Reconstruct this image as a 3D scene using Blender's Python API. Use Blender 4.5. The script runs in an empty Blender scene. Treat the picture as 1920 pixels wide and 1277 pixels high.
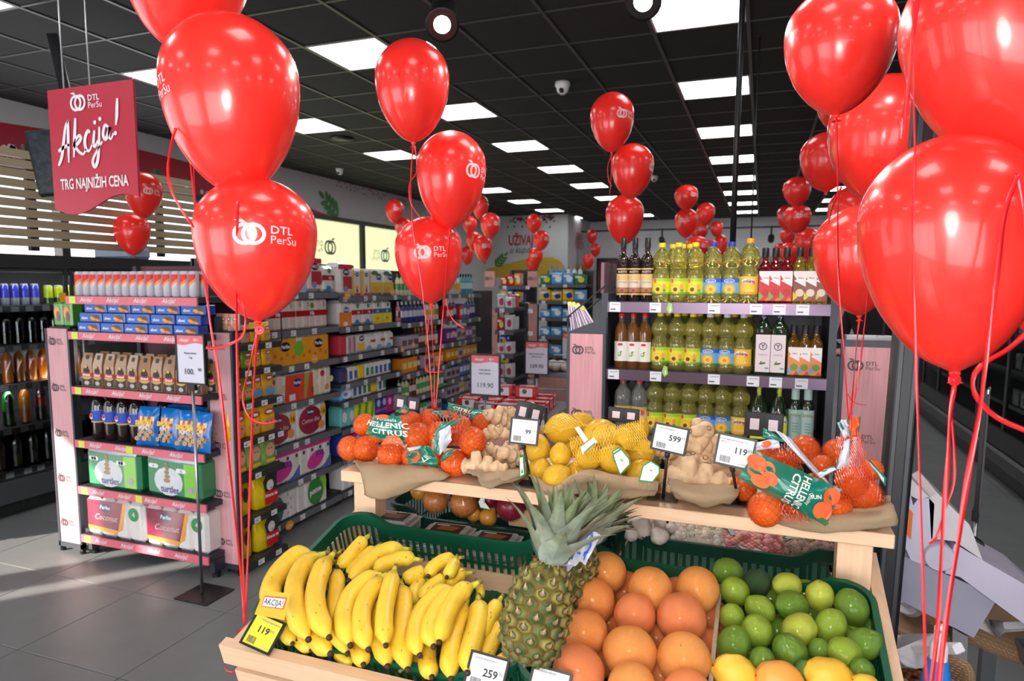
import bpy, math, random
from mathutils import Vector, Matrix, noise
random.seed(7)
PI = math.pi
SC = bpy.context.scene
COL = SC.collection
H = 1.60                      # eye height
FPX, CX, CY = 1281.0, 939.0, 673.0
YAW, PITCH, ROLL = (math.radians(a) for a in (-20.81, -6.26, 0.22))

def _axes():
    cy, sy, cp, sp = math.cos(YAW), math.sin(YAW), math.cos(PITCH), math.sin(PITCH)
    f = Vector((sy*cp, cy*cp, sp)); r = Vector((cy, -sy, 0)); u = r.cross(f)
    cr, sr = math.cos(ROLL), math.sin(ROLL)
    return cr*r + sr*u, -sr*r + cr*u, f
RX, UX, FX = _axes()
CAMO = Vector((0, 0, H))
# ---------------------------------------------------------------- camera, world, sun, exposure
cam = bpy.data.cameras.new('camera'); camo = bpy.data.objects.new('camera', cam); COL.objects.link(camo)
m = Matrix((RX, UX, -FX)).transposed().to_4x4(); m.translation = CAMO
camo.matrix_world = m
cam.sensor_width = 36; cam.lens = 36*FPX/1920
cam.shift_x = (960-CX)/1920; cam.shift_y = (CY-638.5)/1920
cam.clip_start = .05; cam.clip_end = 200
cam.dof.use_dof = True; cam.dof.focus_distance = 1.75; cam.dof.aperture_fstop = 5.0
SC.camera = camo
SC.view_settings.view_transform = 'Standard'; SC.view_settings.look = 'None'
SC.view_settings.gamma = 1; SC.view_settings.use_curve_mapping = False
SC.view_settings.exposure = 0.0
try:
    SC.cycles.max_bounces = 9; SC.cycles.transmission_bounces = 7; SC.cycles.transparent_max_bounces = 12
    SC.cycles.glossy_bounces = 3; SC.cycles.diffuse_bounces = 3
    SC.cycles.caustics_reflective = False; SC.cycles.caustics_refractive = False
    SC.cycles.sample_clamp_indirect = 3
except Exception: pass
w = bpy.data.worlds.new('sky'); SC.world = w; w.use_nodes = True
nt = w.node_tree; bg = nt.nodes['Background']
sky = nt.nodes.new('ShaderNodeTexSky'); sky.sky_type = 'HOSEK_WILKIE'; sky.turbidity = 7; sky.ground_albedo = .6
mixw = nt.nodes.new('ShaderNodeMixRGB'); mixw.inputs[0].default_value = .12; mixw.inputs[1].default_value = (.95, .98, 1, 1)
nt.links.new(sky.outputs[0], mixw.inputs[2]); nt.links.new(mixw.outputs[0], bg.inputs[0])
bg.inputs[1].default_value = 3.0
sun = bpy.data.lights.new('sun', 'SUN'); suno = bpy.data.objects.new('sun', sun); COL.objects.link(suno)
sun.energy = 13; sun.angle = math.radians(.6); sun.color = (1, .93, .82)
suno.rotation_euler = Vector((.65, .76, -math.tan(math.radians(23)))).to_track_quat('-Z', 'Y').to_euler()
LIGHT_PANEL = 7.5
for x_, z_, w_, h_, e_ in ((-4.2, 1.2, 3.6, 1.9, 75), (.7, 1.2, 3.6, 1.9, 95)):      # fill lamps added behind the camera in place of shop front daylight
    al = bpy.data.lights.new('shopfront_fill', 'AREA'); ao = bpy.data.objects.new('shopfront_fill', al); COL.objects.link(ao)
    al.shape = 'RECTANGLE'; al.size = w_; al.size_y = h_; al.energy = e_; al.color = (.97, .98, 1)
    ao.location = (x_, -3.3, z_); ao.rotation_euler = (PI/2, 0, 0)
fl_ = bpy.data.lights.new('flash_fill', 'AREA'); fo = bpy.data.objects.new('flash_fill', fl_); COL.objects.link(fo)   # soft light added beside the camera, standing in for a bounced flash
fl_.shape = 'DISK'; fl_.size = .5; fl_.energy = 17; fl_.color = (1, .97, .93); fo.location = (-.05, -.3, 1.85); fo.rotation_euler = Vector((-.3, .93, -.12)).to_track_quat('-Z', 'Y').to_euler()
# ---------------------------------------------------------------- pixel -> world helpers (each with a real plane or distance)
def ray(x, y):
    return (RX*((x-CX)/FPX) - UX*((y-CY)/FPX) + FX)
def at_z(x, y, z): d = ray(x, y); return CAMO + d*((z-H)/d.z)
def at_y(x, y, Y): d = ray(x, y); return CAMO + d*(Y/d.y)
def at_x(x, y, X): d = ray(x, y); return CAMO + d*(X/d.x)
def at_d(x, y, D): return CAMO + ray(x, y)*D
def depth(p): return (Vector(p)-CAMO).dot(FX)
def at_plane(x, y, p0, n):
    d = ray(x, y); return CAMO + d*((p0-CAMO).dot(n)/d.dot(n))
# ---------------------------------------------------------------- materials: colour from the mesh attribute "Col"
MATS = {}
def mat(name, rough=.5, metal=0, coat=0, trans=0, ior=1.45, var=.06, scale=8, bump=0, bscale=60, sss=0, emis=0, kind='noise', spec=.5, alpha=1, tint=None, sheen=0):
    if name in MATS: return MATS[name]
    M = bpy.data.materials.new(name); M.use_nodes = True; N = M.node_tree.nodes; L = M.node_tree.links
    b = N['Principled BSDF']
    a = N.new('ShaderNodeAttribute'); a.attribute_name = 'Col'
    tc = N.new('ShaderNodeTexCoord')
    mx = N.new('ShaderNodeMixRGB'); mx.blend_type = 'MULTIPLY'; mx.inputs[0].default_value = 1
    L.new(a.outputs['Color'], mx.inputs[1])
    if kind == 'wood':
        wv = N.new('ShaderNodeTexNoise'); wv.inputs['Scale'].default_value = scale; wv.inputs['Detail'].default_value = 5; wv.inputs['Distortion'].default_value = .7
        mp = N.new('ShaderNodeMapping'); mp.inputs['Scale'].default_value = tint
        L.new(tc.outputs['Object'], mp.inputs[0]); L.new(mp.outputs[0], wv.inputs[0]); src = wv.outputs['Fac']
    elif kind == 'weave':
        w1 = N.new('ShaderNodeTexWave'); w1.inputs['Scale'].default_value = scale; w1.inputs['Distortion'].default_value = 1.2
        w2 = N.new('ShaderNodeTexWave'); w2.inputs['Scale'].default_value = scale; w2.bands_direction = 'Y'; w2.inputs['Distortion'].default_value = 1.2
        mm = N.new('ShaderNodeMath'); mm.operation = 'MULTIPLY'
        L.new(tc.outputs['UV'], w1.inputs[0]); L.new(tc.outputs['UV'], w2.inputs[0])
        L.new(w1.outputs['Fac'], mm.inputs[0]); L.new(w2.outputs['Fac'], mm.inputs[1]); src = mm.outputs[0]
    elif kind == 'brick':
        bt = N.new('ShaderNodeTexBrick'); bt.inputs['Color1'].default_value = (1, 1, 1, 1); bt.inputs['Color2'].default_value = (.9, .9, .9, 1)
        bt.inputs['Mortar'].default_value = (.7, .7, .7, 1); bt.inputs['Scale'].default_value = scale
        mp = N.new('ShaderNodeMapping'); mp.inputs['Rotation'].default_value = (PI/2, 0, 0)
        L.new(tc.outputs['Object'], mp.inputs[0]); L.new(mp.outputs[0], bt.inputs[0]); src = bt.outputs['Color']
    else:
        nz = N.new('ShaderNodeTexNoise'); nz.inputs['Scale'].default_value = scale; nz.inputs['Detail'].default_value = 4
        L.new(tc.outputs['Object'], nz.inputs[0]); src = nz.outputs['Fac']
    rg = N.new('ShaderNodeMapRange'); rg.inputs['To Min'].default_value = 1-var; rg.inputs['To Max'].default_value = 1+var*.6
    if kind in ('noise', 'wood'): rg.inputs['From Min'].default_value = .3; rg.inputs['From Max'].default_value = .7
    L.new(src, rg.inputs[0])
    cb = N.new('ShaderNodeCombineXYZ')
    for i in range(3): L.new(rg.outputs[0], cb.inputs[i])
    L.new(cb.outputs[0], mx.inputs[2]); L.new(mx.outputs[0], b.inputs['Base Color'])
    b.inputs['Roughness'].default_value = rough; b.inputs['Metallic'].default_value = metal
    b.inputs['Coat Weight'].default_value = coat; b.inputs['Coat Roughness'].default_value = .06
    b.inputs['Transmission Weight'].default_value = trans; b.inputs['IOR'].default_value = ior
    b.inputs['Specular IOR Level'].default_value = spec; b.inputs['Alpha'].default_value = alpha
    b.inputs['Sheen Weight'].default_value = sheen
    if sss:
        b.inputs['Subsurface Weight'].default_value = sss; b.inputs['Subsurface Scale'].default_value = .01
    if emis:
        L.new(mx.outputs[0], b.inputs['Emission Color']); b.inputs['Emission Strength'].default_value = emis
    if bump:
        bp = N.new('ShaderNodeBump'); bp.inputs['Strength'].default_value = bump; bp.inputs['Distance'].default_value = .002
        if kind in ('weave', 'brick'): L.new(src, bp.inputs['Height'])
        else:
            n2 = N.new('ShaderNodeTexNoise'); n2.inputs['Scale'].default_value = bscale; n2.inputs['Detail'].default_value = 2
            L.new(tc.outputs['Object'], n2.inputs[0]); L.new(n2.outputs['Fac'], bp.inputs['Height'])
        L.new(bp.outputs[0], b.inputs['Normal'])
    MATS[name] = M
    return M
mat('matte', .6); mat('satin', .38); mat('gloss', .16, coat=.3); mat('print', .45, var=.02)
mat('foil', .22, coat=.5, var=.1, scale=25, bump=.5, bscale=45)
mat('wrap', .25, coat=.6, var=.07, scale=18, bump=.7, bscale=28)
mat('metal', .28, metal=.9); mat('dark_metal', .4, metal=.3, var=.08)
mat('pine', .5, kind='wood', scale=9, var=.13, tint=(.35, 6, 6)); mat('pine_y', .5, kind='wood', scale=9, var=.13, tint=(6, .35, 6))
mat('pine_z', .5, kind='wood', scale=9, var=.13, tint=(6, 6, .3))
mat('pink_wood', .5, kind='wood', scale=10, var=.14, tint=(7, 7, .35))
mat('burlap', .9, kind='weave', scale=11, var=.42, bump=.9)
mat('balloon', .26, coat=.35, var=.015, sss=0); mat('ribbon', .22, coat=.5, var=.02)
mat('citrus', .36, var=.09, scale=18, bump=.55, bscale=420, coat=.18)
mat('banana', .42, var=.10, scale=30, bump=.12, bscale=120)
mat('lime', .28, var=.28, scale=22, bump=.5, bscale=260, coat=.3)
mat('skin_root', .75, var=.2, scale=60, bump=.8, bscale=140)
mat('onion', .3, var=.3, scale=26, coat=.3, bump=.2, bscale=60)
mat('leaf', .48, var=.35, scale=40, bump=.3, bscale=90); mat('rough_peel', .6, var=.3, scale=60, bump=.6, bscale=200)
mat('oil', .05, trans=.86, ior=1.35, var=0, bump=.5, bscale=38, coat=.4); mat('glass', .03, trans=.85, ior=1.2, var=0, bump=.4, bscale=40, coat=.6); mat('dark_glass', .05, coat=1, var=0)
mat('clear_lid', .08, alpha=.42, coat=1, spec=1, var=0, bump=.3, bscale=60)
mat('floor_tile', .42, var=.12, scale=3.5, bump=.08, bscale=30); mat('ceiling_tile', .85, var=.2, scale=3)
mat('wall_paint', .7, var=.03); mat('wall_brick', .7, kind='brick', scale=3.2, var=.25, bump=.5)
mat('lamp', 1, emis=LIGHT_PANEL, var=.01); mat('bulb', 1, emis=60, var=0); mat('lit_film', .6, emis=.95, var=.02); mat('screen', .3, emis=.12, var=.6, scale=30)
mat('skin', .5, sss=.2); mat('cloth', .9, var=.15, scale=40)
mat('window_glass', .02, trans=1, ior=1.02, var=0)
# ---------------------------------------------------------------- mesh builder
def tocol(c): return (c[0], c[1], c[2], 1.0)
def srgb(r, g, b):
    return tuple(((v/255)/12.92 if v/255 <= .04045 else ((v/255+.055)/1.055)**2.4) for v in (r, g, b))
WHITE = srgb(238, 236, 238); BLACK = (.012, .012, .014); CHAR = srgb(58, 58, 66); RED = srgb(205, 25, 28)
class MB:
    def __init__(s): s.v = []; s.f = []; s.c = []; s.m = []; s.uv = None; s.T = Matrix(); s.col = (.8, .8, .8); s.mi = 0
    def add(s, vs, fs, col=None, mi=None):
        o = len(s.v); T = s.T
        s.v += [tuple(T @ Vector(p)) for p in vs]
        col = col or s.col; mi = s.mi if mi is None else mi
        for i, f in enumerate(fs):
            s.f.append(tuple(o+k for k in f)); s.c.append(col[i] if isinstance(col, list) else col); s.m.append(mi)
        return s
    def box(s, x0, x1, y0, y1, z0, z1, col=None, mi=None):
        vs = [(x, y, z) for z in (z0, z1) for y in (y0, y1) for x in (x0, x1)]
        return s.add(vs, [(0, 2, 3, 1), (4, 5, 7, 6), (0, 1, 5, 4), (2, 6, 7, 3), (0, 4, 6, 2), (1, 3, 7, 5)], col, mi)
    def rbox(s, x0, x1, y0, y1, z0, z1, b=.01, col=None, mi=None):
        # box with chamfered edges
        vs = []; idx = {}
        for i, (x, sx) in enumerate(((x0, 1), (x1, -1))):
            for j, (y, sy) in enumerate(((y0, 1), (y1, -1))):
                for k, (z, sz) in enumerate(((z0, 1), (z1, -1))):
                    idx[i, j, k] = len(vs)
                    vs += [(x, y+sy*b, z+sz*b), (x+sx*b, y, z+sz*b), (x+sx*b, y+sy*b, z)]
        I = lambda i, j, k, a: idx[i, j, k]+a
        fs = [(I(0,0,0,0), I(0,0,1,0), I(0,1,1,0), I(0,1,0,0)), (I(1,0,0,0), I(1,1,0,0), I(1,1,1,0), I(1,0,1,0)),
              (I(0,0,0,1), I(1,0,0,1), I(1,0,1,1), I(0,0,1,1)), (I(0,1,0,1), I(0,1,1,1), I(1,1,1,1), I(1,1,0,1)),
              (I(0,0,0,2), I(0,1,0,2), I(1,1,0,2), I(1,0,0,2)), (I(0,0,1,2), I(1,0,1,2), I(1,1,1,2), I(0,1,1,2))]
        for i in (0, 1):
            for j in (0, 1):
                fs.append((I(i,j,0,0), I(i,j,0,1), I(i,j,1,1), I(i,j,1,0)) if (i+j) % 2 == 0 else (I(i,j,0,1), I(i,j,0,0), I(i,j,1,0), I(i,j,1,1)))
        for i in (0, 1):
            for k in (0, 1):
                fs.append((I(i,0,k,0), I(i,1,k,0), I(i,1,k,2), I(i,0,k,2)) if (i+k) % 2 == 0 else (I(i,0,k,2), I(i,1,k,2), I(i,1,k,0), I(i,0,k,0)))
        for j in (0, 1):
            for k in (0, 1):
                fs.append((I(0,j,k,1), I(0,j,k,2), I(1,j,k,2), I(1,j,k,1)) if (j+k) % 2 == 0 else (I(0,j,k,2), I(0,j,k,1), I(1,j,k,1), I(1,j,k,2)))
        for i in (0, 1):
            for j in (0, 1):
                for k in (0, 1):
                    t = (I(i,j,k,0), I(i,j,k,1), I(i,j,k,2)); fs.append(t if (i+j+k) % 2 else t[::-1])
        return s.add(vs, fs, col, mi)
    def lathe(s, prof, n=20, col=None, mi=None, c=(0, 0, 0), sx=1, sy=1, square=0):
        # prof: list of (r, z[, colour of the band up to the next])
        vs = []; fs = []; cols = []
        for p in prof:
            for k in range(n):
                a = 2*PI*k/n; ca, sa = math.cos(a), math.sin(a); q = 1
                if square: q = 1/((abs(ca)**square+abs(sa)**square)**(1/square))
                vs.append((c[0]+p[0]*q*ca*sx, c[1]+p[0]*q*sa*sy, c[2]+p[1]))
        for i in range(len(prof)-1):
            cc = prof[i][2] if len(prof[i]) > 2 else (col or s.col)
            for k in range(n):
                k2 = (k+1) % n; fs.append((i*n+k, i*n+k2, (i+1)*n+k2, (i+1)*n+k)); cols.append(cc)
        c0 = prof[0][2] if len(prof[0]) > 2 else (col or s.col)
        fs.append(tuple(range(n))[::-1]); cols.append(c0)
        fs.append(tuple((len(prof)-1)*n+k for k in range(n))); cols.append(prof[-1][2] if len(prof[-1]) > 2 else cols[-2])
        return s.add(vs, fs, cols, mi)
    def tube(s, pts, r, n=8, col=None, mi=None, cap=True):
        pts = [Vector(p) for p in pts]; vs = []; fs = []
        up = Vector((0, 0, 1)); prev = None
        for i, p in enumerate(pts):
            t = (pts[min(i+1, len(pts)-1)]-pts[max(i-1, 0)]).normalized()
            if prev is None:
                a = t.cross(up if abs(t.z) < .9 else Vector((1, 0, 0))).normalized()
            else:
                a = (prev - t*prev.dot(t)).normalized()
            prev = a; b = t.cross(a)
            rr = r[i] if isinstance(r, (list, tuple)) else r
            for k in range(n):
                an = 2*PI*k/n; vs.append(tuple(p+(a*math.cos(an)+b*math.sin(an))*rr))
        cols = col if isinstance(col, list) else None; cc = []
        for i in range(len(pts)-1):
            for k in range(n):
                k2 = (k+1) % n; fs.append((i*n+k, i*n+k2, (i+1)*n+k2, (i+1)*n+k)); cc.append(cols[i] if cols else (col or s.col))
        if cap:
            fs.append(tuple(range(n))[::-1]); fs.append(tuple((len(pts)-1)*n+k for k in range(n))); cc += [cc[0], cc[-1]]
        return s.add(vs, fs, cc, mi)
    def strip(s, pts, w, nrm=(0, -1, 0), col=None, mi=None):
        # a flat ribbon through pts
        pts = [Vector(p) for p in pts]; vs = []; fs = []
        for i, p in enumerate(pts):
            t = (pts[min(i+1, len(pts)-1)]-pts[max(i-1, 0)]).normalized()
            n_ = nrm[i] if isinstance(nrm, list) else nrm
            a = t.cross(Vector(n_)).normalized()*(w[i] if isinstance(w, list) else w)*.5
            vs += [tuple(p-a), tuple(p+a)]
        for i in range(len(pts)-1): fs.append((2*i, 2*i+1, 2*i+3, 2*i+2))
        return s.add(vs, fs, col, mi)
    def ball(s, c, r, nu=20, nv=12, col=None, mi=None, fn=None):
        # r: number or (rx, ry, rz); fn(direction) -> scale
        if not isinstance(r, (tuple, list)): r = (r, r, r)
        vs = []; fs = []
        for j in range(nv+1):
            th = PI*j/nv
            for k in range(nu):
                ph = 2*PI*k/nu; d = Vector((math.sin(th)*math.cos(ph), math.sin(th)*math.sin(ph), math.cos(th)))
                q = fn(d) if fn else 1
                vs.append((c[0]+d.x*r[0]*q, c[1]+d.y*r[1]*q, c[2]+d.z*r[2]*q))
        for j in range(nv):
            for k in range(nu):
                k2 = (k+1) % nu
                if j == 0: fs.append((k, (j+1)*nu+k, (j+1)*nu+k2))
                elif j == nv-1: fs.append((j*nu+k, (j+1)*nu+k, j*nu+k2))
                else: fs.append((j*nu+k, (j+1)*nu+k, (j+1)*nu+k2, j*nu+k2))
        return s.add(vs, fs, col, mi)
    def poly(s, pts, col=None, mi=None): return s.add(pts, [tuple(range(len(pts)))], col, mi)
    def slab(s, pts, d, col=None, mi=None):
        # flat polygon given thickness d (a vector)
        n = len(pts); d = Vector(d); vs = [tuple(Vector(p)) for p in pts]+[tuple(Vector(p)+d) for p in pts]
        fs = [tuple(range(n)), tuple(range(2*n-1, n-1, -1))]+[(i, i+n, (i+1) % n+n, (i+1) % n) for i in range(n)]
        return s.add(vs, fs, col, mi)
    # flat print on the front (facing -Y): x,z plane at depth y
    def pq(s, x0, x1, z0, z1, y, col, mi=None): return s.add([(x0, y, z0), (x1, y, z0), (x1, y, z1), (x0, y, z1)], [(0, 1, 2, 3)], col, mi)
    def pp(s, pts, y, col, mi=None): return s.add([(p[0], y, p[1]) for p in pts], [tuple(range(len(pts)))], col, mi)
    def pe(s, x, z, rx, rz, y, col, n=14, rot=0, mi=None):
        c, q = math.cos(rot), math.sin(rot)
        return s.pp([(x+rx*math.cos(2*PI*k/n)*c-rz*math.sin(2*PI*k/n)*q, z+rx*math.cos(2*PI*k/n)*q+rz*math.sin(2*PI*k/n)*c) for k in range(n)], y, col, mi)
    def ring(s, x, z, r0, r1, y, col, n=28, a0=0, a1=2*PI):
        vs = []; fs = []
        for k in range(n+1):
            a = a0+(a1-a0)*k/n
            vs += [(x+r0*math.cos(a), y, z+r0*math.sin(a)), (x+r1*math.cos(a), y, z+r1*math.sin(a))]
        for k in range(n): fs.append((2*k, 2*k+2, 2*k+3, 2*k+1))
        return s.add(vs, fs, col)
    def text(s, t, x, z, size, y, col, sx=1, bold=0, align='CENTER', shear=0, rot=0):
        vs, fs = text_mesh(t, bold, align, shear)
        c, q = math.cos(rot), math.sin(rot)
        return s.add([(x+(a*size*sx)*c-(b*size)*q, y, z+(a*size*sx)*q+(b*size)*c) for a, b in vs], fs, col)
    def build(s, name, mats, parent=None, smooth=False, T=None, uv=None):
        me = bpy.data.meshes.new(name); me.from_pydata(s.v, [], s.f)
        ca = me.color_attributes.new('Col', 'FLOAT_COLOR', 'CORNER')
        buf = []
        for f, c in zip(s.f, s.c): buf += [c[0], c[1], c[2], 1.0]*len(f)
        ca.data.foreach_set('color', buf)
        if isinstance(mats, str): mats = [mats]
        for m_ in mats: me.materials.append(MATS[m_])
        if len(mats) > 1: me.polygons.foreach_set('material_index', s.m)
        if smooth: me.polygons.foreach_set('use_smooth', [True]*len(me.polygons))
        if uv:
            ul = me.uv_layers.new(name='UVMap'); b2 = []
            for f in s.f:
                for k in f: b2 += uv[k]
            ul.data.foreach_set('uv', b2)
        me.update()
        if isinstance(smooth, float):
            try: me.set_sharp_from_angle(angle=smooth)
            except Exception: pass
        o = bpy.data.objects.new(name, me); COL.objects.link(o)
        if parent is not None: o.parent = parent
        if T is not None: o.matrix_local = T
        return o
_tm = {}
def text_mesh(t, bold=0, align='CENTER', shear=0):
    k = (t, bold, align, shear)
    if k in _tm: return _tm[k]
    cu = bpy.data.curves.new('t', 'FONT'); cu.body = t; cu.size = 1; cu.align_x = align; cu.offset = bold; cu.shear = shear
    cu.resolution_u = 2
    o = bpy.data.objects.new('t', cu); COL.objects.link(o)
    bpy.context.view_layer.update()
    me = o.evaluated_get(bpy.context.evaluated_depsgraph_get()).to_mesh()
    r = ([(v.co.x, v.co.y) for v in me.vertices], [tuple(p.vertices) for p in me.polygons])
    o.to_mesh_clear(); bpy.data.objects.remove(o); bpy.data.curves.remove(cu)
    _tm[k] = r
    return r
def tag(o, label=None, cat=None, group=None, kind=None):
    if label: o['label'] = label
    if cat: o['category'] = cat
    if group: o['group'] = group
    if kind: o['kind'] = kind
    return o
def empty(name, loc=(0, 0, 0), rz=0, label=None, cat=None, group=None):
    o = bpy.data.objects.new(name, None); COL.objects.link(o); o.location = loc; o.rotation_euler = (0, 0, rz)
    o.empty_display_size = .05
    return tag(o, label, cat, group)
def inst(root, M_, label=None, group=None):
    # copy a thing with its parts and sub-parts
    r = root.copy(); COL.objects.link(r); r.parent = None
    if isinstance(M_, Matrix): r.matrix_local = M_
    else: r.location = M_
    if label: r['label'] = label
    if group: r['group'] = group
    for ch in KIDS.get(root.name, ()):
        c = ch.copy(); COL.objects.link(c); c.parent = r; c.matrix_parent_inverse = Matrix()
        for g in KIDS.get(ch.name, ()):
            d = g.copy(); COL.objects.link(d); d.parent = c; d.matrix_parent_inverse = Matrix()
    return r
KIDS = {}
def proto(root, kids, sub=None):
    KIDS[root.name] = list(kids)
    for a, b in (sub or {}).items(): KIDS[a] = b
    return root
class Stock:
    """one kind of thing: the first placement moves the original, later ones copy it"""
    def __init__(s, root, cat, group=None): s.root = root; s.used = False; s.cat = cat; s.group = group
    def put(s, loc, rz=0, label=None, tilt=None, group=None, scale=None):
        Mx = Matrix.Translation(Vector(loc)) @ Matrix.Rotation(rz, 4, 'Z')
        if tilt is not None: Mx = Mx @ tilt
        if scale is not None: Mx = Mx @ (Matrix.Diagonal((*scale, 1)) if isinstance(scale, (tuple, list)) else Matrix.Scale(scale, 4))
        o = s.root
        if s.used: o = inst(s.root, Mx)
        else: o.matrix_local = Mx; s.used = True
        tag(o, label, s.cat, group or s.group); return o
ORD = ['first', 'second', 'third', 'fourth', 'fifth', 'sixth', 'seventh', 'eighth', 'ninth', 'tenth', 'eleventh', 'twelfth', 'thirteenth', 'fourteenth', 'fifteenth', 'sixteenth', 'seventeenth', 'eighteenth', 'nineteenth', 'twentieth']
def od(i, n=99):
    return 'leftmost' if i == 0 else ('rightmost' if i == n-1 else ORD[i]+' from the left')
def struct(o): o['kind'] = 'structure'; return o
def catmull(P, k=6):
    P = [Vector(p) for p in P]; out = []
    for i in range(len(P)-1):
        a, b, c, d = P[max(i-1, 0)], P[i], P[i+1], P[min(i+2, len(P)-1)]
        for j in range(k):
            t = j/k; out.append(.5*((2*b)+(c-a)*t+(2*a-5*b+4*c-d)*t*t+(3*b-a-3*c+d)*t**3))
    out.append(P[-1]); return out
def logo(mb, x, z, sz, y, col, col2=None, mirror=1):
    """two interlocked rings with a leaf, and the words DTL PerSu; sz = ring height"""
    r = sz*.5; e = .0
    for dx in (0, r*.72):
        mb.ring(x+mirror*(dx), z, r*.68, r, y-(.0004 if dx else 0), col)
    mb.pp([(x-mirror*r*.9, z+r*1.25), (x-mirror*r*.3, z+r*1.02), (x+mirror*r*.12, z+r*1.05), (x-mirror*r*.35, z+r*1.32)][::1], y, col)
    mb.pp([(x-mirror*r*.45, z+r*1.6), (x-mirror*r*.2, z+r*1.3), (x+mirror*r*.1, z+r*1.02), (x-mirror*r*.1, z+r*1.1)], y, col)
    c2 = col2 or col
    al = 'LEFT'
    mb.text('DTL', x+mirror*r*2.05, z+r*.12, sz*.5, y, c2, bold=.012, align=al, sx=1.1*mirror)
    mb.text('PerSu', x+mirror*r*2.05, z-r*.78, sz*.52, y, c2, align=al, sx=1.0*mirror)
def stroke(mb, pts, w, y, col, k=5):
    """brush stroke in the x,z plane"""
    P = catmull([(p[0], 0, p[1]) for p in pts], k)
    n = len(P); ws = [w*(.55+.45*math.sin(PI*min(1, (i+1)/(n)*1.15))) for i in range(n)]
    mb.strip([(p.x, y, p.z) for p in P], ws, (0, -1, 0), col)
def akcija(mb, x, z, s, y, col, w=.075):
    """the brush lettering Akcija! in a box s high, centred"""
    S = [[(-1.25, -.5), (-1.1, -.3), (-.92, .25), (-.8, .42)], [(-.8, .42), (-.83, 0), (-.86, -.45)], [(-1.22, -.2), (-1.0, -.12), (-.78, -.08)],
         [(-.52, .45), (-.6, 0), (-.66, -.35)], [(-.66, -.1), (-.45, .08), (-.36, .03), (-.5, -.08), (-.62, -.1), (-.45, -.25), (-.3, -.3), (-.2, -.2)],
         [(-.02, .12), (-.1, .16), (-.22, .0), (-.2, -.2), (-.08, -.24), (.05, -.1)],
         [(.14, .16), (.08, -.1), (.14, -.16), (.24, -.05)], [(.32, .22), (.28, -.1), (.2, -.45), (.08, -.58), (.02, -.45), (.2, -.25), (.4, -.08)],
         [(.66, .18), (.52, .24), (.44, .06), (.52, -.04), (.64, .1), (.68, .2), (.64, .0), (.72, -.04), (.8, .06)],
         [(1.0, .75), (.95, .4), (.9, .22)]]
    for q in S: stroke(mb, [(x+a*s*.5, z+b*s*.62) for a, b in q], w*s, y, col)
    for a, b in ((.17, .32), (.36, .38), (.87, .06)): mb.pe(x+a*s*.5, z+b*s*.62, w*s*.55, w*s*.55, y, col, 8)
# ribbons etc are near: groups of small things get collected here
# ================================================================ the room
CZ = 3.288
def cgx(c): return (c-1.26)*.6
def cgy(r): return (r+7.135)*.6
XL, XR, YB, YF = -6.65, 4.1, 18.6, -3.6
DARKW = srgb(70, 70, 74)
b = MB(); b.box(XL-.2, XR+.2, YF-.2, YB+.2, -.12, -.006, srgb(70, 71, 72)); floor = struct(b.build('floor', 'matte'))
TILE = srgb(122, 122, 123)
tm = {}
far = MB()
for i in range(-12, 6):
    for j in range(-2, 31):
        x0, y0 = i*.6+.02, j*.6+.1
        if x0 < XL: continue
        near = (-6 < x0 < 2.5 and 1.2 < y0 < 9)
        if near:
            k = random.randrange(5)
            if k not in tm:
                q = MB(); v = random.uniform(-.035, .035); c = tuple(max(0, t*(1+v)) for t in TILE)
                q.rbox(.002, .598, .002, .598, -.01, 0, .0015, c)
                o = q.build('tile', 'floor_tile', floor); tm[k] = o
            else:
                o = tm[k].copy(); COL.objects.link(o)
            o.location = (x0, y0, 0)
        else: far.box(x0+.002, x0+.598, y0+.002, y0+.598, -.01, 0, TILE)
tag(far.build('distant_tiles', 'floor_tile', floor), kind='stuff')
# ceiling: recessed dark tiles in a paler grid
b = MB(); b.box(XL-.2, XR+.2, YF-.2, YB+.2, CZ+.03, CZ+.1, (.01, .01, .01)); ceiling = struct(b.build('ceiling', 'matte'))
CT = srgb(36, 36, 37); lights = {}
LC = {-7: 'row by left wall', -4: 'row left of middle', 0: 'row over bottle shelf', 3: 'row right of middle', 7: 'row by right wall'}
tl = []
for c in range(-10, 9):
    for r in range(-13, 24):
        x, y = cgx(c), cgy(r)
        if x < XL-.5 or y > YB or y < YF or x > XR: continue
        if c in LC and r % 3 == 0: lights[c, r] = (x, y)
        else: tl.append((c, r, x, y))
tl.sort(key=lambda t: (t[3] < 1.2, math.hypot(t[2]+1.5, t[3])))
q = MB(); q.box(.012, .588, .012, .588, .004, .02, CT); proto_t = q.build('ceiling_tile', 'ceiling_tile', ceiling)
far = MB(); first = True
for n, (c, r, x, y) in enumerate(tl):
    if n < 290:
        if first: o = proto_t; first = False
        else: o = proto_t.copy(); COL.objects.link(o)
        o.location = (x, y, CZ)
    else: far.box(x+.012, x+.588, y+.012, y+.588, CZ+.004, CZ+.02, CT)
tag(far.build('distant_ceiling_tiles', 'ceiling_tile', ceiling), kind='stuff')
g = MB(); GC = srgb(66, 65, 66)
for c in range(-10, 10):
    if XL < cgx(c) < XR: g.box(cgx(c)-.012, cgx(c)+.012, YF, YB, CZ-.004, CZ+.012, GC)
for r in range(-13, 24):
    if YF < cgy(r) < YB: g.box(XL, XR, cgy(r)-.008, cgy(r)+.008, CZ-.002, CZ+.012, GC)
tag(g.build('ceiling_grid', 'satin', ceiling), kind='stuff')
lr = empty('ceiling_light')
f = MB(); f.box(.012, .588, .012, .026, -.003, .02, WHITE); f.box(.012, .588, .574, .588, -.003, .02, WHITE)
f.box(.012, .026, .026, .574, -.003, .02, WHITE); f.box(.574, .588, .026, .574, -.003, .02, WHITE); fr = f.build('frame', 'matte', lr)
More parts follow.
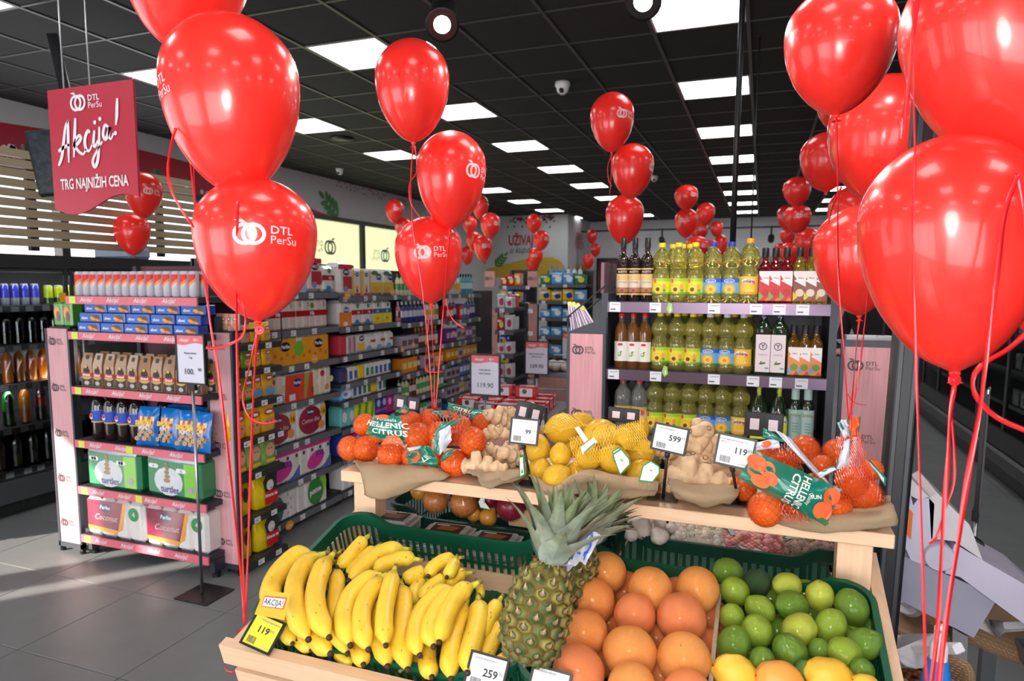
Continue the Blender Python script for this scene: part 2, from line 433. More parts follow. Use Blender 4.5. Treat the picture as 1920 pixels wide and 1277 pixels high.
f = MB(); f.box(.026, .574, .026, .574, .001, .012, (.97, 1, 1)); di = f.build('diffuser', 'lamp', lr)
proto(lr, [fr, di]); LS = Stock(lr, 'light', 'square light panels in the dark ceiling')
cnt = {}; cnb = {}
for (c, r), (x, y) in sorted(lights.items(), key=lambda t: t[0][1]):
    if y > .4: cnt[c] = cnt.get(c, 0)+1
    if y <= .4: cnb[c] = cnb.get(c, 0)+1
    where = (ORD[cnt[c]-1]+' from the near end') if y > .4 else (ORD[cnb[c]-1]+' behind the camera')
    LS.put((x, y, CZ), 0, 'square ceiling light panel, %s, %s' % (LC[c], where))
# walls
WP = srgb(205, 205, 208)
def wall(name, *boxes, m_='wall_paint', col=WP):
    q = MB()
    for bx in boxes: q.box(*bx, col)
    return struct(q.build(name, m_))
ZW0, ZW1 = .25, 2.62
wl = wall('wall_left', (XL-.15, XL, YF, YB, ZW1+.06, CZ+.03), (XL-.15, XL, YF, YB, 0, ZW0), (XL-.15, XL, 12.5, YB, ZW0, ZW1+.06), (XL-.15, XL, YF, -1.66, ZW0, ZW1+.06), (XL-.15, XL, -1.29, -1.07, ZW0, ZW1+.06))
wall('wall_back', (-4.46, XR, YB, YB+.15, 0, 1.0), (XL, -4.46, 16.3, 16.45, 0, CZ+.03), (-4.6, -4.46, 16.45, YB, 0, CZ+.03), (-4.46, XR, YB, YB+.15, 1.0, 2.0))
wall('wall_back_upper', (-4.46, XR, YB-.02, YB+.15, 2.0, CZ+.03), m_='wall_brick', col=srgb(225, 225, 232))
wall('wall_right', (XR, XR+.15, YF, YB, 0, CZ+.03), col=srgb(120, 120, 125))
wall('wall_front', (XL, XR, YF-.15, YF, 2.2, CZ+.03), (XL, XR, YF-.15, YF, 0, .15), (-1.9, -1.2, YF-.15, YF, .15, 2.2), (2.6, XR, YF-.15, YF, .15, 2.2))
fm = MB()
ys = [-1.62, .5, 2.02, 3.9, 5.0, 6.87, 8.74, 10.6, 12.5]
for y in ys: fm.box(XL-.1, XL+.02, y-.045, y+.045, ZW0, ZW1+.06, (.02, .02, .022))
fm.box(XL-.1, XL+.025, YF, 12.5, ZW1, ZW1+.07, (.02, .02, .022)); fm.box(XL-.1, XL+.02, YF, 12.5, ZW0-.05, ZW0+.04, (.02, .02, .022))
struct(fm.build('window_1', 'satin'))
fm = MB()
for y0, y1 in ((6.915, 8.695), (8.785, 10.555), (10.645, 12.455)):
    fm.add([(XL-.05, y0, ZW0+.04), (XL-.05, y1, ZW0+.04), (XL-.05, y1, ZW1), (XL-.05, y0, ZW1)], [(0, 1, 2, 3)], srgb(240, 243, 190))
wf = struct(fm.build('window_2', 'lit_film'))  # the film itself glows, in place of daylight shining through it
lg = MB(); lg.T = Matrix.Translation((XL-.03, 0, 0)) @ Matrix.Rotation(PI/2, 4, 'Z')
GL = srgb(125, 140, 140)
for px_, py_ in ((625, 462), (727, 478)):
    p = at_x(px_, py_, XL); logo(lg, p.y, p.z-.02, .24, 0, GL, srgb(185, 195, 170), mirror=-1)
lg.build('window_decal', 'print', wf)
fm = MB()
for x in (-5.2, -3.4, -.2, 1.3, 2.6): fm.box(x-.05, x+.05, YF-.1, YF+.02, .15, 2.2, (.02, .02, .022))
fm.box(XL, XR, YF-.1, YF+.02, 2.14, 2.2, (.02, .02, .022)); struct(fm.build('window_3', 'satin'))
# graphics printed on the left wall and on the back wall
gm = MB(); REDW = srgb(180, 38, 58); X1 = XL+.004
def wy(px_, py_): p = at_x(px_, py_, X1); return (X1, p.y, p.z)
hill = [(X1, -1, 2.69), (X1, -1, 3.06), (X1, 2.5, 3.085), wy(0, 229), wy(90, 243), wy(200, 266), wy(300, 290), wy(380, 312), wy(450, 337), wy(520, 362), wy(560, 380), wy(600, 398), wy(628, 411)]
hill = [p if p[2] > 2.69 else (p[0], p[1], 2.691) for p in hill]
gm.poly(hill, REDW)
rr = random.Random(4)
for k in range(60):
    x_, y_ = rr.uniform(0, 430), 0; t = x_/430; y_ = 270+t*105+rr.uniform(-6, 34)
    p = Vector(wy(x_, y_))
    if 2.72 < p.z < 2.98: gm.poly([(X1+.002, p.y+.03*math.cos(a), p.z+.03*math.sin(a)) for a in [i*PI/4 for i in range(8)]], srgb(235, 225, 230))
for k in range(44):
    p = Vector(wy(rr.uniform(625, 760), 0)); x_ = rr.uniform(622, 765); p = Vector(wy(x_, 338+(x_-622)*.30+rr.uniform(-3, 9)))
    gm.poly([(X1+.002, p.y+.018*math.cos(a), p.z+.018*math.sin(a)) for a in [i*PI/3 for i in range(6)]], srgb(120, 40, 50))
GRN = srgb(60, 135, 60)
def leafspray(mb, fn, pts, L, W, n=4, col=GRN):
    (x0, z0), (x1, z1) = pts
    for k in range(n+1):
        t = k/n; bx_, bz_ = x0+(x1-x0)*t, z0+(z1-z0)*t; a = math.atan2(z1-z0, x1-x0)
        for sgn in ((1, -1) if k < n else (0,)):
            aa = a+sgn*.75; l = L*(1-.35*t); cx_, cz_ = bx_+math.cos(aa)*l*.5, bz_+math.sin(aa)*l*.5
            mb.poly([fn(cx_+l*.5*math.cos(q)*math.cos(aa)-W*math.sin(q)*math.sin(aa), cz_+l*.5*math.cos(q)*math.sin(aa)+W*math.sin(q)*math.cos(aa)) for q in [i*PI/5 for i in range(10)]], col)
    mb.poly([fn(x0-.006, z0), fn(x0+.006, z0), fn(x1+.004, z1), fn(x1-.004, z1)], col)
p0_, p1_ = at_x(634, 404, X1), at_x(608, 372, X1)
leafspray(gm, lambda a, c_: (X1+.003, a, c_), ((p0_.y, p0_.z), (p1_.y, p1_.z)), .26, .045)
gm.build('wall_graphic', 'print', wl)
wb = bpy.data.objects['wall_back']; gm = MB(); Y1 = 16.29
def bx(px_, py_, Y=Y1): p = at_y(px_, py_, Y); return (p.x, p.z)
YEL = srgb(205, 165, 55)
p = bx(985, 459); gm.text('UŽIVAJ', p[0]-.12, p[1], .34, Y1-.003, srgb(190, 50, 70), sx=.62, bold=.03)
p = bx(985, 474); gm.text('u kupovini', p[0]-.02, p[1], .24, Y1-.003, srgb(70, 60, 60), sx=.8, shear=.4)
gm.pp([bx(910, 520), bx(912, 504), bx(940, 497), bx(975, 488), bx(1010, 483), bx(1035, 482), bx(1052, 490), bx(1061, 505), bx(1062, 520)], Y1-.002, YEL)
gm.pp([bx(850, 520), bx(850, 500), bx(868, 492), bx(885, 496), bx(905, 512), bx(906, 520)], Y1-.002, YEL)
for a_, b_ in (((930, 499), (946, 480)), ((900, 500), (905, 478))):
    q0, q1 = bx(*a_), bx(*b_); leafspray(gm, lambda a, c_: (a, Y1-.004, c_), (q0, q1), .2, .028)
for k in range(50):
    q = bx(rr.uniform(950, 1040), 404+abs(rr.gauss(0, 9))); gm.pe(q[0], q[1], .025, .03, Y1-.003, srgb(120, 60, 70), 6)
gm.build('wall_graphic', 'print', wb)
gm = MB(); X2 = -4.455
for k, (t, yy) in enumerate((('SJAJNA', 2.72), ('PONUDA', 2.5))):
    gm.T = Matrix.Translation((X2+.004, 17.4, yy)) @ Matrix.Rotation(PI/2, 4, 'Z'); gm.text(t, 0, 0, .3, 0, srgb(215, 90, 105), sx=.7)
gm.T = Matrix(); gm.poly([(X2+.003, 16.6, 1.7), (X2+.003, 18.4, 1.7), (X2+.003, 18.3, 2.0), (X2+.003, 17.6, 2.15), (X2+.003, 16.8, 1.95)], YEL)
gm.build('wall_graphic', 'print', wb)
# dark red framed window and timber fascia on the far wall
w5 = MB(); w5.box(-4.2, -2.3, YB-.06, YB-.03, 1.35, 2.26, srgb(120, 35, 48)); w5.box(-4.25, -2.25, YB-.09, YB-.06, 2.24, 2.31, (.02, .02, .02))
w5.box(-4.25, -2.25, YB-.09, YB-.06, 1.22, 1.36, (.02, .02, .02)); w5.box(-4.25, -4.19, YB-.09, YB-.06, 1.36, 2.24, (.02, .02, .02)); w5.box(-2.31, -2.25, YB-.09, YB-.06, 1.36, 2.24, (.02, .02, .02))
struct(w5.build('window_4', 'gloss'))
fa = empty('timber_fascia', (0, YB-.3, 0), 0, 'pale timber slat board high on the far wall behind the bottles', 'fascia')
for k in range(5):
    q = MB(); q.box(-2.1, XR-.2, -.02, .02, 1.75+k*.115, 1.84+k*.115, srgb(190, 160, 120)); q.build('slat', 'pine', fa)
q = MB(); q.box(-2.1, -2.04, .02, .05, 1.7, 2.3, (.02, .02, .02)); q.box(0, .06, .02, .05, 1.7, 2.3, (.02, .02, .02)); q.box(3, 3.06, .02, .05, 1.7, 2.3, (.02, .02, .02)); q.build('batten', 'matte', fa)
q = MB(); q.text('VOĆE I POVRĆE', 0, 0, .3, -.03, (.01, .01, .01), bold=.02); o = q.build('lettering', 'matte', fa); o.location = (.8, 0, 1.98)
q = MB(); q.box(-4.4, XR, -.03, .03, 2.93, 2.97, (.02, .02, .02)); tr_ = q.build('track_rail', 'dark_metal'); tr_.location = (0, YB-1.2, 0)
tag(tr_, 'long black lighting track under the ceiling at the far wall', 'track')
# track spots at the far wall
ts = empty('track_spotlight'); q = MB(); q.lathe([(.07, -.1), (.075, 0), (.07, .1)], 12, BLACK); s1 = q.build('lamp_head', 'dark_metal', ts, T=Matrix.Rotation(1.2, 4, 'X'))
q = MB(); q.box(-.02, .02, -.02, .02, .05, .3, BLACK); s2 = q.build('stem', 'dark_metal', ts); proto(ts, [s1, s2]); TS = Stock(ts, 'spotlight')
for k, x_ in enumerate((1242, 1447, 1545)):
    p = at_y(x_, 422, YB-1.2); TS.put((p.x, p.y, 2.68), 0, 'small black track spotlight on the far wall, %s' % od(k, 3))
# cameras and sensors on the ceiling
dc = empty('dome_camera'); q = MB(); q.lathe([(.05, .03), (.05, 0), (.045, -.035), (.02, -.06)], 14, WHITE); a1 = q.build('dome', 'satin', dc, True)
q = MB(); q.lathe([(.058, 0), (.058, .03)], 14, WHITE); a2 = q.build('base', 'satin', dc, True); q = MB(); q.ball((0, -.03, -.035), .022, 10, 6, BLACK); a3 = q.build('lens', 'gloss', dc, True)
proto(dc, [a1, a2, a3]); DC = Stock(dc, 'camera')
for x_, y_, l, s in ((1055, 155, 'white motion sensor dome on the dark ceiling above the middle balloons', 1.1), (637, 316, 'white security camera on the ceiling near the left wall', 1), (1227, 330, 'white security camera on the ceiling right of the triple balloon stack', 1)):
    p = at_z(x_, y_, CZ); DC.put((p.x, p.y, CZ-.03), 0, l, scale=s)
q = MB(); q.lathe([(.13, 0), (.14, -.012), (.02, -.02)], 20, srgb(40, 40, 40)); o = q.build('ceiling_speaker', 'satin', None, True); p = at_z(640, 259, CZ); o.location = (p.x, p.y, CZ-.002)
tag(o, 'round dark grey speaker set in the ceiling between two light panels', 'speaker')
# the two lit spotlights above the produce
sp = empty('spotlight'); q = MB(); q.lathe([(.035, .14), (.045, .12), (.05, -.06), (.058, -.075), (.05, -.075)], 18, BLACK); a1 = q.build('lamp_can', 'dark_metal', sp, True)
q = MB(); q.lathe([(.049, -.068), (.02, -.078), (.002, -.08)], 18, (1, .93, .8)); a2 = q.build('bulb', 'bulb', sp, True)
q = MB(); q.box(-.01, .01, -.01, .01, .12, .42, BLACK); q.box(-.012, .22, -.012, .012, .40, .42, BLACK); a3 = q.build('bracket', 'dark_metal', sp); proto(sp, [a1, a2, a3]); SP = Stock(sp, 'spotlight')
for (x_, y_, z_), l in (((830, 47, 2.72), 'black can spotlight shining over the produce, above the mid balloons'), ((1212, 3, 2.72), 'black can spotlight at the top edge over the produce stand')):
    p = at_z(x_, y_, z_); p.z += .03
    tgt = Vector((-.5, .9, 1.2)); d = (tgt-p).normalized()
    o = SP.put(p, 0, l); o.rotation_mode = 'QUATERNION'
    o.matrix_local = Matrix.Translation(p) @ d.to_track_quat('-Z', 'Y').to_matrix().to_4x4() @ Matrix.Scale(1.25, 4)
    la = bpy.data.lights.new('spot', 'SPOT'); lo = bpy.data.objects.new('spot', la); COL.objects.link(lo)
    la.energy = 38; la.spot_size = 1.9; la.spot_blend = .6; la.shadow_soft_size = .035; la.color = (1, .95, .87)
    lo.location = p+d*.12; lo.rotation_euler = d.to_track_quat('-Z', 'Y').to_euler()
p = Vector((.35, 1.75, 3.02)); d = (Vector((-.2, 3.15, 1.1))-p).normalized(); o = SP.put(p, 0, 'black can spotlight above the frame aimed at the bottle shelf'); o.rotation_mode = 'QUATERNION'; o.matrix_local = Matrix.Translation(p) @ d.to_track_quat('-Z', 'Y').to_matrix().to_4x4()
la = bpy.data.lights.new('spot', 'SPOT'); lo = bpy.data.objects.new('spot', la); COL.objects.link(lo); la.energy = 95; la.spot_size = 1.1; la.spot_blend = .6; la.shadow_soft_size = .04; la.color = (1, .97, .95); lo.location = p+d*.12; lo.rotation_euler = d.to_track_quat('-Z', 'Y').to_euler()
# hanging sign
sg = empty('hanging_sign', (-2.97, 2.4, 0), 0, 'red hanging sign reading Akcija with the shop logo', 'sign')
sy = .0; zt, zb = 2.513, 1.985; x0, x1 = -.275, .275; SR = srgb(186, 42, 64)
bt = [(x0+(x1-x0)*t, zb-.012+.045*math.sin(t*5.2+3.5)-.01*t) for t in [i/16 for i in range(17)]]
q = MB(); q.slab([(p[0], 0, p[1]) for p in bt]+[(x1, 0, zt), (x0, 0, zt)], (0, .012, 0), SR); q.build('board', 'satin', sg)
q = MB(); logo(q, -.085, zt-.075, .075, -.004, WHITE); q.build('logo', 'print', sg)
q = MB(); akcija(q, .0, 2.27, .36, -.004, WHITE, .05); q.build('lettering', 'print', sg)
q = MB(); q.text('TRG NAJNIŽIH CENA', 0, 2.045, .07, -.004, WHITE, sx=.66, bold=.015); q.build('lettering', 'print', sg)
for x_ in (-.17, .0): q = MB(); q.tube([(x_, .006, zt-.01), (x_, .006, CZ)], .004, 6, srgb(150, 150, 150)); q.build('chain', 'metal', sg)
# ================================================================ slatted screen, TV, left cooler
sc_ = empty('slat_screen', (-4.8, 4.0, 0), PI/2, 'pale timber slat screen above the drinks cooler', 'screen')
q = MB(); q.box(-1.9, .86, -.014, .014, -.027, .027, srgb(176, 158, 130)); sl = q.build('slat', 'pine', sc_)
sl0 = True
for k in range(10):
    o = sl if sl0 else sl.copy()
    if not sl0: COL.objects.link(o)
    sl0 = False; o.location = (0, 0, 1.875+k*.0665)
for x_ in (-.6, .5):
    q = MB(); q.box(x_-.03, x_+.03, .015, .05, 1.82, 2.55, (.03, .025, .022)); q.build('batten', 'matte', sc_)
for x_ in (-.9, .3):
    q = MB(); q.tube([(x_, .03, 2.5), (x_, .03, CZ)], .004, 6, srgb(150, 150, 150)); q.build('hanging_rod', 'metal', sc_)
tv = empty('tv_screen', tuple(at_y(150, 300, 3.3)), 0, 'dark wall television tilted behind the red hanging sign', 'television')
tv.rotation_euler = (-.15, -.17, .75)
q = MB(); q.rbox(-.27, .27, -.02, .03, -.21, .21, .008, BLACK); q.build('casing', 'satin', tv)
q = MB(); q.pq(-.258, .258, -.195, .195, -.0215, srgb(46, 54, 62)); q.build('display', 'screen', tv)
q = MB(); q.box(-.03, .03, .03, .08, -.1, .85, BLACK); q.build('mount', 'dark_metal', tv)
XC = -4.75
co = empty('drinks_cooler', (XC, 3.6, 0), PI/2, 'tall black glass fronted drinks cooler along the left wall', 'cooler')
# local: x along world Y, front towards -y
L0, L1, D = -1.3, 1.25, .75
q = MB(); q.box(L0, L1, .0, D, .02, .26, srgb(35, 36, 38)); q.box(L0, L1, -.02, .0, .10, .25, srgb(72, 74, 76)); q.box(L0, L1, D-.04, D, .26, 1.76, (.02, .02, .022))
for x_ in (L0, L1-.04): q.box(x_, x_+.04, 0, D, .26, 1.76, (.025, .025, .028))
q.box(L0, L1, -.02, D, 1.70, 1.79, (.02, .02, .022)); q.build('cabinet', 'satin', co)
q = MB()
for k in range(60): q.box(L0+.03+k*.042, L0+.05+k*.042, -.004, 0, .03, .09, (.015, .015, .015))
tag(q.build('vent_grille', 'matte', co), kind='stuff')
CSH = (.30, .60, .90, 1.17, 1.44)
for z_ in CSH: q = MB(); q.box(L0+.04, L1-.04, .05, D-.05, z_-.03, z_, srgb(50, 50, 54)); q.box(L0+.04, L1-.04, .04, .05, z_-.045, z_, srgb(95, 95, 100)); q.build('shelf', 'satin', co)
rr = random.Random(9)
for z_ in CSH:
    for k in range(9):
        x_ = -.75+k*.11+rr.uniform(-.01, .01); q = MB(); q.pq(x_, x_+.055, z_-.042, z_-.006, .038, srgb(225, 225, 228)); q.build('price_label', 'print', co)
for k, x_ in enumerate((-1.3, -.66, -.02, .62)):
    d = empty('door'); d.parent = co
    q = MB(); q.box(x_+.02, x_+.60, -.012, -.006, .28, 1.68, (.92, .95, .95)); q.build('glass_pane', 'window_glass', co)
    q = MB(); q.box(x_, x_+.02, -.02, .0, .27, 1.69, (.03, .03, .033)); q.box(x_+.60, x_+.62, -.02, .0, .27, 1.69, (.03, .03, .033)); q.build('door_frame', 'satin', co)
    q = MB(); q.tube([(x_+.05, -.012, .75), (x_+.05, -.05, .78), (x_+.05, -.05, 1.2), (x_+.05, -.012, 1.23)], .009, 8, (.02, .02, .02)); q.build('handle', 'dark_metal', co)
    COL.objects.unlink(d); bpy.data.objects.remove(d)
q = MB(); q.rbox(-.2, .2, -.11, .11, 0, .09, .02, srgb(150, 175, 200)); o = q.build('storage_box', 'satin'); o.location = (-4.95, 4.22, 1.79); tag(o, 'pale blue plastic box lying on top of the cooler', 'box')
q = MB(); q.box(L0+.05, L1-.05, .05, .07, 1.665, 1.675, WHITE); q.build('added_led_strip', 'matte', co)  # added strip to go with the extra cooler lamp
cl_ = bpy.data.lights.new('cooler_fill', 'AREA'); cl_.shape = 'RECTANGLE'; cl_.size = 2.3; cl_.size_y = .05; cl_.energy = 9; c2_ = bpy.data.objects.new('cooler_fill', cl_); COL.objects.link(c2_); c2_.location = (XC-.03, 3.6, 1.66); c2_.rotation_euler = Vector((-.25, 0, -1)).to_track_quat('-Z', 'Y').to_euler()  # area lamp added inside the cooler to brighten the drinks
for y_ in (2.95, 3.58, 4.2):
    cl_ = bpy.data.lights.new('door_fill', 'AREA'); cl_.shape = 'RECTANGLE'; cl_.size = .03; cl_.size_y = 1.3; cl_.energy = 14; c2_ = bpy.data.objects.new('door_fill', cl_); COL.objects.link(c2_); c2_.location = (XC-.012, y_, .95); c2_.rotation_euler = Vector((-1, .25, 0)).to_track_quat('-Z', 'Z').to_euler()  # upright lamps added behind the doors so the bottles are not dark
# ---- drinks
def bottle_mesh(h, r, liq, lab, cap, l0=.38, l1=.62, stripe=None, m_='dark_glass', name='soda_bottle'):
    q = MB()
    q.lathe([(r*.8, 0, liq), (r, h*.03, liq), (r*.97, h*.15, liq), (r, h*l0, lab), (r, h*(l0+l1)/2, stripe or lab), (r, h*l1, liq), (r*.98, h*.68, liq), (r*.75, h*.80, liq), (r*.38, h*.90, liq), (r*.33, h*.93, cap), (r*.40, h*.935, cap), (r*.40, h*.995, cap), (r*.3, h, cap)], 12)
    return q.build(name, m_, None, math.radians(40))
def can_mesh(h, r, cols, name='drink_can', m_='metal'):
    q = MB(); T_ = srgb(200, 200, 205)
    pr = [(r*.78, 0, T_), (r, h*.05, cols[0])]
    n = len(cols)
    for i in range(1, n): pr.append((r, h*(.05+.87*i/n), cols[i]))
    pr += [(r, h*.93, T_), (r*.8, h*.985, T_), (r*.8, h, T_), (r*.74, h*.985, srgb(150, 150, 155))]
    q.lathe(pr, 14); return q.build(name, 'gloss', None, math.radians(40))
def row(stock, n, p0, step, rz, lab, seq=None, jit=.002, **k):
    p0, step = Vector(p0), Vector(step)
    for i in range(n):
        j = random.uniform(-jit, jit)
        stock.put(p0+step*i+Vector((j, j, 0)), rz, (lab % od(i, n) if '%s' in lab else lab), **k)
dr = lambda name, *a, **k: Stock(bottle_mesh(*a, **k), 'bottle')
BR = (.03, .012, .01)
S_cola = dr('', .24, .033, BR, srgb(25, 70, 190), srgb(20, 40, 120)); S_or = dr('', .24, .033, srgb(235, 130, 10), srgb(240, 110, 20), srgb(230, 90, 20))
S_lem = dr('', .28, .038, srgb(215, 205, 60), srgb(90, 160, 180), srgb(240, 220, 40)); S_grn = dr('', .28, .038, srgb(20, 90, 40), srgb(90, 190, 40), srgb(30, 130, 50))
S_red = dr('', .28, .038, BR, srgb(190, 20, 25), srgb(190, 20, 25)); S_org2 = dr('', .28, .038, srgb(225, 120, 20), srgb(240, 140, 20), srgb(235, 100, 20)); S_blu = dr('', .28, .038, srgb(40, 90, 150), srgb(50, 120, 190), srgb(30, 70, 160))
C_blue = Stock(can_mesh(.15, .027, [srgb(190, 195, 215), srgb(50, 50, 150), srgb(40, 45, 140)]), 'can'); C_grn = Stock(can_mesh(.14, .030, [srgb(40, 60, 20), srgb(190, 210, 30), srgb(200, 215, 40)]), 'can'); C_pink = Stock(can_mesh(.15, .027, [srgb(200, 190, 190), srgb(200, 120, 120)]), 'can')
XB = XC-.14
row(C_pink, 2, (XB, 2.99, 1.44), (0, .07, 0), PI/2, 'pale pink can on the top cooler shelf, %s')
row(C_blue, 5, (XB, 3.14, 1.44), (0, .07, 0), PI/2, 'slim blue and silver can on the top cooler shelf, %s')
row(C_grn, 4, (XB, 3.52, 1.44), (0, .08, 0), PI/2, 'yellow green can on the top cooler shelf, %s')
row(S_or, 1, (XB, 3.02, 1.17), (0, .08, 0), PI/2, 'orange drink bottle on the cooler shelf beside the cola bottles')
row(S_cola, 8, (XB, 3.11, 1.17), (0, .088, 0), PI/2, 'cola bottle with blue label in the cooler, %s')
row(S_lem, 2, (XB, 3.0, .90), (0, .09, 0), PI/2, 'lemon drink bottle on the middle cooler shelf, %s', scale=.82)
row(S_or, 7, (XB, 3.19, .90), (0, .086, 0), PI/2, 'orange soda bottle on the middle cooler shelf, %s')
for i, (s_, nm) in enumerate(((S_lem, 'lemon'), (S_lem, 'pale lemon'), (S_grn, 'green'), (S_org2, 'orange'), (S_red, 'red label cola'), (S_red, 'dark cola'), (S_grn, 'dark green'))):
    s_.put((XB, 2.95+i*.115, .60), PI/2, '%s soda bottle on the second lowest cooler shelf, %s' % (nm, od(i, 7)), scale=.98)
for i, (s_, nm) in enumerate(((S_org2, 'amber'), (S_org2, 'orange yellow'), (S_lem, 'lemonade'), (S_grn, 'green label'), (S_blu, 'blue'), (S_red, 'red cola'), (S_lem, 'yellow'))):
    s_.put((XB, 2.98+i*.115, .30), PI/2, '%s soda bottle on the bottom cooler shelf, %s' % (nm, od(i, 7)), scale=.93)
tc_ = empty('promo_card'); 
for k, (x_, y_, l) in enumerate(((112, 562, 'orange promo card hanging from the top cooler shelf'), (185/1, 0, ''))):
    if not l: continue
    p = at_x(x_, y_, XC-.02); q = MB(); q.add([(0, -.03, 0), (0, .03, 0), (0, .03, .1), (0, -.03, .1)], [(0, 1, 2, 3)], srgb(235, 160, 30)); o = q.build('promo_card', 'print'); o.location = (XC+.02, p.y, p.z-.05); tag(o, l, 'card')
COL.objects.unlink(tc_); bpy.data.objects.remove(tc_)
# ================================================================ generic shelf unit (local: front at y=0 facing -Y, depth +y)
STEEL = srgb(62, 64, 72)
def shelf_unit(name, label, W, D, Ht, zs, strip, loc, rz=0, back=(0.03, .03, .03), backm='satin', stripm='satin', akc=False, prices=None, thick=.03, ends=True, stripw=.042, depths=None):
    r = empty(name, loc, rz, label, 'shelf unit')
    if ends:
        for sx_ in (0, W-.03):
            q = MB(); q.box(sx_, sx_+.03, D-.06, D, 0, Ht, STEEL); q.box(sx_, sx_+.03, .03, D-.06, .03, .1, STEEL); q.build('upright', 'dark_metal', r)
            q = MB(); q.lathe([(.022, 0), (.022, .02), (.008, .02), (.008, .05)], 8, BLACK, c=(sx_+.015, .06, 0)); q.build('foot', 'satin', r)
    q = MB(); q.box(.0, W, D-.03, D-.015, .1, Ht, back); q.build('back_panel', backm, r)
    for k, z_ in enumerate(zs):
        q = MB(); q.box(.0, W, 0, D-.03, z_-thick, z_, STEEL); s_ = q.build('shelf', 'dark_metal', r)
        q = MB(); q.box(.0, W, -.012, -.002, z_-stripw-.003, z_-.002, strip); q.build('price_strip', stripm, s_)
        if akc:
            q = MB()
            for j in range(int(W/.2)): q.text('Akcija!', .16+j*.2, z_-.032, .034, -.0135, WHITE, shear=.3, bold=.01)
            q.build('strip_lettering', 'print', s_)
        if prices:
            for x_ in prices[k]:
                q = MB(); y_ = -.0145 if not akc else -.014
                q.pq(x_, x_+.05, z_-stripw-.001, z_-.003, y_, srgb(232, 232, 240) if not akc else srgb(225, 225, 90)); 
                if not akc:
                    q.pq(x_+.005, x_+.028, z_-stripw+.008, z_-stripw+.013, y_-.0005, srgb(60, 60, 70)); q.pq(x_+.008, x_+.045, z_-.014, z_-.011, y_-.0005, srgb(150, 150, 160))
                q.build('price_label', 'print', s_)
    return r
PINKW = srgb(222, 166, 172)
def side_panel(label, x0, x1, Y, ztop, n_logo, name='side_panel_display', rz=0, col=PINKW, zbot=.06, dl=.32, logos=None):
    W = x1-x0
    r = empty(name, (x0, Y, 0), rz, label, 'panel')
    q = MB(); q.box(0, W, 0, .02, zbot, ztop, col); q.build('board', 'pink_wood', r)
    q = MB(); q.box(-.014, 0, -.004, .024, .02, ztop, STEEL); q.box(W, W+.014, -.004, .024, .02, ztop, STEEL); q.box(-.014, W+.014, -.004, .024, .03, zbot, STEEL); q.build('frame', 'dark_metal', r)
    for x_ in (.0, W): q = MB(); q.lathe([(.016, 0), (.016, .015), (.006, .015), (.006, .04)], 8, BLACK, c=(x_, .01, 0)); q.build('foot', 'satin', r)
    z_ = ztop-.075
    for k in range(n_logo):
        q = MB(); logo(q, W*.2, z_, W*.26, -.002, srgb(75, 62, 70)); q.build('logo', 'print', r); z_ -= dl
    return r
# ================================================================ end shelf on the left, with its goods
EX0, EX1, EY = -3.665, -2.715, 2.75
EZ = [.135, .425, .70, 1.01, 1.325, 1.525]
PINKS = srgb(226, 112, 128)
shelf_unit('end_shelf', 'dark end shelf with pink price strips facing the entrance at left', .95, .5, 1.70, EZ, PINKS, (EX0, EY, 0), 0, srgb(110, 62, 74), 'pink_wood', akc=True,
    prices=[[.03], [.03, .45], [.03, .4], [.03], [.03], [.03]])
side_panel('pink wood panel with five logos left of the end shelf', -3.865, -3.70, 2.76, 1.335, 5, dl=.27)
side_panel('pink wood panel with logos between the end shelf and pet food rack', -2.775, -2.62, 2.86, 1.335, 5, dl=.27)
q = MB(); q.box(0, .16, 0, .3, -.01, 0, (.02, .02, .022)); o = q.build('ledge', 'dark_metal'); o.location = (-3.865, 2.78, 1.345); tag(o, 'small black ledge on the left pink panel holding green bags', 'shelf')
SIL = srgb(196, 194, 205)
def energy_can():
    r = empty('drink_can'); q = MB(); h, R_ = .135, .0265
    q.lathe([(R_*.78, 0, SIL), (R_, .007, SIL), (R_, h-.012, SIL), (R_*.8, h-.002, srgb(215, 215, 220)), (R_*.8, h, srgb(215, 215, 220)), (R_*.72, h-.003, srgb(150, 150, 155))], 20); a = q.build('body', 'gloss', r, math.radians(40))
    q = MB(); vs = []; fs = []; cols = []
    for k in range(11):
        an = -PI/2-1.1+2.2*k/10; t = k/10; x_, y_ = (R_+.0003)*math.cos(an), (R_+.0003)*math.sin(an)
        za = h*(.28+.34*t); vs += [(x_, y_, za), (x_, y_, za+.016), (x_, y_, min(h*.88, za+.062+t*.01))]
    for k in range(10):
        fs += [(3*k, 3*k+3, 3*k+4, 3*k+1), (3*k+1, 3*k+4, 3*k+5, 3*k+2)]; cols += [srgb(245, 150, 60), srgb(225, 40, 38)]
    q.add(vs, fs, cols); b_ = q.build('label_print', 'print', r, True); proto(r, [a, b_]); return Stock(r, 'can', 'silver and red energy drink cans')
EC = energy_can(); w_ = .0594
for i in range(15): EC.put((EX0+.055+i*w_, EY+.04, 1.525), random.uniform(-.1, .1), 'silver and red can in the front row on the end shelf, %s' % od(i, 15))
for i in range(15): EC.put((EX0+.055+i*w_, EY+.10, 1.525), random.uniform(-.1, .1), 'silver and red can in the second row on the end shelf, %s' % od(i, 15), group='energy drink cans in the second row')
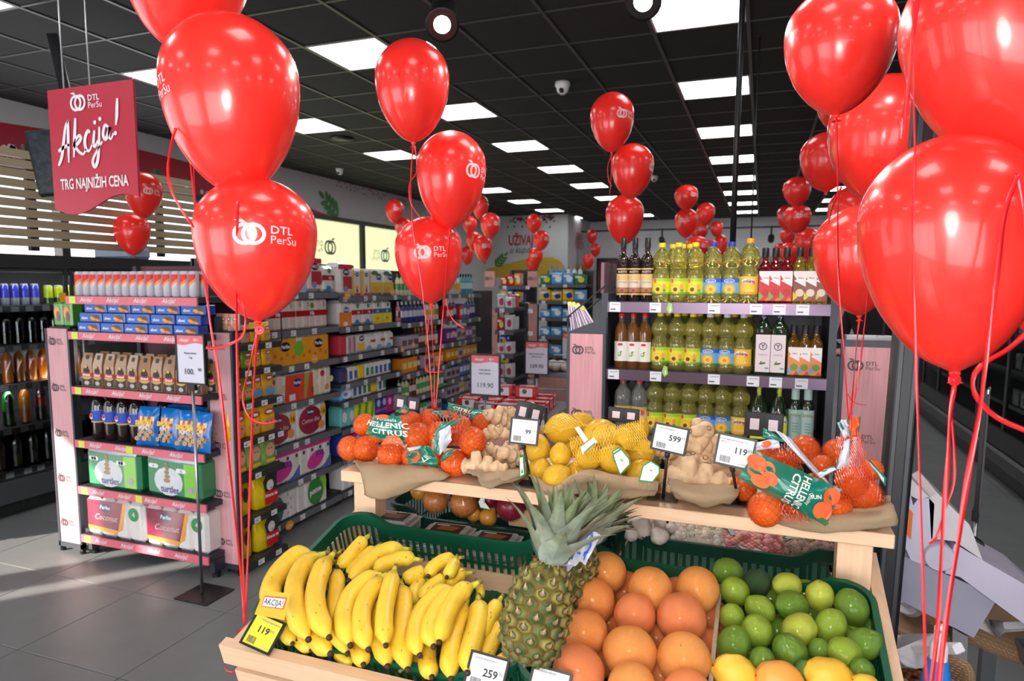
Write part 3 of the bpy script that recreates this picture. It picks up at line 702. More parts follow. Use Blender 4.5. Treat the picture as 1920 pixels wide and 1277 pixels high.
def biscuit():
    r = empty('biscuit_box'); W, h, d = .168, .052, .07; q = MB(); q.rbox(-W/2, W/2, -d/2, d/2, 0, h, .003, srgb(42, 78, 165)); a = q.build('carton', 'gloss', r)
    q = MB(); y = -d/2-.0005; q.pq(-W/2+.003, -.0, .004, h-.004, y, srgb(60, 110, 200)); q.pe(.035, .024, .035, .018, y-.0003, srgb(95, 75, 60)); q.pe(.018, .020, .020, .010, y-.0006, srgb(235, 160, 70), rot=-.3)
    q.pe(.05, .013, .022, .007, y-.0006, srgb(225, 145, 60), rot=-.2); q.text('Milka', -.04, .014, .016, y-.0006, WHITE, bold=.03) if False else q.text('albeni', -.045, .016, .02, y-.0006, WHITE, bold=.03); b_ = q.build('label_print', 'print', r)
    proto(r, [a, b_]); return Stock(r, 'box', 'blue biscuit boxes')
BB = biscuit()
for k in range(3):
    for i in range(5):
        BB.put((EX0+.13+k*.008+i*.178+(.02 if k == 2 else 0), EY+.05+k*.01, 1.325+k*.0535), 0, 'blue biscuit box in the %s row on the end shelf, %s' % (['bottom', 'middle', 'top'][k], od(i, 5)))
def coffee():
    r = empty('coffee_bag'); q = MB(); K = srgb(165, 125, 90); W, h, d = .078, .19, .05
    def sec(z, w_, dd): return [(-w_/2, -dd/2, z), (w_/2, -dd/2, z), (w_/2, dd/2, z), (-w_/2, dd/2, z)]
    S = [sec(0, W, d), sec(.02, W*1.04, d*1.05), sec(.12, W, d), sec(.165, W*.9, d*.5), sec(h, W*.8, .008)]
    vs = [p for s_ in S for p in s_]; fs = [(0, 3, 2, 1)]+[(4*i+k, 4*i+(k+1) % 4, 4*i+4+(k+1) % 4, 4*i+4+k) for i in range(4) for k in range(4)]+[(16, 17, 18, 19)]
    q.add(vs, fs, K); a = q.build('bag', 'wrap', r)
    q = MB(); y = -d/2-.003; q.pq(-.036, .036, .004, .055, y, srgb(38, 32, 30)); q.pe(0, .055, .033, .016, y-.0002, srgb(200, 165, 90)); q.pq(-.037, .037, .055, .078, y-.0006, srgb(200, 30, 38))
    q.text('Grand', 0, .060, .02, y-.001, WHITE, bold=.04); q.pq(-.037, .037, .051, .055, y-.0008, srgb(225, 190, 50)); q.pe(0, .088, .022, .02, y-.0003, srgb(45, 25, 20)); q.pe(0, .02, .018, .012, y-.0005, srgb(190, 185, 180))
    q.add([(-.012, y, .10), (.012, y, .10), (.012, -.010, .178), (-.012, -.010, .178)], [(0, 1, 2, 3)], srgb(50, 46, 44)); q.pe(0, .112, .008, .008, y-.001, srgb(230, 190, 70)); b_ = q.build('label_print', 'print', r)
    proto(r, [a, b_]); return Stock(r, 'bag', 'kraft coffee bags')
CB = coffee()
for k in range(2):
    for i in range(10): CB.put((EX0+.08+i*.088+k*.04, EY+.05+k*.07, 1.01+k*.003), random.uniform(-.12, .12), 'brown coffee bag in the %s row on the end shelf, %s' % (['front', 'rear'][k], od(i, 10)))
def bigcola():
    r = empty('cola_bottle'); h, R_ = .27, .044; q = MB()
    q.lathe([(R_*.75, 0), (R_, .012), (R_, .19), (R_*.9, .215), (R_*.5, .245), (R_*.32, .258), (R_*.32, .264)], 18, (.016, .008, .008)); a = q.build('bottle', 'dark_glass', r, math.radians(50))
    q = MB(); LB = srgb(40, 75, 190); q.lathe([(R_*1.01, .10, srgb(240, 200, 60)), (R_*1.01, .108, LB), (R_*1.01, .165, LB), (R_*1.005, .17, srgb(240, 200, 60)), (R_*.98, .174)], 18); b_ = q.build('label_wrap', 'print', r, True)
    q = MB(); q.lathe([(.016, .262), (.016, .28), (.012, .282)], 14, srgb(20, 30, 90)); c_ = q.build('cap', 'satin', r, True)
    q = MB(); q.pe(-.012, .136, .013, .017, -R_*1.04-.001, WHITE); q.pe(-.012, .140, .011, .011, -R_*1.04-.002, srgb(200, 30, 40)); d_ = q.build('emblem', 'print', r)
    proto(r, [a, b_, c_, d_]); return Stock(r, 'bottle', 'large cola bottles on the end shelf')
BC = bigcola()
for i in range(4): BC.put((EX0+.11+i*.098, EY+.07, .70), 0, 'large dark cola bottle with blue label on the end shelf, %s' % od(i, 4))
BC.put((EX0+.11+4*.098, EY+.17, .70), 0, 'large cola bottle set back behind the blue snack bags')
def snack():
    r = empty('snack_bag'); W, h, d = .145, .215, .07; q = MB(); n = 8; vs = []; fs = []
    for i in range(n+1):
        v = i/n
        for j in range(n+1):
            u = j/n; b_ = math.sin(PI*min(1, max(0, u)))**.6*math.sin(PI*v)**.5
            wv = 1-.08*math.sin(PI*v); vs.append(((u-.5)*W*wv, -b_*d/2, v*h))
    o_ = len(vs)
    for i in range(n+1):
        for j in range(n+1): p = vs[i*(n+1)+j]; vs.append((p[0], -p[1], p[2]))
    for s_ in (0, o_):
        for i in range(n):
            for j in range(n): fs.append((s_+i*(n+1)+j, s_+i*(n+1)+j+1, s_+(i+1)*(n+1)+j+1, s_+(i+1)*(n+1)+j))
    BL = srgb(20, 120, 210); cols = []
    for f in fs:
        c_ = BL
        if f[0] < o_:
            i, j = divmod(f[0], n+1)
            if 4 <= i <= 5 and 1 <= j <= 6: c_ = srgb(235, 225, 150) if (i+j) % 2 else srgb(220, 60, 60)
            if 1 <= i <= 3 and 1 <= j <= 6 and (i*3+j) % 2 == 0: c_ = srgb(215, 165, 95)
        cols.append(c_)
    q.add(vs, fs, cols); a = q.build('bag', 'foil', r, True)
    q = MB(); q.text('SMOKI', 0, .118, .034, -d/2-.004, srgb(250, 210, 60), bold=.05, rot=.06); q.text('FLIPS', 0, .092, .024, -d/2-.005, WHITE, bold=.04)
    for k in range(6): q.pe(-.04+.017*k, .04+.02*(k % 3), .013, .012, -d/2-.003, srgb(220, 170, 95), 9); q.pe(-.04+.017*k, .04+.02*(k % 3), .005, .004, -d/2-.0035, srgb(90, 110, 190), 7)
    b_ = q.build('label_print', 'print', r); proto(r, [a, b_]); return Stock(r, 'bag', 'blue snack bags on the end shelf')
SB = snack()
for i, (x_, y_, rz_) in enumerate(((.50, .04, .15), (.64, .05, -.1), (.80, .03, .1), (.90, .02, -.05), (.62, .14, .2), (.76, .14, -.2), (.88, .13, .1))):
    SB.put((EX0+x_, EY+y_, .70), rz_, 'blue snack bag on the end shelf, %s' % (od(i, 4)+' of the front row' if i < 4 else ORD[i-4]+' of the rear row'), tilt=Matrix.Rotation(-.12, 4, 'X'))
def diapers():
    r = empty('diaper_pack'); W, h, d = .41, .225, .13; G = srgb(40, 135, 85); q = MB(); q.rbox(-W/2, W/2, -d/2, d/2, 0, h, .02, G); a = q.build('pack', 'wrap', r)
    q = MB(); y = -d/2-.001; q.pe(-.03, .09, .11, .08, y, srgb(215, 220, 225)); q.pq(.09, .18, .02, .2, y, srgb(130, 205, 60)); q.add([(-.19, y+.01, h), (.19, y+.01, h), (.18, y, h-.025), (-.18, y, h-.015)], [(0, 1, 2, 3)], srgb(205, 225, 235))
    for k in range(5): q.pe(-.04+.004*(k % 2), .095+k*.023, .026-.0035*k, .012, y-.001, srgb(165-8*k, 120, 85))
    q.text('turtles', -.02, .03, .055, y-.002, srgb(80, 70, 150), sx=.95, bold=.02)
    for x_, z_ in ((-.14, .17), (.07, .16)):
        for dx in (-.02, 0, .02): q.pe(x_+dx, z_, .018, .013, y-.001, WHITE)
        q.text('4', x_, z_-.01, .026, y-.002, srgb(60, 110, 90))
    q.pe(.14, .06, .018, .018, y-.002, srgb(190, 150, 210)); b_ = q.build('label_print', 'wrap', r); proto(r, [a, b_]); return Stock(r, 'pack', 'green diaper packs')
DP = diapers()
for i in range(2): DP.put((EX0+.25+i*.45, EY+.08, .425), -.06*i, 'green wrapped diaper pack on the end shelf, %s' % ['left one', 'right one'][i])
for i in range(2): DP.put((EX0+.24+i*.45, EY+.22, .425), .05, 'green wrapped diaper pack behind the front pair, %s' % ['left one', 'right one'][i])
def rollpack(name, W, h, d, n, base, fn, m_='wrap', rows=1):
    r = empty(name); q = MB()
    for i in range(n):
        for k in range(rows): q.rbox(-W/2+W*i/n, -W/2+W*(i+1)/n, -d/2, d/2, h*k/rows, h*(k+1)/rows, min(W/n, h)*.16, base)
    a = q.build('wrapped_rolls', m_, r)
    q = MB(); fn(q, -d/2-.0008); b_ = q.build('label_print', 'wrap', r); proto(r, [a, b_]); return Stock(r, 'pack')
def badge(q, x, z, w_, y, t, c=srgb(25, 45, 110)): q.pe(x, z, w_, w_*.62, y, c); q.text(t, x, z-w_*.2, w_*.68, y-.0006, WHITE, bold=.03, shear=.2)
MAR = srgb(135, 22, 62); OR_ = srgb(240, 160, 50)
def f_coco(q, y):
    q.pp([(-.21, .045), (.02, .03), (.07, .215), (-.21, .215)], y, MAR); q.pp([(-.21, .04), (.0, .025), (.06, .06), (.095, .215), (.07, .215), (.03, .05), (-.21, .06)], y-.0003, OR_)
    badge(q, -.07, .175, .045, y-.0006, 'Perfex'); q.text('Coconut', -.07, .10, .05, y-.0006, srgb(235, 200, 205), shear=.4); q.pe(.15, .16, .04, .04, y-.0006, srgb(60, 150, 90)); q.text('4', .15, .145, .045, y-.001, WHITE)
CO = rollpack('toilet_paper_pack', .44, .23, .18, 4, srgb(232, 226, 224), f_coco)
for i in range(2): CO.put((EX0+.25+i*.46, EY+.10, .135), 0, 'maroon and orange toilet paper pack on the lowest end shelf, %s' % ['left one', 'right one'][i], group='maroon toilet paper packs')
q = MB(); q.rbox(-.035, .035, -.04, .04, 0, .14, .01, srgb(75, 150, 50)); q.pe(.0, .08, .026, .035, -.0415, srgb(230, 150, 60)); q.pe(.008, .06, .015, .03, -.042, srgb(120, 40, 60)); o = q.build('juice_carton', 'gloss'); GJ = Stock(o, 'carton')
row(GJ, 2, (-3.825, 2.84, 1.345), (.078, 0, 0), 0, 'green pouch with fruit on the left panel ledge, %s')
# ================================================================ pet food rack on the side of the end shelf
PX, PY0, PY1 = -2.60, 2.875, 3.235; PZ = [.05, .30, .55, .745, .95, 1.13, 1.27]
shelf_unit('pet_food_rack', 'narrow black rack of pet food beside the pink logo panel', .36, .17, 1.42, PZ, (.03, .03, .033), (PX, PY0, 0), PI/2, srgb(150, 95, 100), 'pink_wood', 'satin',
    prices=[[.1, .25], [.08, .22], [.1], [.02, .13, .22, .30], [.05, .17, .3], [.05, .2], [.08, .22]], thick=.012, stripw=.032)
def pouch(name, W, h, base, fn, m_='foil'):
    r = empty(name); q = MB(); d = W*.38
    S = [(0, .8, .7), (.06, 1, 1), (.55, .98, .9), (.85, .92, .4), (1, .9, .06)]
    vs = []; n = 10
    for z_, a_, b_ in S:
        for k in range(n): an = 2*PI*k/n; c_, s_ = math.cos(an), math.sin(an); vs.append((W/2*a_*math.copysign(abs(c_)**.6, c_), d/2*b_*math.copysign(abs(s_)**.8, s_), z_*h))
    fs = [(i*n+k, i*n+(k+1) % n, (i+1)*n+(k+1) % n, (i+1)*n+k) for i in range(4) for k in range(n)]+[tuple(range(n))[::-1], tuple(4*n+k for k in range(n))]
    q.add(vs, fs, base); a = q.build('pouch', m_, r, True); q = MB(); fn(q, -d/2-.003, W, h); b_ = q.build('label_print', 'print', r); proto(r, [a, b_]); return Stock(r, 'pack')
YE = srgb(240, 185, 30)
def f_ped(q, y, W, h): q.pe(0, h*.68, W*.28, h*.1, y, srgb(200, 30, 40)); q.pe(0, h*.68, W*.2, h*.05, y-.0004, WHITE); q.pe(0, h*.3, W*.32, h*.18, y, srgb(205, 150, 95)); q.pe(-W*.1, h*.34, W*.05, h*.03, y-.0004, (.05, .03, .02)); q.pe(W*.1, h*.34, W*.05, h*.03, y-.0004, (.05, .03, .02))
def f_pedb(q, y, W, h): f_ped(q, y, W, h); q.pq(-W*.35, W*.35, h*.08, h*.3, y-.0006, srgb(90, 150, 205))
def f_yel(q, y, W, h):
    q.pp([(-W*.1, h*.42), (W*.42, h*.42), (W*.44, h*.9), (W*.05, h*.98), (-W*.2, h*.7)], y, (.03, .03, .03)); q.pe(W*.12, h*.58, W*.16, h*.14, y-.0004, srgb(225, 215, 215)); q.pe(W*.15, h*.5, W*.05, h*.04, y-.0008, srgb(225, 140, 150))
    q.pq(-W*.12, W*.45, h*.08, h*.42, y-.0008, srgb(205, 30, 32)); q.text('Hrana za', W*.16, h*.28, W*.15, y-.0012, WHITE, bold=.04)
def f_yelb(q, y, W, h): q.pe(W*.1, h*.55, W*.16, h*.2, y, (.03, .03, .03)); q.pe(-W*.2, h*.6, W*.12, h*.12, y, srgb(215, 60, 30)); q.pe(-W*.15, h*.12, W*.14, h*.05, y, srgb(120, 190, 70))
def f_grn(q, y, W, h): q.pe(0, h*.55, W*.3, h*.25, y, srgb(215, 170, 130)); q.pq(-W*.25, W*.3, h*.1, h*.22, y-.0004, srgb(235, 190, 60)); q.pe(-W*.08, h*.6, W*.04, h*.03, y-.0006, (.05, .04, .03)); q.pe(W*.1, h*.6, W*.04, h*.03, y-.0006, (.05, .04, .03))
P1 = pouch('pet_food_pouch', .085, .11, YE, f_ped); P1g = pouch('pet_food_pouch', .085, .11, srgb(120, 150, 50), f_ped); P1p = pouch('pet_food_pouch', .075, .10, srgb(215, 165, 150), f_ped)
P2 = pouch('pet_food_pouch', .10, .16, srgb(225, 165, 30), f_pedb); P3 = pouch('pet_food_bag', .14, .175, YE, f_ped); P4 = pouch('pet_food_bag', .13, .165, srgb(140, 175, 90), f_grn)
P5 = pouch('dog_food_bag', .19, .225, srgb(235, 205, 25), f_yel); P6 = pouch('dog_food_bag', .13, .22, srgb(230, 205, 25), f_yelb)
def prow(st, n, y0, dy, z_, lab, x_=PX-.06, **k):
    for i in range(n): st.put((x_, y0+i*dy, z_), PI/2+random.uniform(-.06, .06), lab % ['nearest', 'second', 'third', 'fourth', 'fifth'][i], **k)
prow(P1, 2, 3.09, .09, 1.27, 'yellow pet pouch on the top rack shelf, %s'); prow(P1p, 2, 2.93, .085, 1.27, 'pinkish pet pouch on the top rack shelf, %s')
prow(P1, 2, 3.09, .09, 1.13, 'yellow pet pouch on the second rack shelf, %s'); prow(P1g, 2, 2.925, .09, 1.13, 'green pet pouch on the second rack shelf, %s')
prow(P2, 2, 3.08, .10, .95, 'yellow blue dog treat pouch on the third rack shelf, %s'); prow(P1g, 2, 2.92, .085, .95, 'olive pet pouch on the third rack shelf, %s', scale=1.35)
prow(P3, 3, 2.92, .12, .745, 'yellow pet food bag on the fourth rack shelf, %s'); prow(P4, 3, 2.92, .12, .55, 'green pet food bag on the fifth rack shelf, %s')
for z_, n_ in ((.30, 'sixth'), (.05, 'bottom')):
    P5.put((PX-.075, 3.13, z_), PI/2, 'yellow dog food bag with red panel on the %s rack shelf' % n_); P6.put((PX-.075, 2.95, z_), PI/2, 'plain yellow dog food bag on the %s rack shelf' % n_)
# small pouches standing on the ledge above the right pink panel
prow2 = [P1p.put((-2.755+i*.04, 2.93, 1.345), random.uniform(-.2, .2), 'pinkish pouch on the ledge above the middle pink panel, %s' % od(i, 4), scale=(.6, .8, .9)) for i in range(4)]
q = MB(); q.box(0, .16, 0, .2, -.012, 0, (.02, .02, .022)); o = q.build('ledge', 'dark_metal'); o.location = (-2.78, 2.885, 1.345); tag(o, 'small black ledge above the middle pink panel holding pinkish pouches', 'shelf')
q = MB(); q.box(0, .30, 0, .025, 0, .34, srgb(95, 50, 60)); o = q.build('backboard', 'pink_wood'); o.location = (-3.05, 3.27, 1.40); tag(o, 'dark rose backboard above the pet food rack', 'panel')
q = MB(); q.tube([(PX-.01, 2.90, 1.55), (PX-.01, 3.02, 1.45), (PX-.01, 3.05, 1.40)], .004, 6, BLACK); q.tube([(PX+.01, 3.0, 1.50), (PX+.01, 3.2, 1.48), (PX+.01, 3.24, 1.42), (PX+.01, 3.24, 1.26)], .004, 6, BLACK); o = q.build('wire_guard', 'dark_metal'); tag(o, 'thin black wire guard on top of the pet food rack', 'rail')
# ================================================================ long aisle shelf of paper goods
AX = -2.78
bays = [(3.27, 4.08, [.09, .33, .58, .84, 1.08, 1.305, 1.54]), (4.10, 4.98, [.09, .34, .55, .75, .88, 1.08, 1.29, 1.51]), (5.0, 5.85, [.15, .4, .62, .84, 1.04, 1.27, 1.5]), (5.87, 6.7, [.15, .33, .5, .68, .86, 1.04, 1.25, 1.5])]
rr = random.Random(5)
nmb = ['nearest', 'second', 'third', 'farthest']
for k, (y0, y1, zs) in enumerate(bays):
    pr = [[rr.uniform(.02, .1)+j*rr.uniform(.17, .24) for j in range(int((y1-y0)/.26)+(1 if k else 0))] for _ in zs]
    shelf_unit('aisle_shelf', 'grey steel aisle shelf of household goods, %s section' % nmb[k], y1-y0, .5, 1.75 if k < 2 else 1.72, zs, srgb(104, 106, 112), (AX, y0, 0), PI/2, (.03, .03, .033), prices=pr, stripw=.038)
WH = srgb(226, 222, 220)
def pk(W, h, d, base, fn, n=1, rows=1, name='paper_pack', m_='wrap'):
    s_ = rollpack(name, W, h, d, n, base, fn, m_, rows); s_.W = W; return s_
def f_hit(q, y, W=.34, h=.19): q.pq(-W/2, W/2, h*.42, h*.62, y, srgb(175, 28, 35)); q.text('Hit', 0, h*.46, .035, y-.0006, WHITE, bold=.03); q.pe(.0, h*.78, .022, .02, y, srgb(80, 150, 60)); [q.pe(-W*.38+W*.25*i, h*.82, .014, .018, y-.0003, srgb(170, 165, 160)) for i in range(4) if i != 2]
def f_hit2(q, y): q.pq(-.07, .07, .08, .115, y, srgb(175, 28, 35)); q.text('Hit', .02, .088, .026, y-.0006, WHITE, bold=.03); q.pe(.01, .145, .02, .018, y, srgb(70, 150, 70)); q.pe(0, .025, .028, .02, y, srgb(70, 130, 195))
def f_hit3(q, y): q.pq(-.07, .07, .0, .08, y, srgb(235, 215, 40)); q.pq(-.07, .07, .08, .115, y, srgb(50, 90, 170)); q.text('Hit', .0, .088, .026, y-.0006, WHITE, bold=.03); q.pe(.01, .145, .02, .018, y, srgb(70, 150, 70)); q.pe(.0, .04, .02, .012, y-.0004, srgb(225, 130, 40))
def f_or(q, y): q.pq(-.075, .075, 0, .105, y, srgb(245, 135, 45)); badge(q, .01, .12, .035, y-.0006, 'Perfex', srgb(50, 90, 160)); q.pe(.0, .02, .03, .015, y-.0004, WHITE)
def f_orange(q, y): q.pp([(-.17, 0), (.34/2, 0), (.17, .17), (-.1, .17), (-.17, .12)], y, srgb(240, 165, 35)); q.pe(-.15, .1, .05, .05, y-.0004, srgb(130, 190, 60)); badge(q, .06, .12, .05, y-.0008, 'Perfex', srgb(30, 35, 70)); [q.pe(-.1+.06*i, .05+.02*(i % 2), .016, .014, y-.0006, srgb(220, 120, 40)) for i in range(5)]
def f_red(q, y): q.pp([(-.15, 0), (.15, 0), (.15, .17), (-.13, .175)], y, srgb(225, 65, 35)); q.pp([(.05, 0), (.07, 0), (.11, .17), (.06, .17)], y-.0004, srgb(150, 175, 60)); badge(q, -.02, .12, .045, y-.0008, 'Perfex'); q.pq(-.1, -.04, .01, .05, y-.0005, srgb(230, 225, 225))
def f_flow(q, y): [q.pe(-.1+.05*i, .05+.05*(i % 3), .025, .022, y, (srgb(225, 205, 170), srgb(240, 235, 225), srgb(200, 40, 80), srgb(230, 150, 60))[i % 4]) for i in range(5)]
def f_cot(q, y): q.pe(-.02, .11, .125, .095, y, srgb(150, 25, 60), 20); badge(q, -.02, .165, .035, y-.0006, 'Perfex'); q.text('Cotton like', -.02, .095, .042, y-.0006, srgb(235, 200, 205), shear=.3); q.pe(.1, .06, .035, .03, y-.0004, srgb(235, 150, 70)); q.pq(.09, .15, .12, .19, y-.0006, srgb(240, 180, 60)); q.text('16', .12, .135, .045, y-.001, srgb(60, 30, 30), bold=.03)
def f_xxl(q, y): q.pq(-.17, .17, .175, .2, y, srgb(220, 60, 150)); q.pe(.0, .08, .1, .055, y, srgb(225, 60, 155), 18, .3); q.text('XXL', .04, .1, .05, y-.0006, srgb(60, 60, 150), bold=.04, shear=.2); q.pp([(.02, 0), (.17, 0), (.17, .09), (.1, .03)], y-.0003, srgb(90, 110, 170)); [q.pe(-.13+.09*i, .155, .013, .014, y-.0004, (.05, .04, .04)) for i in range(4)]
def f_pome(q, y): q.pe(.03, .1, .085, .095, y, srgb(55, 140, 55), 18, .3); q.pe(.1, .12, .05, .08, y+.0003, srgb(150, 210, 90), 16, -.4); q.text('pome', .03, .09, .055, y-.0006, WHITE, bold=.04, rot=.1)
def f_teal(q, y): q.pe(-.05, .09, .07, .085, y, srgb(25, 120, 120), 18); q.pe(-.05, .1, .025, .03, y-.0005, srgb(60, 170, 90)); [q.pe(.06+.03*(i % 2), .04+.03*i, .012, .012, y, srgb(190, 190, 200)) for i in range(5)]
def f_mici(q, y): q.pq(-.085, .085, .19, .225, y, srgb(215, 45, 65)); badge(q, .01, .17, .04, y-.0006, 'MICI', srgb(40, 40, 80)); q.pp([(-.03, .05), (.08, .05), (.08, .14), (-.03, .14)], y, srgb(190, 50, 65)); q.pe(0, .05, .03, .022, y-.0004, srgb(150, 140, 170))
def f_yw(q, y): q.pq(-.06, -.035, 0, .19, y, srgb(240, 200, 60)); q.pq(.045, .06, 0, .19, y, srgb(235, 170, 50)); badge(q, 0, .155, .025, y-.0006, 'Perf', srgb(50, 60, 120)); q.pe(0, .05, .02, .03, y-.0003, srgb(240, 160, 60)); q.pe(0, .035, .012, .014, y-.0006, srgb(60, 80, 160)); q.pq(-.035, .045, .0, .02, y-.0004, srgb(220, 70, 70))
def f_kr(q, y): q.pq(-.08, .08, .02, .1, y, srgb(230, 190, 50)); q.pe(-.03, .17, .05, .018, y, srgb(70, 130, 70)); badge(q, .03, .14, .04, y-.0006, 'MICI', srgb(30, 40, 100)); [q.pe(-.05+.03*i, .05, .02, .02, y-.0006, srgb(220, 170, 60)) for i in range(3)]
def f_cream(q, y): q.pq(-.055, .055, .085, .185, y, srgb(225, 210, 170)); q.text('XXL', 0, .12, .03, y-.0006, srgb(90, 80, 60)); q.pq(-.055, .055, 0, .085, y, srgb(170, 195, 225))
def f_bars(q, y): [q.pq(-.045+.018*i, -.035+.018*i, .02, .13, y, (srgb(200, 60, 80), srgb(40, 50, 90), srgb(230, 150, 170))[i % 3]) for i in range(6)]
def f_blue(q, y): q.pe(0, .05, .06, .035, y, srgb(235, 240, 250)); q.pe(-.02, .05, .03, .015, y-.0004, srgb(90, 160, 215))
none = lambda q, y: None
K = dict(hit=pk(.34, .19, .13, srgb(215, 200, 190), f_hit, 5), hit2=pk(.14, .18, .13, WH, f_hit2), hit3=pk(.14, .18, .13, WH, f_hit3), orp=pk(.15, .19, .13, WH, f_or), org=pk(.34, .18, .13, WH, f_orange, 5), red=pk(.30, .18, .13, WH, f_red, 4),
 flow=pk(.2, .19, .13, srgb(222, 212, 190), f_flow, 3), cot=pk(.32, .21, .13, WH, f_cot, 4), xxl=pk(.34, .2, .13, WH, f_xxl, 4), pome=pk(.33, .19, .13, WH, f_pome, 4), teal=pk(.3, .19, .13, WH, f_teal, 4), mici=pk(.17, .235, .13, WH, f_mici), yw=pk(.12, .2, .13, WH, f_yw), kr=pk(.17, .2, .13, WH, f_kr),
 cream=pk(.11, .19, .13, WH, f_cream), redp=pk(.09, .15, .13, srgb(205, 60, 75), none), navy=pk(.1, .11, .13, srgb(60, 65, 110), none), bars=pk(.11, .14, .13, WH, f_bars), ylw=pk(.12, .14, .13, WH, lambda q, y: (q.pq(-.05, .05, .02, .08, y, srgb(235, 190, 40)), badge(q, .01, .11, .035, y-.0005, 'MICI', srgb(30, 40, 80)))),
 wht=pk(.14, .14, .13, WH, lambda q, y: (q.pe(-.02, .03, .04, .02, y, srgb(120, 170, 200)), q.pq(0, .07, .07, .09, y, srgb(190, 50, 60)))), blue=pk(.15, .10, .13, srgb(120, 190, 235), f_blue), tb=pk(.06, .11, .12, WH, lambda q, y: q.pq(-.02, .02, .02, .08, y, srgb(60, 100, 170)), name='tissue_box'),
 tg=pk(.06, .11, .12, WH, lambda q, y: q.pq(-.02, .02, .02, .08, y, srgb(60, 140, 100)), name='tissue_box'), ty=pk(.09, .11, .12, srgb(240, 205, 50), none, name='tissue_box'), teal2=pk(.09, .16, .12, srgb(110, 195, 195), lambda q, y: q.pe(0, .08, .03, .04, y, WHITE)), lime=pk(.09, .17, .12, srgb(220, 225, 60), lambda q, y: q.pp([(-.03, .02), (.0, .02), (.03, .14), (.0, .15)], y, srgb(100, 185, 60))),
 indigo=pk(.08, .17, .12, srgb(45, 70, 170), lambda q, y: (q.pe(0, .11, .025, .03, y, srgb(200, 215, 240)), q.pq(-.04, .04, .04, .06, y-.0004, srgb(220, 80, 150)))), mag=pk(.08, .16, .12, srgb(190, 40, 130), lambda q, y: q.pe(0, .1, .025, .03, y, srgb(240, 190, 220))))
nicek = dict(hit='cream roll pack with red band', hit2='white pack with red band', hit3='white pack with blue and yellow bands', orp='white and orange pack', org='orange roll pack with green corner', red='bright red roll pack', flow='cream floral roll pack', cot='white pack with maroon oval', xxl='white and pink large roll pack', pome='white pack with green apple shape', teal='white pack with teal circle',
 mici='tall white and red pack', yw='white and yellow striped pack', kr='white pack with yellow band', cream='cream and pale blue pack', redp='plain red pack', navy='plain navy pack', bars='white pack with coloured bars', ylw='white and yellow napkin pack', wht='white napkin pack', blue='light blue pack', tb='white and blue tissue box', tg='white and green tissue box', ty='yellow tissue box', teal2='teal pack', lime='yellow and lime pack', indigo='indigo pack', mag='magenta pack')
lev = ['bottom', 'second', 'third', 'fourth', 'fifth', 'sixth', 'seventh', 'eighth']
def fill(bay, level, keys, y0=None):
    y = (bays[bay][0]+.02) if y0 is None else y0; z_ = bays[bay][2][level]; seen = {}
    for k in keys:
        s_ = K[k]; seen[k] = seen.get(k, 0)+1
        if y+s_.W > bays[bay][1]+.02: break
        s_.put((AX-.075, y+s_.W/2, z_), PI/2, '%s%s on the %s level, %s aisle section' % ('' if keys.count(k) == 1 else ORD[seen[k]-1]+' ', nicek[k], lev[level], nmb[bay])); y += s_.W+.006
fill(0, 6, ['hit', 'cream', 'mici', 'hit2']); fill(0, 5, ['hit', 'hit']); fill(0, 4, ['org', 'org']); fill(0, 3, ['flow', 'red', 'flow']); fill(0, 2, ['cot', 'cot']); fill(0, 1, ['xxl', 'xxl']); fill(0, 0, ['teal', 'pome'])
fill(1, 7, ['mici', 'yw', 'yw', 'kr', 'kr', 'cream']); fill(1, 6, ['orp', 'hit2', 'hit2', 'hit3', 'hit3']); fill(1, 5, ['redp', 'bars', 'ylw', 'wht', 'wht', 'wht']); fill(1, 4, ['navy', 'tb', 'tb', 'ty', 'tg', 'tg', 'tb', 'tb', 'tb', 'tb']); fill(1, 3, ['blue', 'tb', 'tb', 'tg', 'tg', 'ty', 'tb', 'tg']); fill(1, 2, ['teal2', 'teal2', 'lime', 'lime', 'lime', 'indigo', 'indigo', 'mag', 'mag']); fill(1, 1, ['indigo', 'mag', 'mag', 'teal2', 'lime', 'indigo', 'indigo']); fill(1, 0, ['pome', 'xxl'])
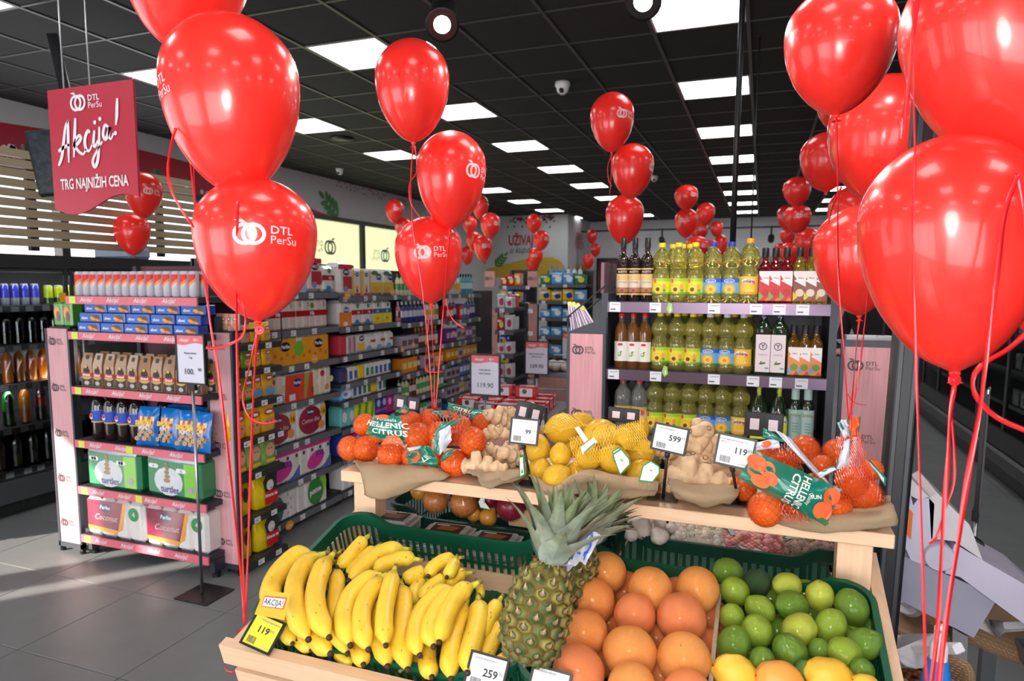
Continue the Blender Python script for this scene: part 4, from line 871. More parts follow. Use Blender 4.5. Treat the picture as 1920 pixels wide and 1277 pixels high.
# bottles, jars and packets further down the aisle
def bott(h, r, c, cap, lab): 
    q = MB(); q.lathe([(r*.9, 0, c), (r, h*.04, c), (r, h*.25, lab), (r, h*.55, c), (r*.9, h*.7, c), (r*.4, h*.82, c), (r*.4, h*.84, cap), (r*.42, h, cap)], 8, sy=.7); s_ = Stock(q.build('cleaning_bottle', 'gloss', None, math.radians(40)), 'bottle'); s_.W = r*2.1; return s_
def smallbox(w_, h, c, c2):
    q = MB(); q.rbox(-w_/2, w_/2, -.05, .05, 0, h, .004, c); q.pq(-w_*.4, w_*.4, h*.3, h*.7, -.051, c2); s_ = Stock(q.build('carton', 'gloss'), 'box'); s_.W = w_; return s_
KB = [('white bottle', bott(.19, .032, WH, srgb(40, 60, 150), srgb(230, 180, 60))), ('pink bottle', bott(.19, .03, srgb(225, 130, 150), WHITE, srgb(150, 30, 60))), ('navy bottle', bott(.2, .034, srgb(40, 45, 120), WHITE, srgb(200, 200, 220))), ('cream bottle', bott(.18, .03, srgb(225, 220, 180), srgb(60, 120, 70), srgb(90, 160, 90))), ('teal spray bottle', bott(.2, .03, srgb(60, 160, 165), srgb(40, 60, 60), srgb(210, 230, 230))), ('brown bottle', bott(.17, .03, srgb(100, 55, 45), srgb(230, 160, 60), srgb(225, 200, 190))),
  ('blue carton', smallbox(.08, .15, srgb(60, 100, 180), WHITE)), ('orange carton', smallbox(.09, .13, srgb(230, 140, 40), srgb(250, 220, 120))), ('grey pack', smallbox(.1, .12, srgb(170, 165, 175), srgb(120, 60, 90))), ('green carton', smallbox(.07, .14, srgb(80, 150, 70), WHITE)), ('violet carton', smallbox(.08, .13, srgb(120, 60, 140), srgb(230, 200, 230))), ('red carton', smallbox(.08, .14, srgb(195, 40, 45), WHITE))]
rr = random.Random(11)
pref = {(2, 6): [0, 0, 2, 3, 0], (2, 5): [2, 3, 1, 3, 0, 0, 2], (2, 4): [5, 5, 1, 5, 8], (2, 3): [5, 7, 8, 5], (2, 2): [3, 5, 9], (2, 1): [8, 9], (2, 0): [6, 11], (3, 7): [4, 4, 4, 0, 7], (3, 6): [2, 10, 11, 6], (3, 5): [8, 8, 10], (3, 4): [8, 7], (3, 3): [8, 8, 6], (3, 2): [8, 0], (3, 1): [6, 7], (3, 0): [11, 6]}
for (bay, lv), ks in pref.items():
    y = bays[bay][0]+.03; z_ = bays[bay][2][lv]; top = (bays[bay][2]+[2.5])[lv+1]-z_-.05; cn = {}
    while True:
        nm, s_ = KB[rr.choice(ks)]; n_ = rr.choice((1, 2, 3)); done = False
        for _ in range(n_):
            if y+s_.W > bays[bay][1]: done = True; break
            cn[nm] = cn.get(nm, 0)+1; hgt = {'white bottle': .19, 'pink bottle': .19, 'navy bottle': .2, 'cream bottle': .18, 'teal spray bottle': .2, 'brown bottle': .17}.get(nm, .15)
            sc__ = min(1, top/hgt)
            s_.put((AX-.07, y+s_.W/2, z_), PI/2, '%s %s on the %s level, %s aisle section' % (ORD[min(19, cn[nm]-1)], nm, lev[lv], nmb[bay]), scale=(1, 1, sc__)); y += s_.W+.003
        if done: break
# orange shelf flags
fl = MB(); fl.pe(0, 0, .045, .032, 0, srgb(240, 160, 50), 16); fl.text('akcija', 0, -.008, .024, -.001, WHITE, bold=.02); FL = Stock(fl.build('shelf_flag', 'print'), 'tag')
for k, (x_, y_) in enumerate(((652, 553), (736, 547), (590, 673), (543, 985), (755, 655), (775, 647), (800, 642), (818, 640), (800, 693), (820, 683), (862, 545), (850, 625), (868, 620), (862, 676))):
    p = at_x(x_, y_, AX+.035); FL.put(p, PI/2, 'small orange oval tag on the aisle shelf, %s going away' % ORD[k], scale=.9 if k < 4 else .75)
# ================================================================ bottle shelf (oils, vinegars)
OX0, OX1, OY = -.655, .268, 3.10
OZ = [.30, .62, .92, 1.215, 1.523]
PUR = srgb(108, 92, 108)
ou = shelf_unit('bottle_shelf', 'dark shelf unit of oil and vinegar bottles behind the produce', .92, .46, 1.56, OZ, PUR, (OX0, OY, 0), 0, (.03, .028, .03), stripm='metal', stripw=.045,
    prices=[[], [.1, .3], [.31, .48, .66, .78], [.01, .20, .45, .61, .70, .80+.0], [.01, .19, .44, .61, .70, .79]])
q = MB(); q.box(-.03, 0, 0, .44, .0, 1.56, STEEL); q.box(.92, .95, 0, .44, 0, 1.56, STEEL); q.box(-.04, -.025, .02, .44, 1.56, 1.70, srgb(120, 90, 100)); q.build('side_cheek', 'dark_metal', ou)
def bottle(name, body, label=None, cap=None, lm='print', bm='oil', extra=None, n=18, sq=0, group=None):
    r = empty(name); q = MB(); q.lathe(body, n, square=sq); a = q.build('bottle', bm, r, math.radians(50)); kids = [a]
    if label:
        q = MB(); label(q); kids.append(q.build('label_print', lm, r, math.radians(30)))
    if cap: q = MB(); q.lathe(cap, 14); kids.append(q.build('cap', 'satin', r, math.radians(50)))
    if extra: q = MB(); extra(q); kids.append(q.build('neck_band', 'gloss', r, True))
    proto(r, kids); return Stock(r, 'bottle', group)
def curved(q, R_, z0, z1, cols, a=1.15, n=12):
    """a label wrapped round the front: cols = [(z fraction, colour)] bands"""
    zs_ = [z0+(z1-z0)*f for f, _ in cols]+[z1]
    for i, (f, c) in enumerate(cols):
        vs = []
        for k in range(n+1):
            an = -PI/2-a+2*a*k/n; vs += [(R_*math.cos(an), R_*math.sin(an), zs_[i]), (R_*math.cos(an), R_*math.sin(an), zs_[i+1])]
        q.add(vs, [(2*k, 2*k+2, 2*k+3, 2*k+1) for k in range(n)], c)
OIL = srgb(255, 244, 128); R1 = .041
oilb = [(R1*.8, 0, OIL), (R1, .01, OIL), (R1, .03, OIL), (R1*.97, .035, OIL), (R1*.97, .10, OIL), (R1, .112, OIL), (R1*.98, .13, OIL), (R1*.74, .147, OIL), (R1*.76, .156, OIL), (R1*.98, .17, OIL), (R1*1.0, .185, OIL), (R1*.93, .205, OIL), (R1*.62, .228, OIL), (R1*.36, .238, OIL), (R1*.34, .244, OIL)]
SUNF = srgb(245, 205, 50)
def l_sun(q):
    curved(q, R1+.0006, .035, .105, [(0, srgb(110, 180, 70)), (.12, srgb(225, 220, 50)), (.8, srgb(170, 205, 60))])
    y = -R1-.001; q.pe(-.008, .058, .016, .016, y, SUNF); q.pe(-.010, .056, .009, .009, y-.0005, srgb(110, 45, 25)); q.pe(.017, .068, .009, .011, y+.002, srgb(235, 150, 60)); q.pe(.018, .052, .008, .006, y+.002, srgb(90, 150, 60)); q.pq(-.027, -.018, .085, .103, y+.005, srgb(215, 50, 40))
    for k in range(10): q.pe(-.008+.016*math.cos(k*.628), .058+.016*math.sin(k*.628), .006, .006, y+.0004, srgb(240, 190, 40), 6)
def l_dij(q):
    curved(q, R1+.0006, .035, .105, [(0, srgb(60, 150, 90)), (.1, srgb(120, 180, 225)), (.75, srgb(50, 110, 200))]); y = -R1-.001
    for k in range(12): q.pe(.0+.019*math.cos(k*.524), .058+.017*math.sin(k*.524), .007, .007, y+.0008, srgb(245, 170, 40), 7)
    q.pe(0, .058, .019, .017, y, srgb(250, 200, 60)); q.pe(0, .057, .008, .008, y-.0004, srgb(240, 140, 40)); q.pe(0, .094, .022, .008, y, srgb(235, 238, 245)); q.pe(0, .094, .019, .006, y-.0005, srgb(40, 60, 140)); q.text('dijamant', 0, .091, .008, y-.001, WHITE, bold=.03)
def l_omg(q):
    curved(q, R1+.0006, .035, .108, [(0, srgb(240, 170, 50)), (.12, srgb(245, 195, 70))]); y = -R1-.001; q.pe(0, .088, .027, .011, y+.0015, srgb(235, 225, 235)); q.text('omega', 0, .083, .018, y, srgb(80, 60, 160), bold=.03, shear=.2); q.pe(.02, .085, .006, .006, y-.0003, srgb(215, 60, 50)); q.pq(-.015, .02, .045, .055, y, srgb(235, 205, 90))
def oilcap(c): return [(.0155, .243, c), (.0155, .258, c), (.013, .262, c)]
YC, BC2, WC, OC = srgb(238, 205, 30), srgb(45, 60, 170), srgb(215, 215, 220), srgb(240, 165, 40)
B_sun = bottle('oil_bottle', oilb, l_sun, oilcap(YC)); B_sunr = bottle('oil_bottle', oilb, None, oilcap(YC), n=12)
B_dijb = bottle('oil_bottle', oilb, l_dij, oilcap(BC2)); B_dijw = bottle('oil_bottle', oilb, l_dij, oilcap(WC)); B_omg = bottle('oil_bottle', oilb, l_omg, oilcap(OC)); B_omgw = bottle('oil_bottle', oilb, l_omg, oilcap(WC))
BA = (.018, .010, .008)
bals = [(.026, 0, BA), (.029, .006, BA), (.029, .185, BA), (.022, .205, BA), (.0125, .218, BA), (.0125, .245, BA)]
def l_bal(q):
    curved(q, .0296, .03, .15, [(0, srgb(215, 180, 110)), (.06, srgb(35, 22, 20)), (.1, srgb(170, 120, 80)), (.28, srgb(215, 195, 180)), (.55, srgb(225, 185, 110)), (.78, srgb(45, 30, 28)), (.95, srgb(225, 190, 110))], 1.3)
    y = -.0305; q.pe(0, .05, .008, .008, y, srgb(160, 35, 40)); q.text('ACETO', 0, .13, .012, y, srgb(220, 200, 180), bold=.02); q.text('BALSAMICO', 0, .118, .009, y, srgb(220, 200, 180), bold=.02); q.text('di Modena', 0, .085, .009, y, srgb(90, 50, 30))
B_bal = bottle('vinegar_bottle', bals, l_bal, [(.0135, .243, BLACK), (.0135, .285, BLACK), (.012, .287, BLACK)], bm='dark_glass')
RV = srgb(190, 30, 40); YV = srgb(215, 185, 40)
def sqb(c, h=.235): return [(.026, 0, c), (.0275, .005, c), (.0275, h*.62, c), (.022, h*.70, c), (.0115, h*.76, c), (.0115, h*.84, c)]
def l_sq(ca, cb, cc, cd):
    def f(q):
        y = -.0282; q.pq(-.024, .024, .01, .135, y, ca); q.pp([(-.024, .135), (.024, .135), (.024, .10), (.0, .085), (-.024, .12)], y-.0003, srgb(235, 225, 225)) ; q.pp([(-.02, .095), (.024, .125), (.024, .07)], y-.0005, srgb(240, 232, 230)); q.pe(.002, .045, .016, .016, y-.0005, cb); q.pp([(-.024, .01), (-.024, .05), (-.004, .028)], y-.0007, cc); q.pp([(.0, .01), (.014, .028), (.024, .01)], y-.0008, cd)
        q.text('VINO', .004, .103, .009, y-.0009, srgb(120, 50, 60), bold=.02)
    return f
sqcap = [(.0145, .195, BLACK), (.0145, .232, BLACK), (.013, .234, BLACK)]
B_red = bottle('vinegar_bottle', sqb(RV), l_sq(srgb(205, 55, 60), srgb(190, 50, 50), srgb(120, 170, 90), srgb(225, 120, 60)), sqcap, sq=5, n=20); B_brn = bottle('oil_bottle', sqb(YV), l_sq(srgb(140, 90, 75), srgb(225, 205, 180), srgb(215, 200, 60), srgb(160, 60, 40)), sqcap, sq=5, n=20)
B_ora = bottle('oil_bottle', sqb(srgb(215, 150, 30)), l_sq(srgb(235, 140, 80), srgb(110, 150, 50), srgb(120, 160, 215), srgb(200, 80, 50)), sqcap, sq=5, n=20)
AM = srgb(245, 160, 80)
appl = [(.028, 0, AM), (.031, .005, AM), (.031, .165, AM), (.026, .19, AM), (.013, .215, srgb(225, 210, 200)), (.0125, .237, srgb(225, 210, 200))]
def l_app(q):
    curved(q, .0317, .035, .125, [(0, srgb(236, 232, 222))], 1.2); y = -.033; q.pe(0, .112, .012, .006, y, srgb(215, 40, 45)); q.pe(-.003, .066, .009, .009, y, srgb(130, 180, 90)); q.pe(-.005, .068, .004, .004, y-.0004, srgb(235, 240, 220)); q.pe(.003, .077, .006, .003, y, srgb(60, 130, 60), rot=.6)
B_app = bottle('vinegar_bottle', appl, l_app, [(.0135, .236, srgb(215, 35, 45)), (.0135, .252, srgb(215, 35, 45)), (.012, .254)], None or 'print')
CL = srgb(235, 235, 230)
clr = [(.034, 0, CL), (.042, .01, CL), (.040, .05, CL), (.042, .11, CL), (.04, .14, CL), (.042, .155, CL), (.036, .19, CL), (.016, .222, CL), (.015, .235, CL)]
def l_clr(q):
    curved(q, .0427, .05, .125, [(0, srgb(215, 60, 50)), (.25, srgb(225, 205, 180)), (.75, srgb(200, 170, 80))]); y = -.044; q.pe(.018, .10, .013, .012, y+.003, srgb(225, 70, 55)); q.pe(-.005, .1, .018, .012, y, srgb(235, 225, 200)); q.pe(0, .07, .012, .012, y, srgb(90, 160, 60)); q.pe(.014, .062, .01, .01, y, srgb(215, 60, 50)); q.text('jabukovo', -.005, .097, .007, y-.001, srgb(150, 40, 40))
RC = srgb(215, 40, 45); B_clr = bottle('vinegar_bottle', clr, l_clr, [(.0165, .233, RC), (.0165, .25, RC), (.014, .252, RC)], bm='glass')
GN = (.012, .028, .012)
ybt = [(.034, 0, GN), (.036, .006, GN), (.036, .19, GN), (.026, .215, GN), (.013, .235, GN), (.013, .25, GN)]
def l_y(q): y = -.0372; q.pq(-.029, .029, .015, .175, y, srgb(228, 212, 215)); q.ring(0, .125, .013, .0165, y-.0004, srgb(75, 45, 75), 20); q.text('Y', 0, .117, .024, y-.0006, srgb(60, 35, 60), bold=.03); q.text('ΥΨΙΣΤΟ', 0, .085, .010, y-.0006, srgb(90, 80, 85)); q.pe(0, .052, .014, .004, y-.0004, srgb(60, 90, 50), rot=.2); q.pe(-.006, .058, .006, .003, y-.0005, srgb(100, 150, 70), rot=.8); q.pe(.018, .032, .009, .004, y-.0004, srgb(90, 170, 150))
NV = srgb(50, 50, 130); B_y = bottle('olive_oil_bottle', ybt, l_y, [(.0135, .245, NV), (.0155, .275, NV), (.0155, .288, NV), (.013, .29, NV)], bm='dark_glass', sq=5, n=20)
mon = [(.036, 0, GN), (.041, .008, GN), (.041, .13, GN), (.033, .17, GN), (.017, .21, GN), (.014, .235, GN)]
def l_mon(q):
    y = -.0425; q.pp([(-.032, .02), (.032, .02), (.033, .10), (.028, .125), (.0, .137), (-.028, .125), (-.033, .10)], y, srgb(120, 160, 50)); q.pp([(-.029, .023), (.029, .023), (.030, .10), (.025, .122), (.0, .132), (-.025, .122), (-.03, .10)], y-.0004, srgb(225, 225, 50)); q.pe(0, .105, .028, .02, y-.0007, srgb(235, 240, 235)); q.text('MONINI', 0, .098, .015, y-.001, srgb(30, 70, 50), bold=.03); q.pe(0, .121, .02, .006, y-.001, srgb(225, 140, 120)); q.pe(0, .062, .02, .012, y-.0008, srgb(215, 205, 60))
GC2 = srgb(60, 170, 60)
B_mon = bottle('olive_oil_bottle', mon, l_mon, [(.0155, .238, GC2), (.0155, .262, GC2), (.013, .264, GC2)], bm='dark_glass', extra=lambda q: q.box(-.007, .007, -.0175, -.0145, .195, .262, srgb(225, 225, 60)))
MT = srgb(185, 215, 205)
ven = [(.025, 0, GN), (.027, .005, GN), (.027, .165, GN), (.022, .185, GN), (.013, .195, GN), (.013, .2, GN)]
def l_ven(q): curved(q, .0276, .012, .155, [(0, MT)], 1.4); y = -.029; q.text('ZVEGA', 0, .128, .014, y, srgb(150, 150, 90), bold=.03); [q.pq(-.012, .012, .06+.012*k, .063+.012*k, y, srgb(120, 150, 145)) for k in range(4)]
B_ven = bottle('olive_oil_bottle', ven, l_ven, [(.0165, .197, MT), (.0165, .243, MT), (.014, .245, MT)], bm='dark_glass')
YF_ = OY+.055
def oz(k): return OZ[k]
def put_px(st, xs, shelf, lab, Y=YF_, n=None, **k):
    for i, x_ in enumerate(xs):
        p = at_y(x_, 600, Y); st.put((p.x, Y, OZ[shelf]), random.uniform(-.12, .12), lab % od(i, len(xs)) if '%s' in lab else lab, **k)
T_, M_, L_ = 4, 3, 2
put_px(B_bal, (1166, 1188, 1211), T_, 'dark balsamic vinegar bottle on the top shelf, %s')
put_px(B_sun, (1238, 1269, 1300), T_, 'yellow capped sunflower oil bottle on the top bottle shelf, %s')
put_px(B_dijb, (1333, 1367), T_, 'blue capped sunflower oil bottle on the top bottle shelf, %s')
put_px(B_omg, (1401,), T_, 'orange capped oil bottle on the top shelf beside the red bottles', scale=(1, 1, 1.05))
put_px(B_red, (1430, 1449, 1470), T_, 'small red vinegar bottle with black cap on the top shelf, %s')
put_px(B_brn, (1494, 1516, 1536), T_, 'small golden oil bottle with brown label on the top shelf, %s')
put_px(B_sunr, (1258, 1276, 1290), T_, 'yellow capped oil bottle in the rear row of the top shelf, %s', Y=YF_+.11)
put_px(B_app, (1166, 1188, 1210), M_, 'amber apple vinegar bottle on the middle shelf, %s', Y=YF_-.01)
put_px(B_sun, (1239, 1270, 1300), M_, 'yellow capped sunflower oil bottle on the middle bottle shelf, %s')
put_px(B_dijw, (1332, 1364), M_, 'white capped sunflower oil bottle on the middle bottle shelf, %s')
put_px(B_omgw, (1395,), M_, 'white capped oil bottle with orange label on the middle shelf')
put_px(B_y, (1433, 1463), M_, 'dark green olive oil bottle with white Y label, %s', Y=YF_-.01)
put_px(B_ora, (1490, 1512, 1533), M_, 'small golden oil bottle with orange label on the middle shelf, %s', Y=YF_-.02, scale=(.95, .95, .93))
put_px(B_clr, (1172, 1203), L_, 'clear apple vinegar bottle with red cap on the lower shelf, %s', Y=YF_-.02)
put_px(B_sun, (1233, 1265, 1297), L_, 'yellow capped sunflower oil bottle on the lower bottle shelf, %s', Y=YF_-.02)
put_px(B_dijb, (1329, 1361), L_, 'blue capped sunflower oil bottle on the lower bottle shelf, %s', Y=YF_-.02)
put_px(B_omg, (1395,), L_, 'orange capped oil bottle on the lower shelf beside the green bottles', Y=YF_-.02)
put_px(B_mon, (1430, 1468), L_, 'dark olive oil bottle with yellow label and green cap, %s', Y=YF_-.02)
put_px(B_ven, (1499, 1523), L_, 'slim dark olive oil bottle with mint label, %s', Y=YF_-.02)
B_redr = B_clr
for k, (st, xs, l) in enumerate(((B_clr, (1190, 1219), 'clear vinegar bottle in the second row of the lower shelf, %s'), (B_sunr, (1252, 1284, 1314), 'yellow capped oil bottle in the second row of the lower shelf, %s'), (B_dijb, (1345, 1377), 'blue capped oil bottle in the second row of the lower shelf, %s'))): put_px(st, xs, L_, l, Y=YF_+.085)
put_px(B_sunr, (1253, 1284, 1312, 1346, 1378, 1404), M_, 'oil bottle in the second row of the middle shelf, %s', Y=YF_+.09)
for i in range(8): B_sunr.put((OX0+.22+i*.085, YF_-.02, .62), 0, 'oil bottle on the lowest visible bottle shelf, %s' % od(i, 8), group='oil bottles low behind the garlic crate')
for i in range(2): B_clr.put((OX0+.05+i*.085, YF_-.02, .62), 0, 'vinegar bottle on the lowest visible bottle shelf, %s' % ['left one', 'right one'][i])
q = MB(); q.pp([(0, 0), (.015, .012), (.012, .045), (-.004, .05), (-.012, .02)], 0, srgb(165, 205, 110)); q.pp([(.0, .01), (.008, .016), (.004, .036)], -.001, WHITE); TGs = Stock(q.build('shelf_talker', 'print'), 'tag')
for k, (x_, y_) in enumerate(((1255, 580), (1246, 698))): p = at_y(x_, y_, OY-.02); TGs.put((p.x, OY-.022, p.z-.02), 0, 'small green leaf tag on the bottle shelf edge, %s one' % ['upper', 'lower'][k])
# side displays with logos and wire baskets
side_panel('pink wood logo panel left of the bottle shelf', -.826, -.67, 3.08, 1.372, 5, dl=.30, col=srgb(228, 165, 170))
side_panel('pink wood logo panel right of the bottle shelf', .325, .492, 3.08, 1.352, 5, dl=.30, col=srgb(228, 165, 170))
def wire_basket(name, lab, x0, x1, flip):
    r = empty(name, (x0, 3.09, 1.36), 0, lab, 'rack'); W = x1-x0; q = MB()
    q.slab([(0, 0, .0), (W, 0, 0), (W, 0, .09) if not flip else (W, 0, .02), (0, 0, .02)], (0, .008, 0), STEEL); q.box(0, W, .0, .3, -.01, 0, STEEL); q.build('tray', 'dark_metal', r)
    q = MB()
    for y_ in (0, .26):
        q = MB(); pts = [(0, y_, .02), (0, y_, .09), (W, y_, .24)] if not flip else [(W, y_, .02), (W, y_, .11), (W*.93, y_, .14), (-.01, y_, .27)]
        q.tube(pts, .004, 6, STEEL); q.build('wire_frame', 'dark_metal', r)
    q = MB(); q.tube([(0 if not flip else W, .0, .09), (0 if not flip else W, .26, .09)], .004, 6, STEEL); q.build('wire_frame', 'dark_metal', r)
wire_basket('wire_rack', 'small dark wire rack above the left pink panel of the bottle shelf', -.84, -.66, False)
wire_basket('wire_rack', 'small dark wire rack above the right pink panel of the bottle shelf', .31, .50, True)
q = MB(); q.box(-.009, .009, -.004, .004, 0, .15, srgb(225, 205, 225)); q.pq(-.004, .002, .01, .13, -.0045, srgb(120, 70, 110)); q.pq(-.009, .009, .13, .15, -.0045, srgb(225, 225, 70)); SN = Stock(q.build('snack_stick', 'foil'), 'snack')
for i in range(7): SN.put((-.825+i*.02, 3.14+.02*(i % 2), 1.37), 0, 'long lilac snack packet in the left wire rack, %s' % od(i, 7), tilt=Matrix.Rotation(-.15-.07*i, 4, 'Y'))
q = MB(); q.rbox(-.03, .03, -.02, .02, 0, .035, .004, srgb(205, 208, 205)); q.pq(-.028, .028, .003, .012, -.021, srgb(60, 130, 70)); TP_ = Stock(q.build('small_packet', 'gloss'), 'packet')
for i in range(3): TP_.put((.36+i*.055, 3.16, 1.362), .2, 'pale grey packet with green edge in the right wire rack, %s' % od(i, 3))
# ================================================================ the far gondolas and the promo islands
LW = srgb(208, 150, 142)
def far_unit(label, x0, x1, Y, zs, ztop=1.78, n=0): return shelf_unit('far_shelf', label, x1-x0, .45, ztop, zs, srgb(95, 95, 102), (x0, Y, 0), 0, (.03, .03, .035), prices=[[.05, .35] for _ in zs], ends=True)
p = lambda x_, Y: at_y(x_, 540, Y).x
YG = 7.9
side_panel('light wood logo post beside the far biscuit shelf, left one', p(908, YG), p(933, YG), YG, 1.28, 3, 'logo_post', col=LW, dl=.42)
side_panel('light wood logo post beside the far biscuit shelf, right one', p(987, YG), p(1008, YG), YG, 1.36, 3, 'logo_post', col=LW, dl=.42)
for k, (a, b_) in enumerate(((907, 926), (988, 1006))):
    q = MB(); q.box(0, p(b_, YG)-p(a, YG), 0, .02, 0, .19, LW); o = q.build('header_board', 'pink_wood'); o.location = (p(a, YG), YG+.02, 1.565); q = MB(); logo(q, .03, .1, .04, -.002, srgb(75, 62, 70)); q.build('logo', 'print', o); tag(o, 'small light wood header board over the far shelves, %s one' % ['left', 'right'][k], 'panel')
far_unit('far shelf of biscuits and coffee between the two logo posts', p(935, YG), p(985, YG), YG+.02, [.12, .4, .62, .84, 1.02, 1.2, 1.38, 1.58])
far_unit('far shelf of blue water and snack packs right of the logo posts', p(1010, YG+1), p(1098, YG+1), YG+1, [.12, .4, .65, .9, 1.15, 1.38, 1.60])
far_unit('far narrow shelf of cartons left of the biscuit shelf', p(929, 6.4), p(955, 6.4)+.05, 6.4, [.12, .4, .66, .9, 1.14, 1.36], 1.4)
rr = random.Random(3)
FB = [('blue packet', srgb(40, 80, 180), srgb(230, 160, 60)), ('orange packet', srgb(235, 130, 40), srgb(250, 230, 180)), ('yellow packet', srgb(235, 190, 50), srgb(40, 60, 160)), ('red packet', srgb(200, 40, 40), srgb(240, 220, 120)), ('pale packet', srgb(215, 210, 215), srgb(190, 60, 100)), ('light blue packet', srgb(90, 160, 215), srgb(230, 240, 250)), ('green packet', srgb(60, 130, 70), srgb(230, 220, 90))]
FS = []
for nm, c, c2 in FB:
    q = MB(); q.rbox(-.085, .085, -.05, .05, 0, .11, .008, c); q.pe(.02, .05, .05, .03, -.0512, c2); q.pq(-.07, .03, .07, .09, -.0512, WHITE if c2 != WHITE else c2); FS.append((nm, Stock(q.build('packet', 'foil'), 'packet')))
def farfill(tagn, x0, x1, Y, zs, pref_, w_=.175, h=.11):
    cn = {}
    for li, (z_, pr_) in enumerate(zip(zs, pref_)):
        x_ = x0+w_/2+.01; 
        while x_+w_/2 < x1:
            for s2 in range(2 if h == .11 and pr_ and len(pr_) > 1 and rr.random() < .6 else 1):
                nm, st = FS[rr.choice(pr_)]; key = (nm, li); cn[key] = cn.get(key, 0)+1
                st.put((x_, Y+.06, z_+s2*.0) if s2 == 0 else (x_, Y+.17, z_), rr.uniform(-.05, .05), '%s %s on level %s of the far %s' % (ORD[cn[key]-1], nm, ORD[li], tagn), scale=(w_/.18, 1, rr.uniform(1.0, 1.4)))
            x_ += w_
q = MB(); q.box(-.08, .08, -.2, .2, 0, 1.52, (.02, .02, .022)); o = q.build('end_board', 'satin'); o.location = (at_y(899, 600, 7.4).x, 7.4, 0); tag(o, 'tall black end board past the far end of the aisle shelf', 'panel')
farfill('biscuit shelf', p(935, YG), p(985, YG), YG+.02, [.12, .4, .62, .84, 1.02, 1.2, 1.38, 1.58], [[4], [4, 1], [4, 2], [0], [0], [3, 2], [2, 0], [1, 3]], .09)
farfill('water shelf', p(1010, YG+1), p(1098, YG+1), YG+1, [.12, .4, .65, .9, 1.15, 1.38, 1.60], [[5], [5], [5, 1], [5], [5], [5, 2], [5, 5, 4, 1, 6]], .16)
farfill('carton shelf', p(929, 6.4), p(955, 6.4)+.05, 6.4, [.12, .4, .66, .9, 1.14, 1.36], [[4], [4, 6], [4], [4], [4, 3], [4, 3]], .085)
sb = bott(.2, .03, srgb(80, 150, 215), srgb(30, 60, 160), srgb(215, 230, 245)); wb_ = bott(.2, .028, srgb(225, 228, 232), srgb(20, 20, 22), srgb(180, 60, 70))
for i in range(6): (sb if i < 3 else wb_).put((p(1022+i*11, YG+1), YG+1.3, 1.60), 0, '%s bottle standing at the back of the far top shelf, %s' % ('blue' if i < 3 else 'white', ORD[i]), scale=1.25)
# promo islands: low pink display tables with goods
def island(name, lab, x0, x1, Y0, Y1, z_, n=1):
    r = empty(name, ((x0+x1)/2, (Y0+Y1)/2, 0), 0, lab, 'table'); W, D_ = (x1-x0)/2, (Y1-Y0)/2
    q = MB(); q.box(-W, W, -D_, -D_+.02, .08, z_-.05, LW); q.box(-W, -W+.02, -D_, D_, .08, z_-.05, LW); q.box(W-.02, W, -D_, D_, .08, z_-.05, LW); q.build('side_board', 'pink_wood', r)
    q = MB(); q.box(-W, W, -D_, D_, z_-.05, z_, srgb(150, 152, 158)); q.build('top', 'metal', r)
    q = MB()
    for a_ in (-W, W):
        for b_ in (-D_, D_): q.tube([(a_, b_, 0), (a_, b_, z_+.1)], .012, 6, srgb(140, 142, 146))
    for b_ in (-D_, D_): q.tube([(-W, b_, z_+.1), (W, b_, z_+.1)], .007, 6, srgb(140, 142, 146))
    q.build('wire_frame', 'metal', r); return r
pa, pb = at_y(905, 770, 4.9), at_y(1035, 770, 4.9)
island('display_table', 'low pink display table stacked with red cartons behind the produce', pa.x, pb.x, 4.75, 5.6, .60)
q = MB(); q.rbox(-.085, .085, -.05, .05, 0, .09, .004, srgb(205, 30, 38)); q.pq(-.05, .055, .008, .075, -.0505, srgb(215, 215, 218)); q.pe(-.01, .05, .02, .02, -.051, srgb(70, 70, 75)); q.box(-.06, .06, -.02, .02, .09, .0905, srgb(230, 225, 225)); RB = Stock(q.build('red_carton', 'gloss'), 'carton')
k = 0
for j in range(4):
    for i in range(4 if j else 3):
        RB.put((pb.x-.14-.19*i-.02*j, 4.86+.17*j, .60), .08, 'red and white drink carton on the display table, row %s, %s' % (ORD[j], ORD[i])); k += 1
for i in range(3): RB.put((pb.x-.3-.2*i, 5.2, .69), .08, 'red and white drink carton in the upper layer, %s from the right' % ORD[i])
pc, pd = at_y(1010, 730, 6.2), at_y(1075, 730, 6.2)
island('display_basket', 'low pink display basket of small bags left of the bottle shelf', pc.x, pd.x, 6.1, 6.7, .78)
q = MB(); q.ball((0, 0, .04), (.07, .05, .045), 10, 7, srgb(205, 190, 180)); q.pe(0, .04, .03, .02, -.052, srgb(150, 90, 90)); SBg = Stock(q.build('small_bag', 'foil', None, True), 'bag')
for k in range(14): SBg.put((pc.x+.08+(k % 5)*.09, 6.2+.1*(k//5), .78), rr.uniform(0, 3), 'small pale sachet bag in the far display basket, %s of the heap' % ORD[k], group='pale sachets')
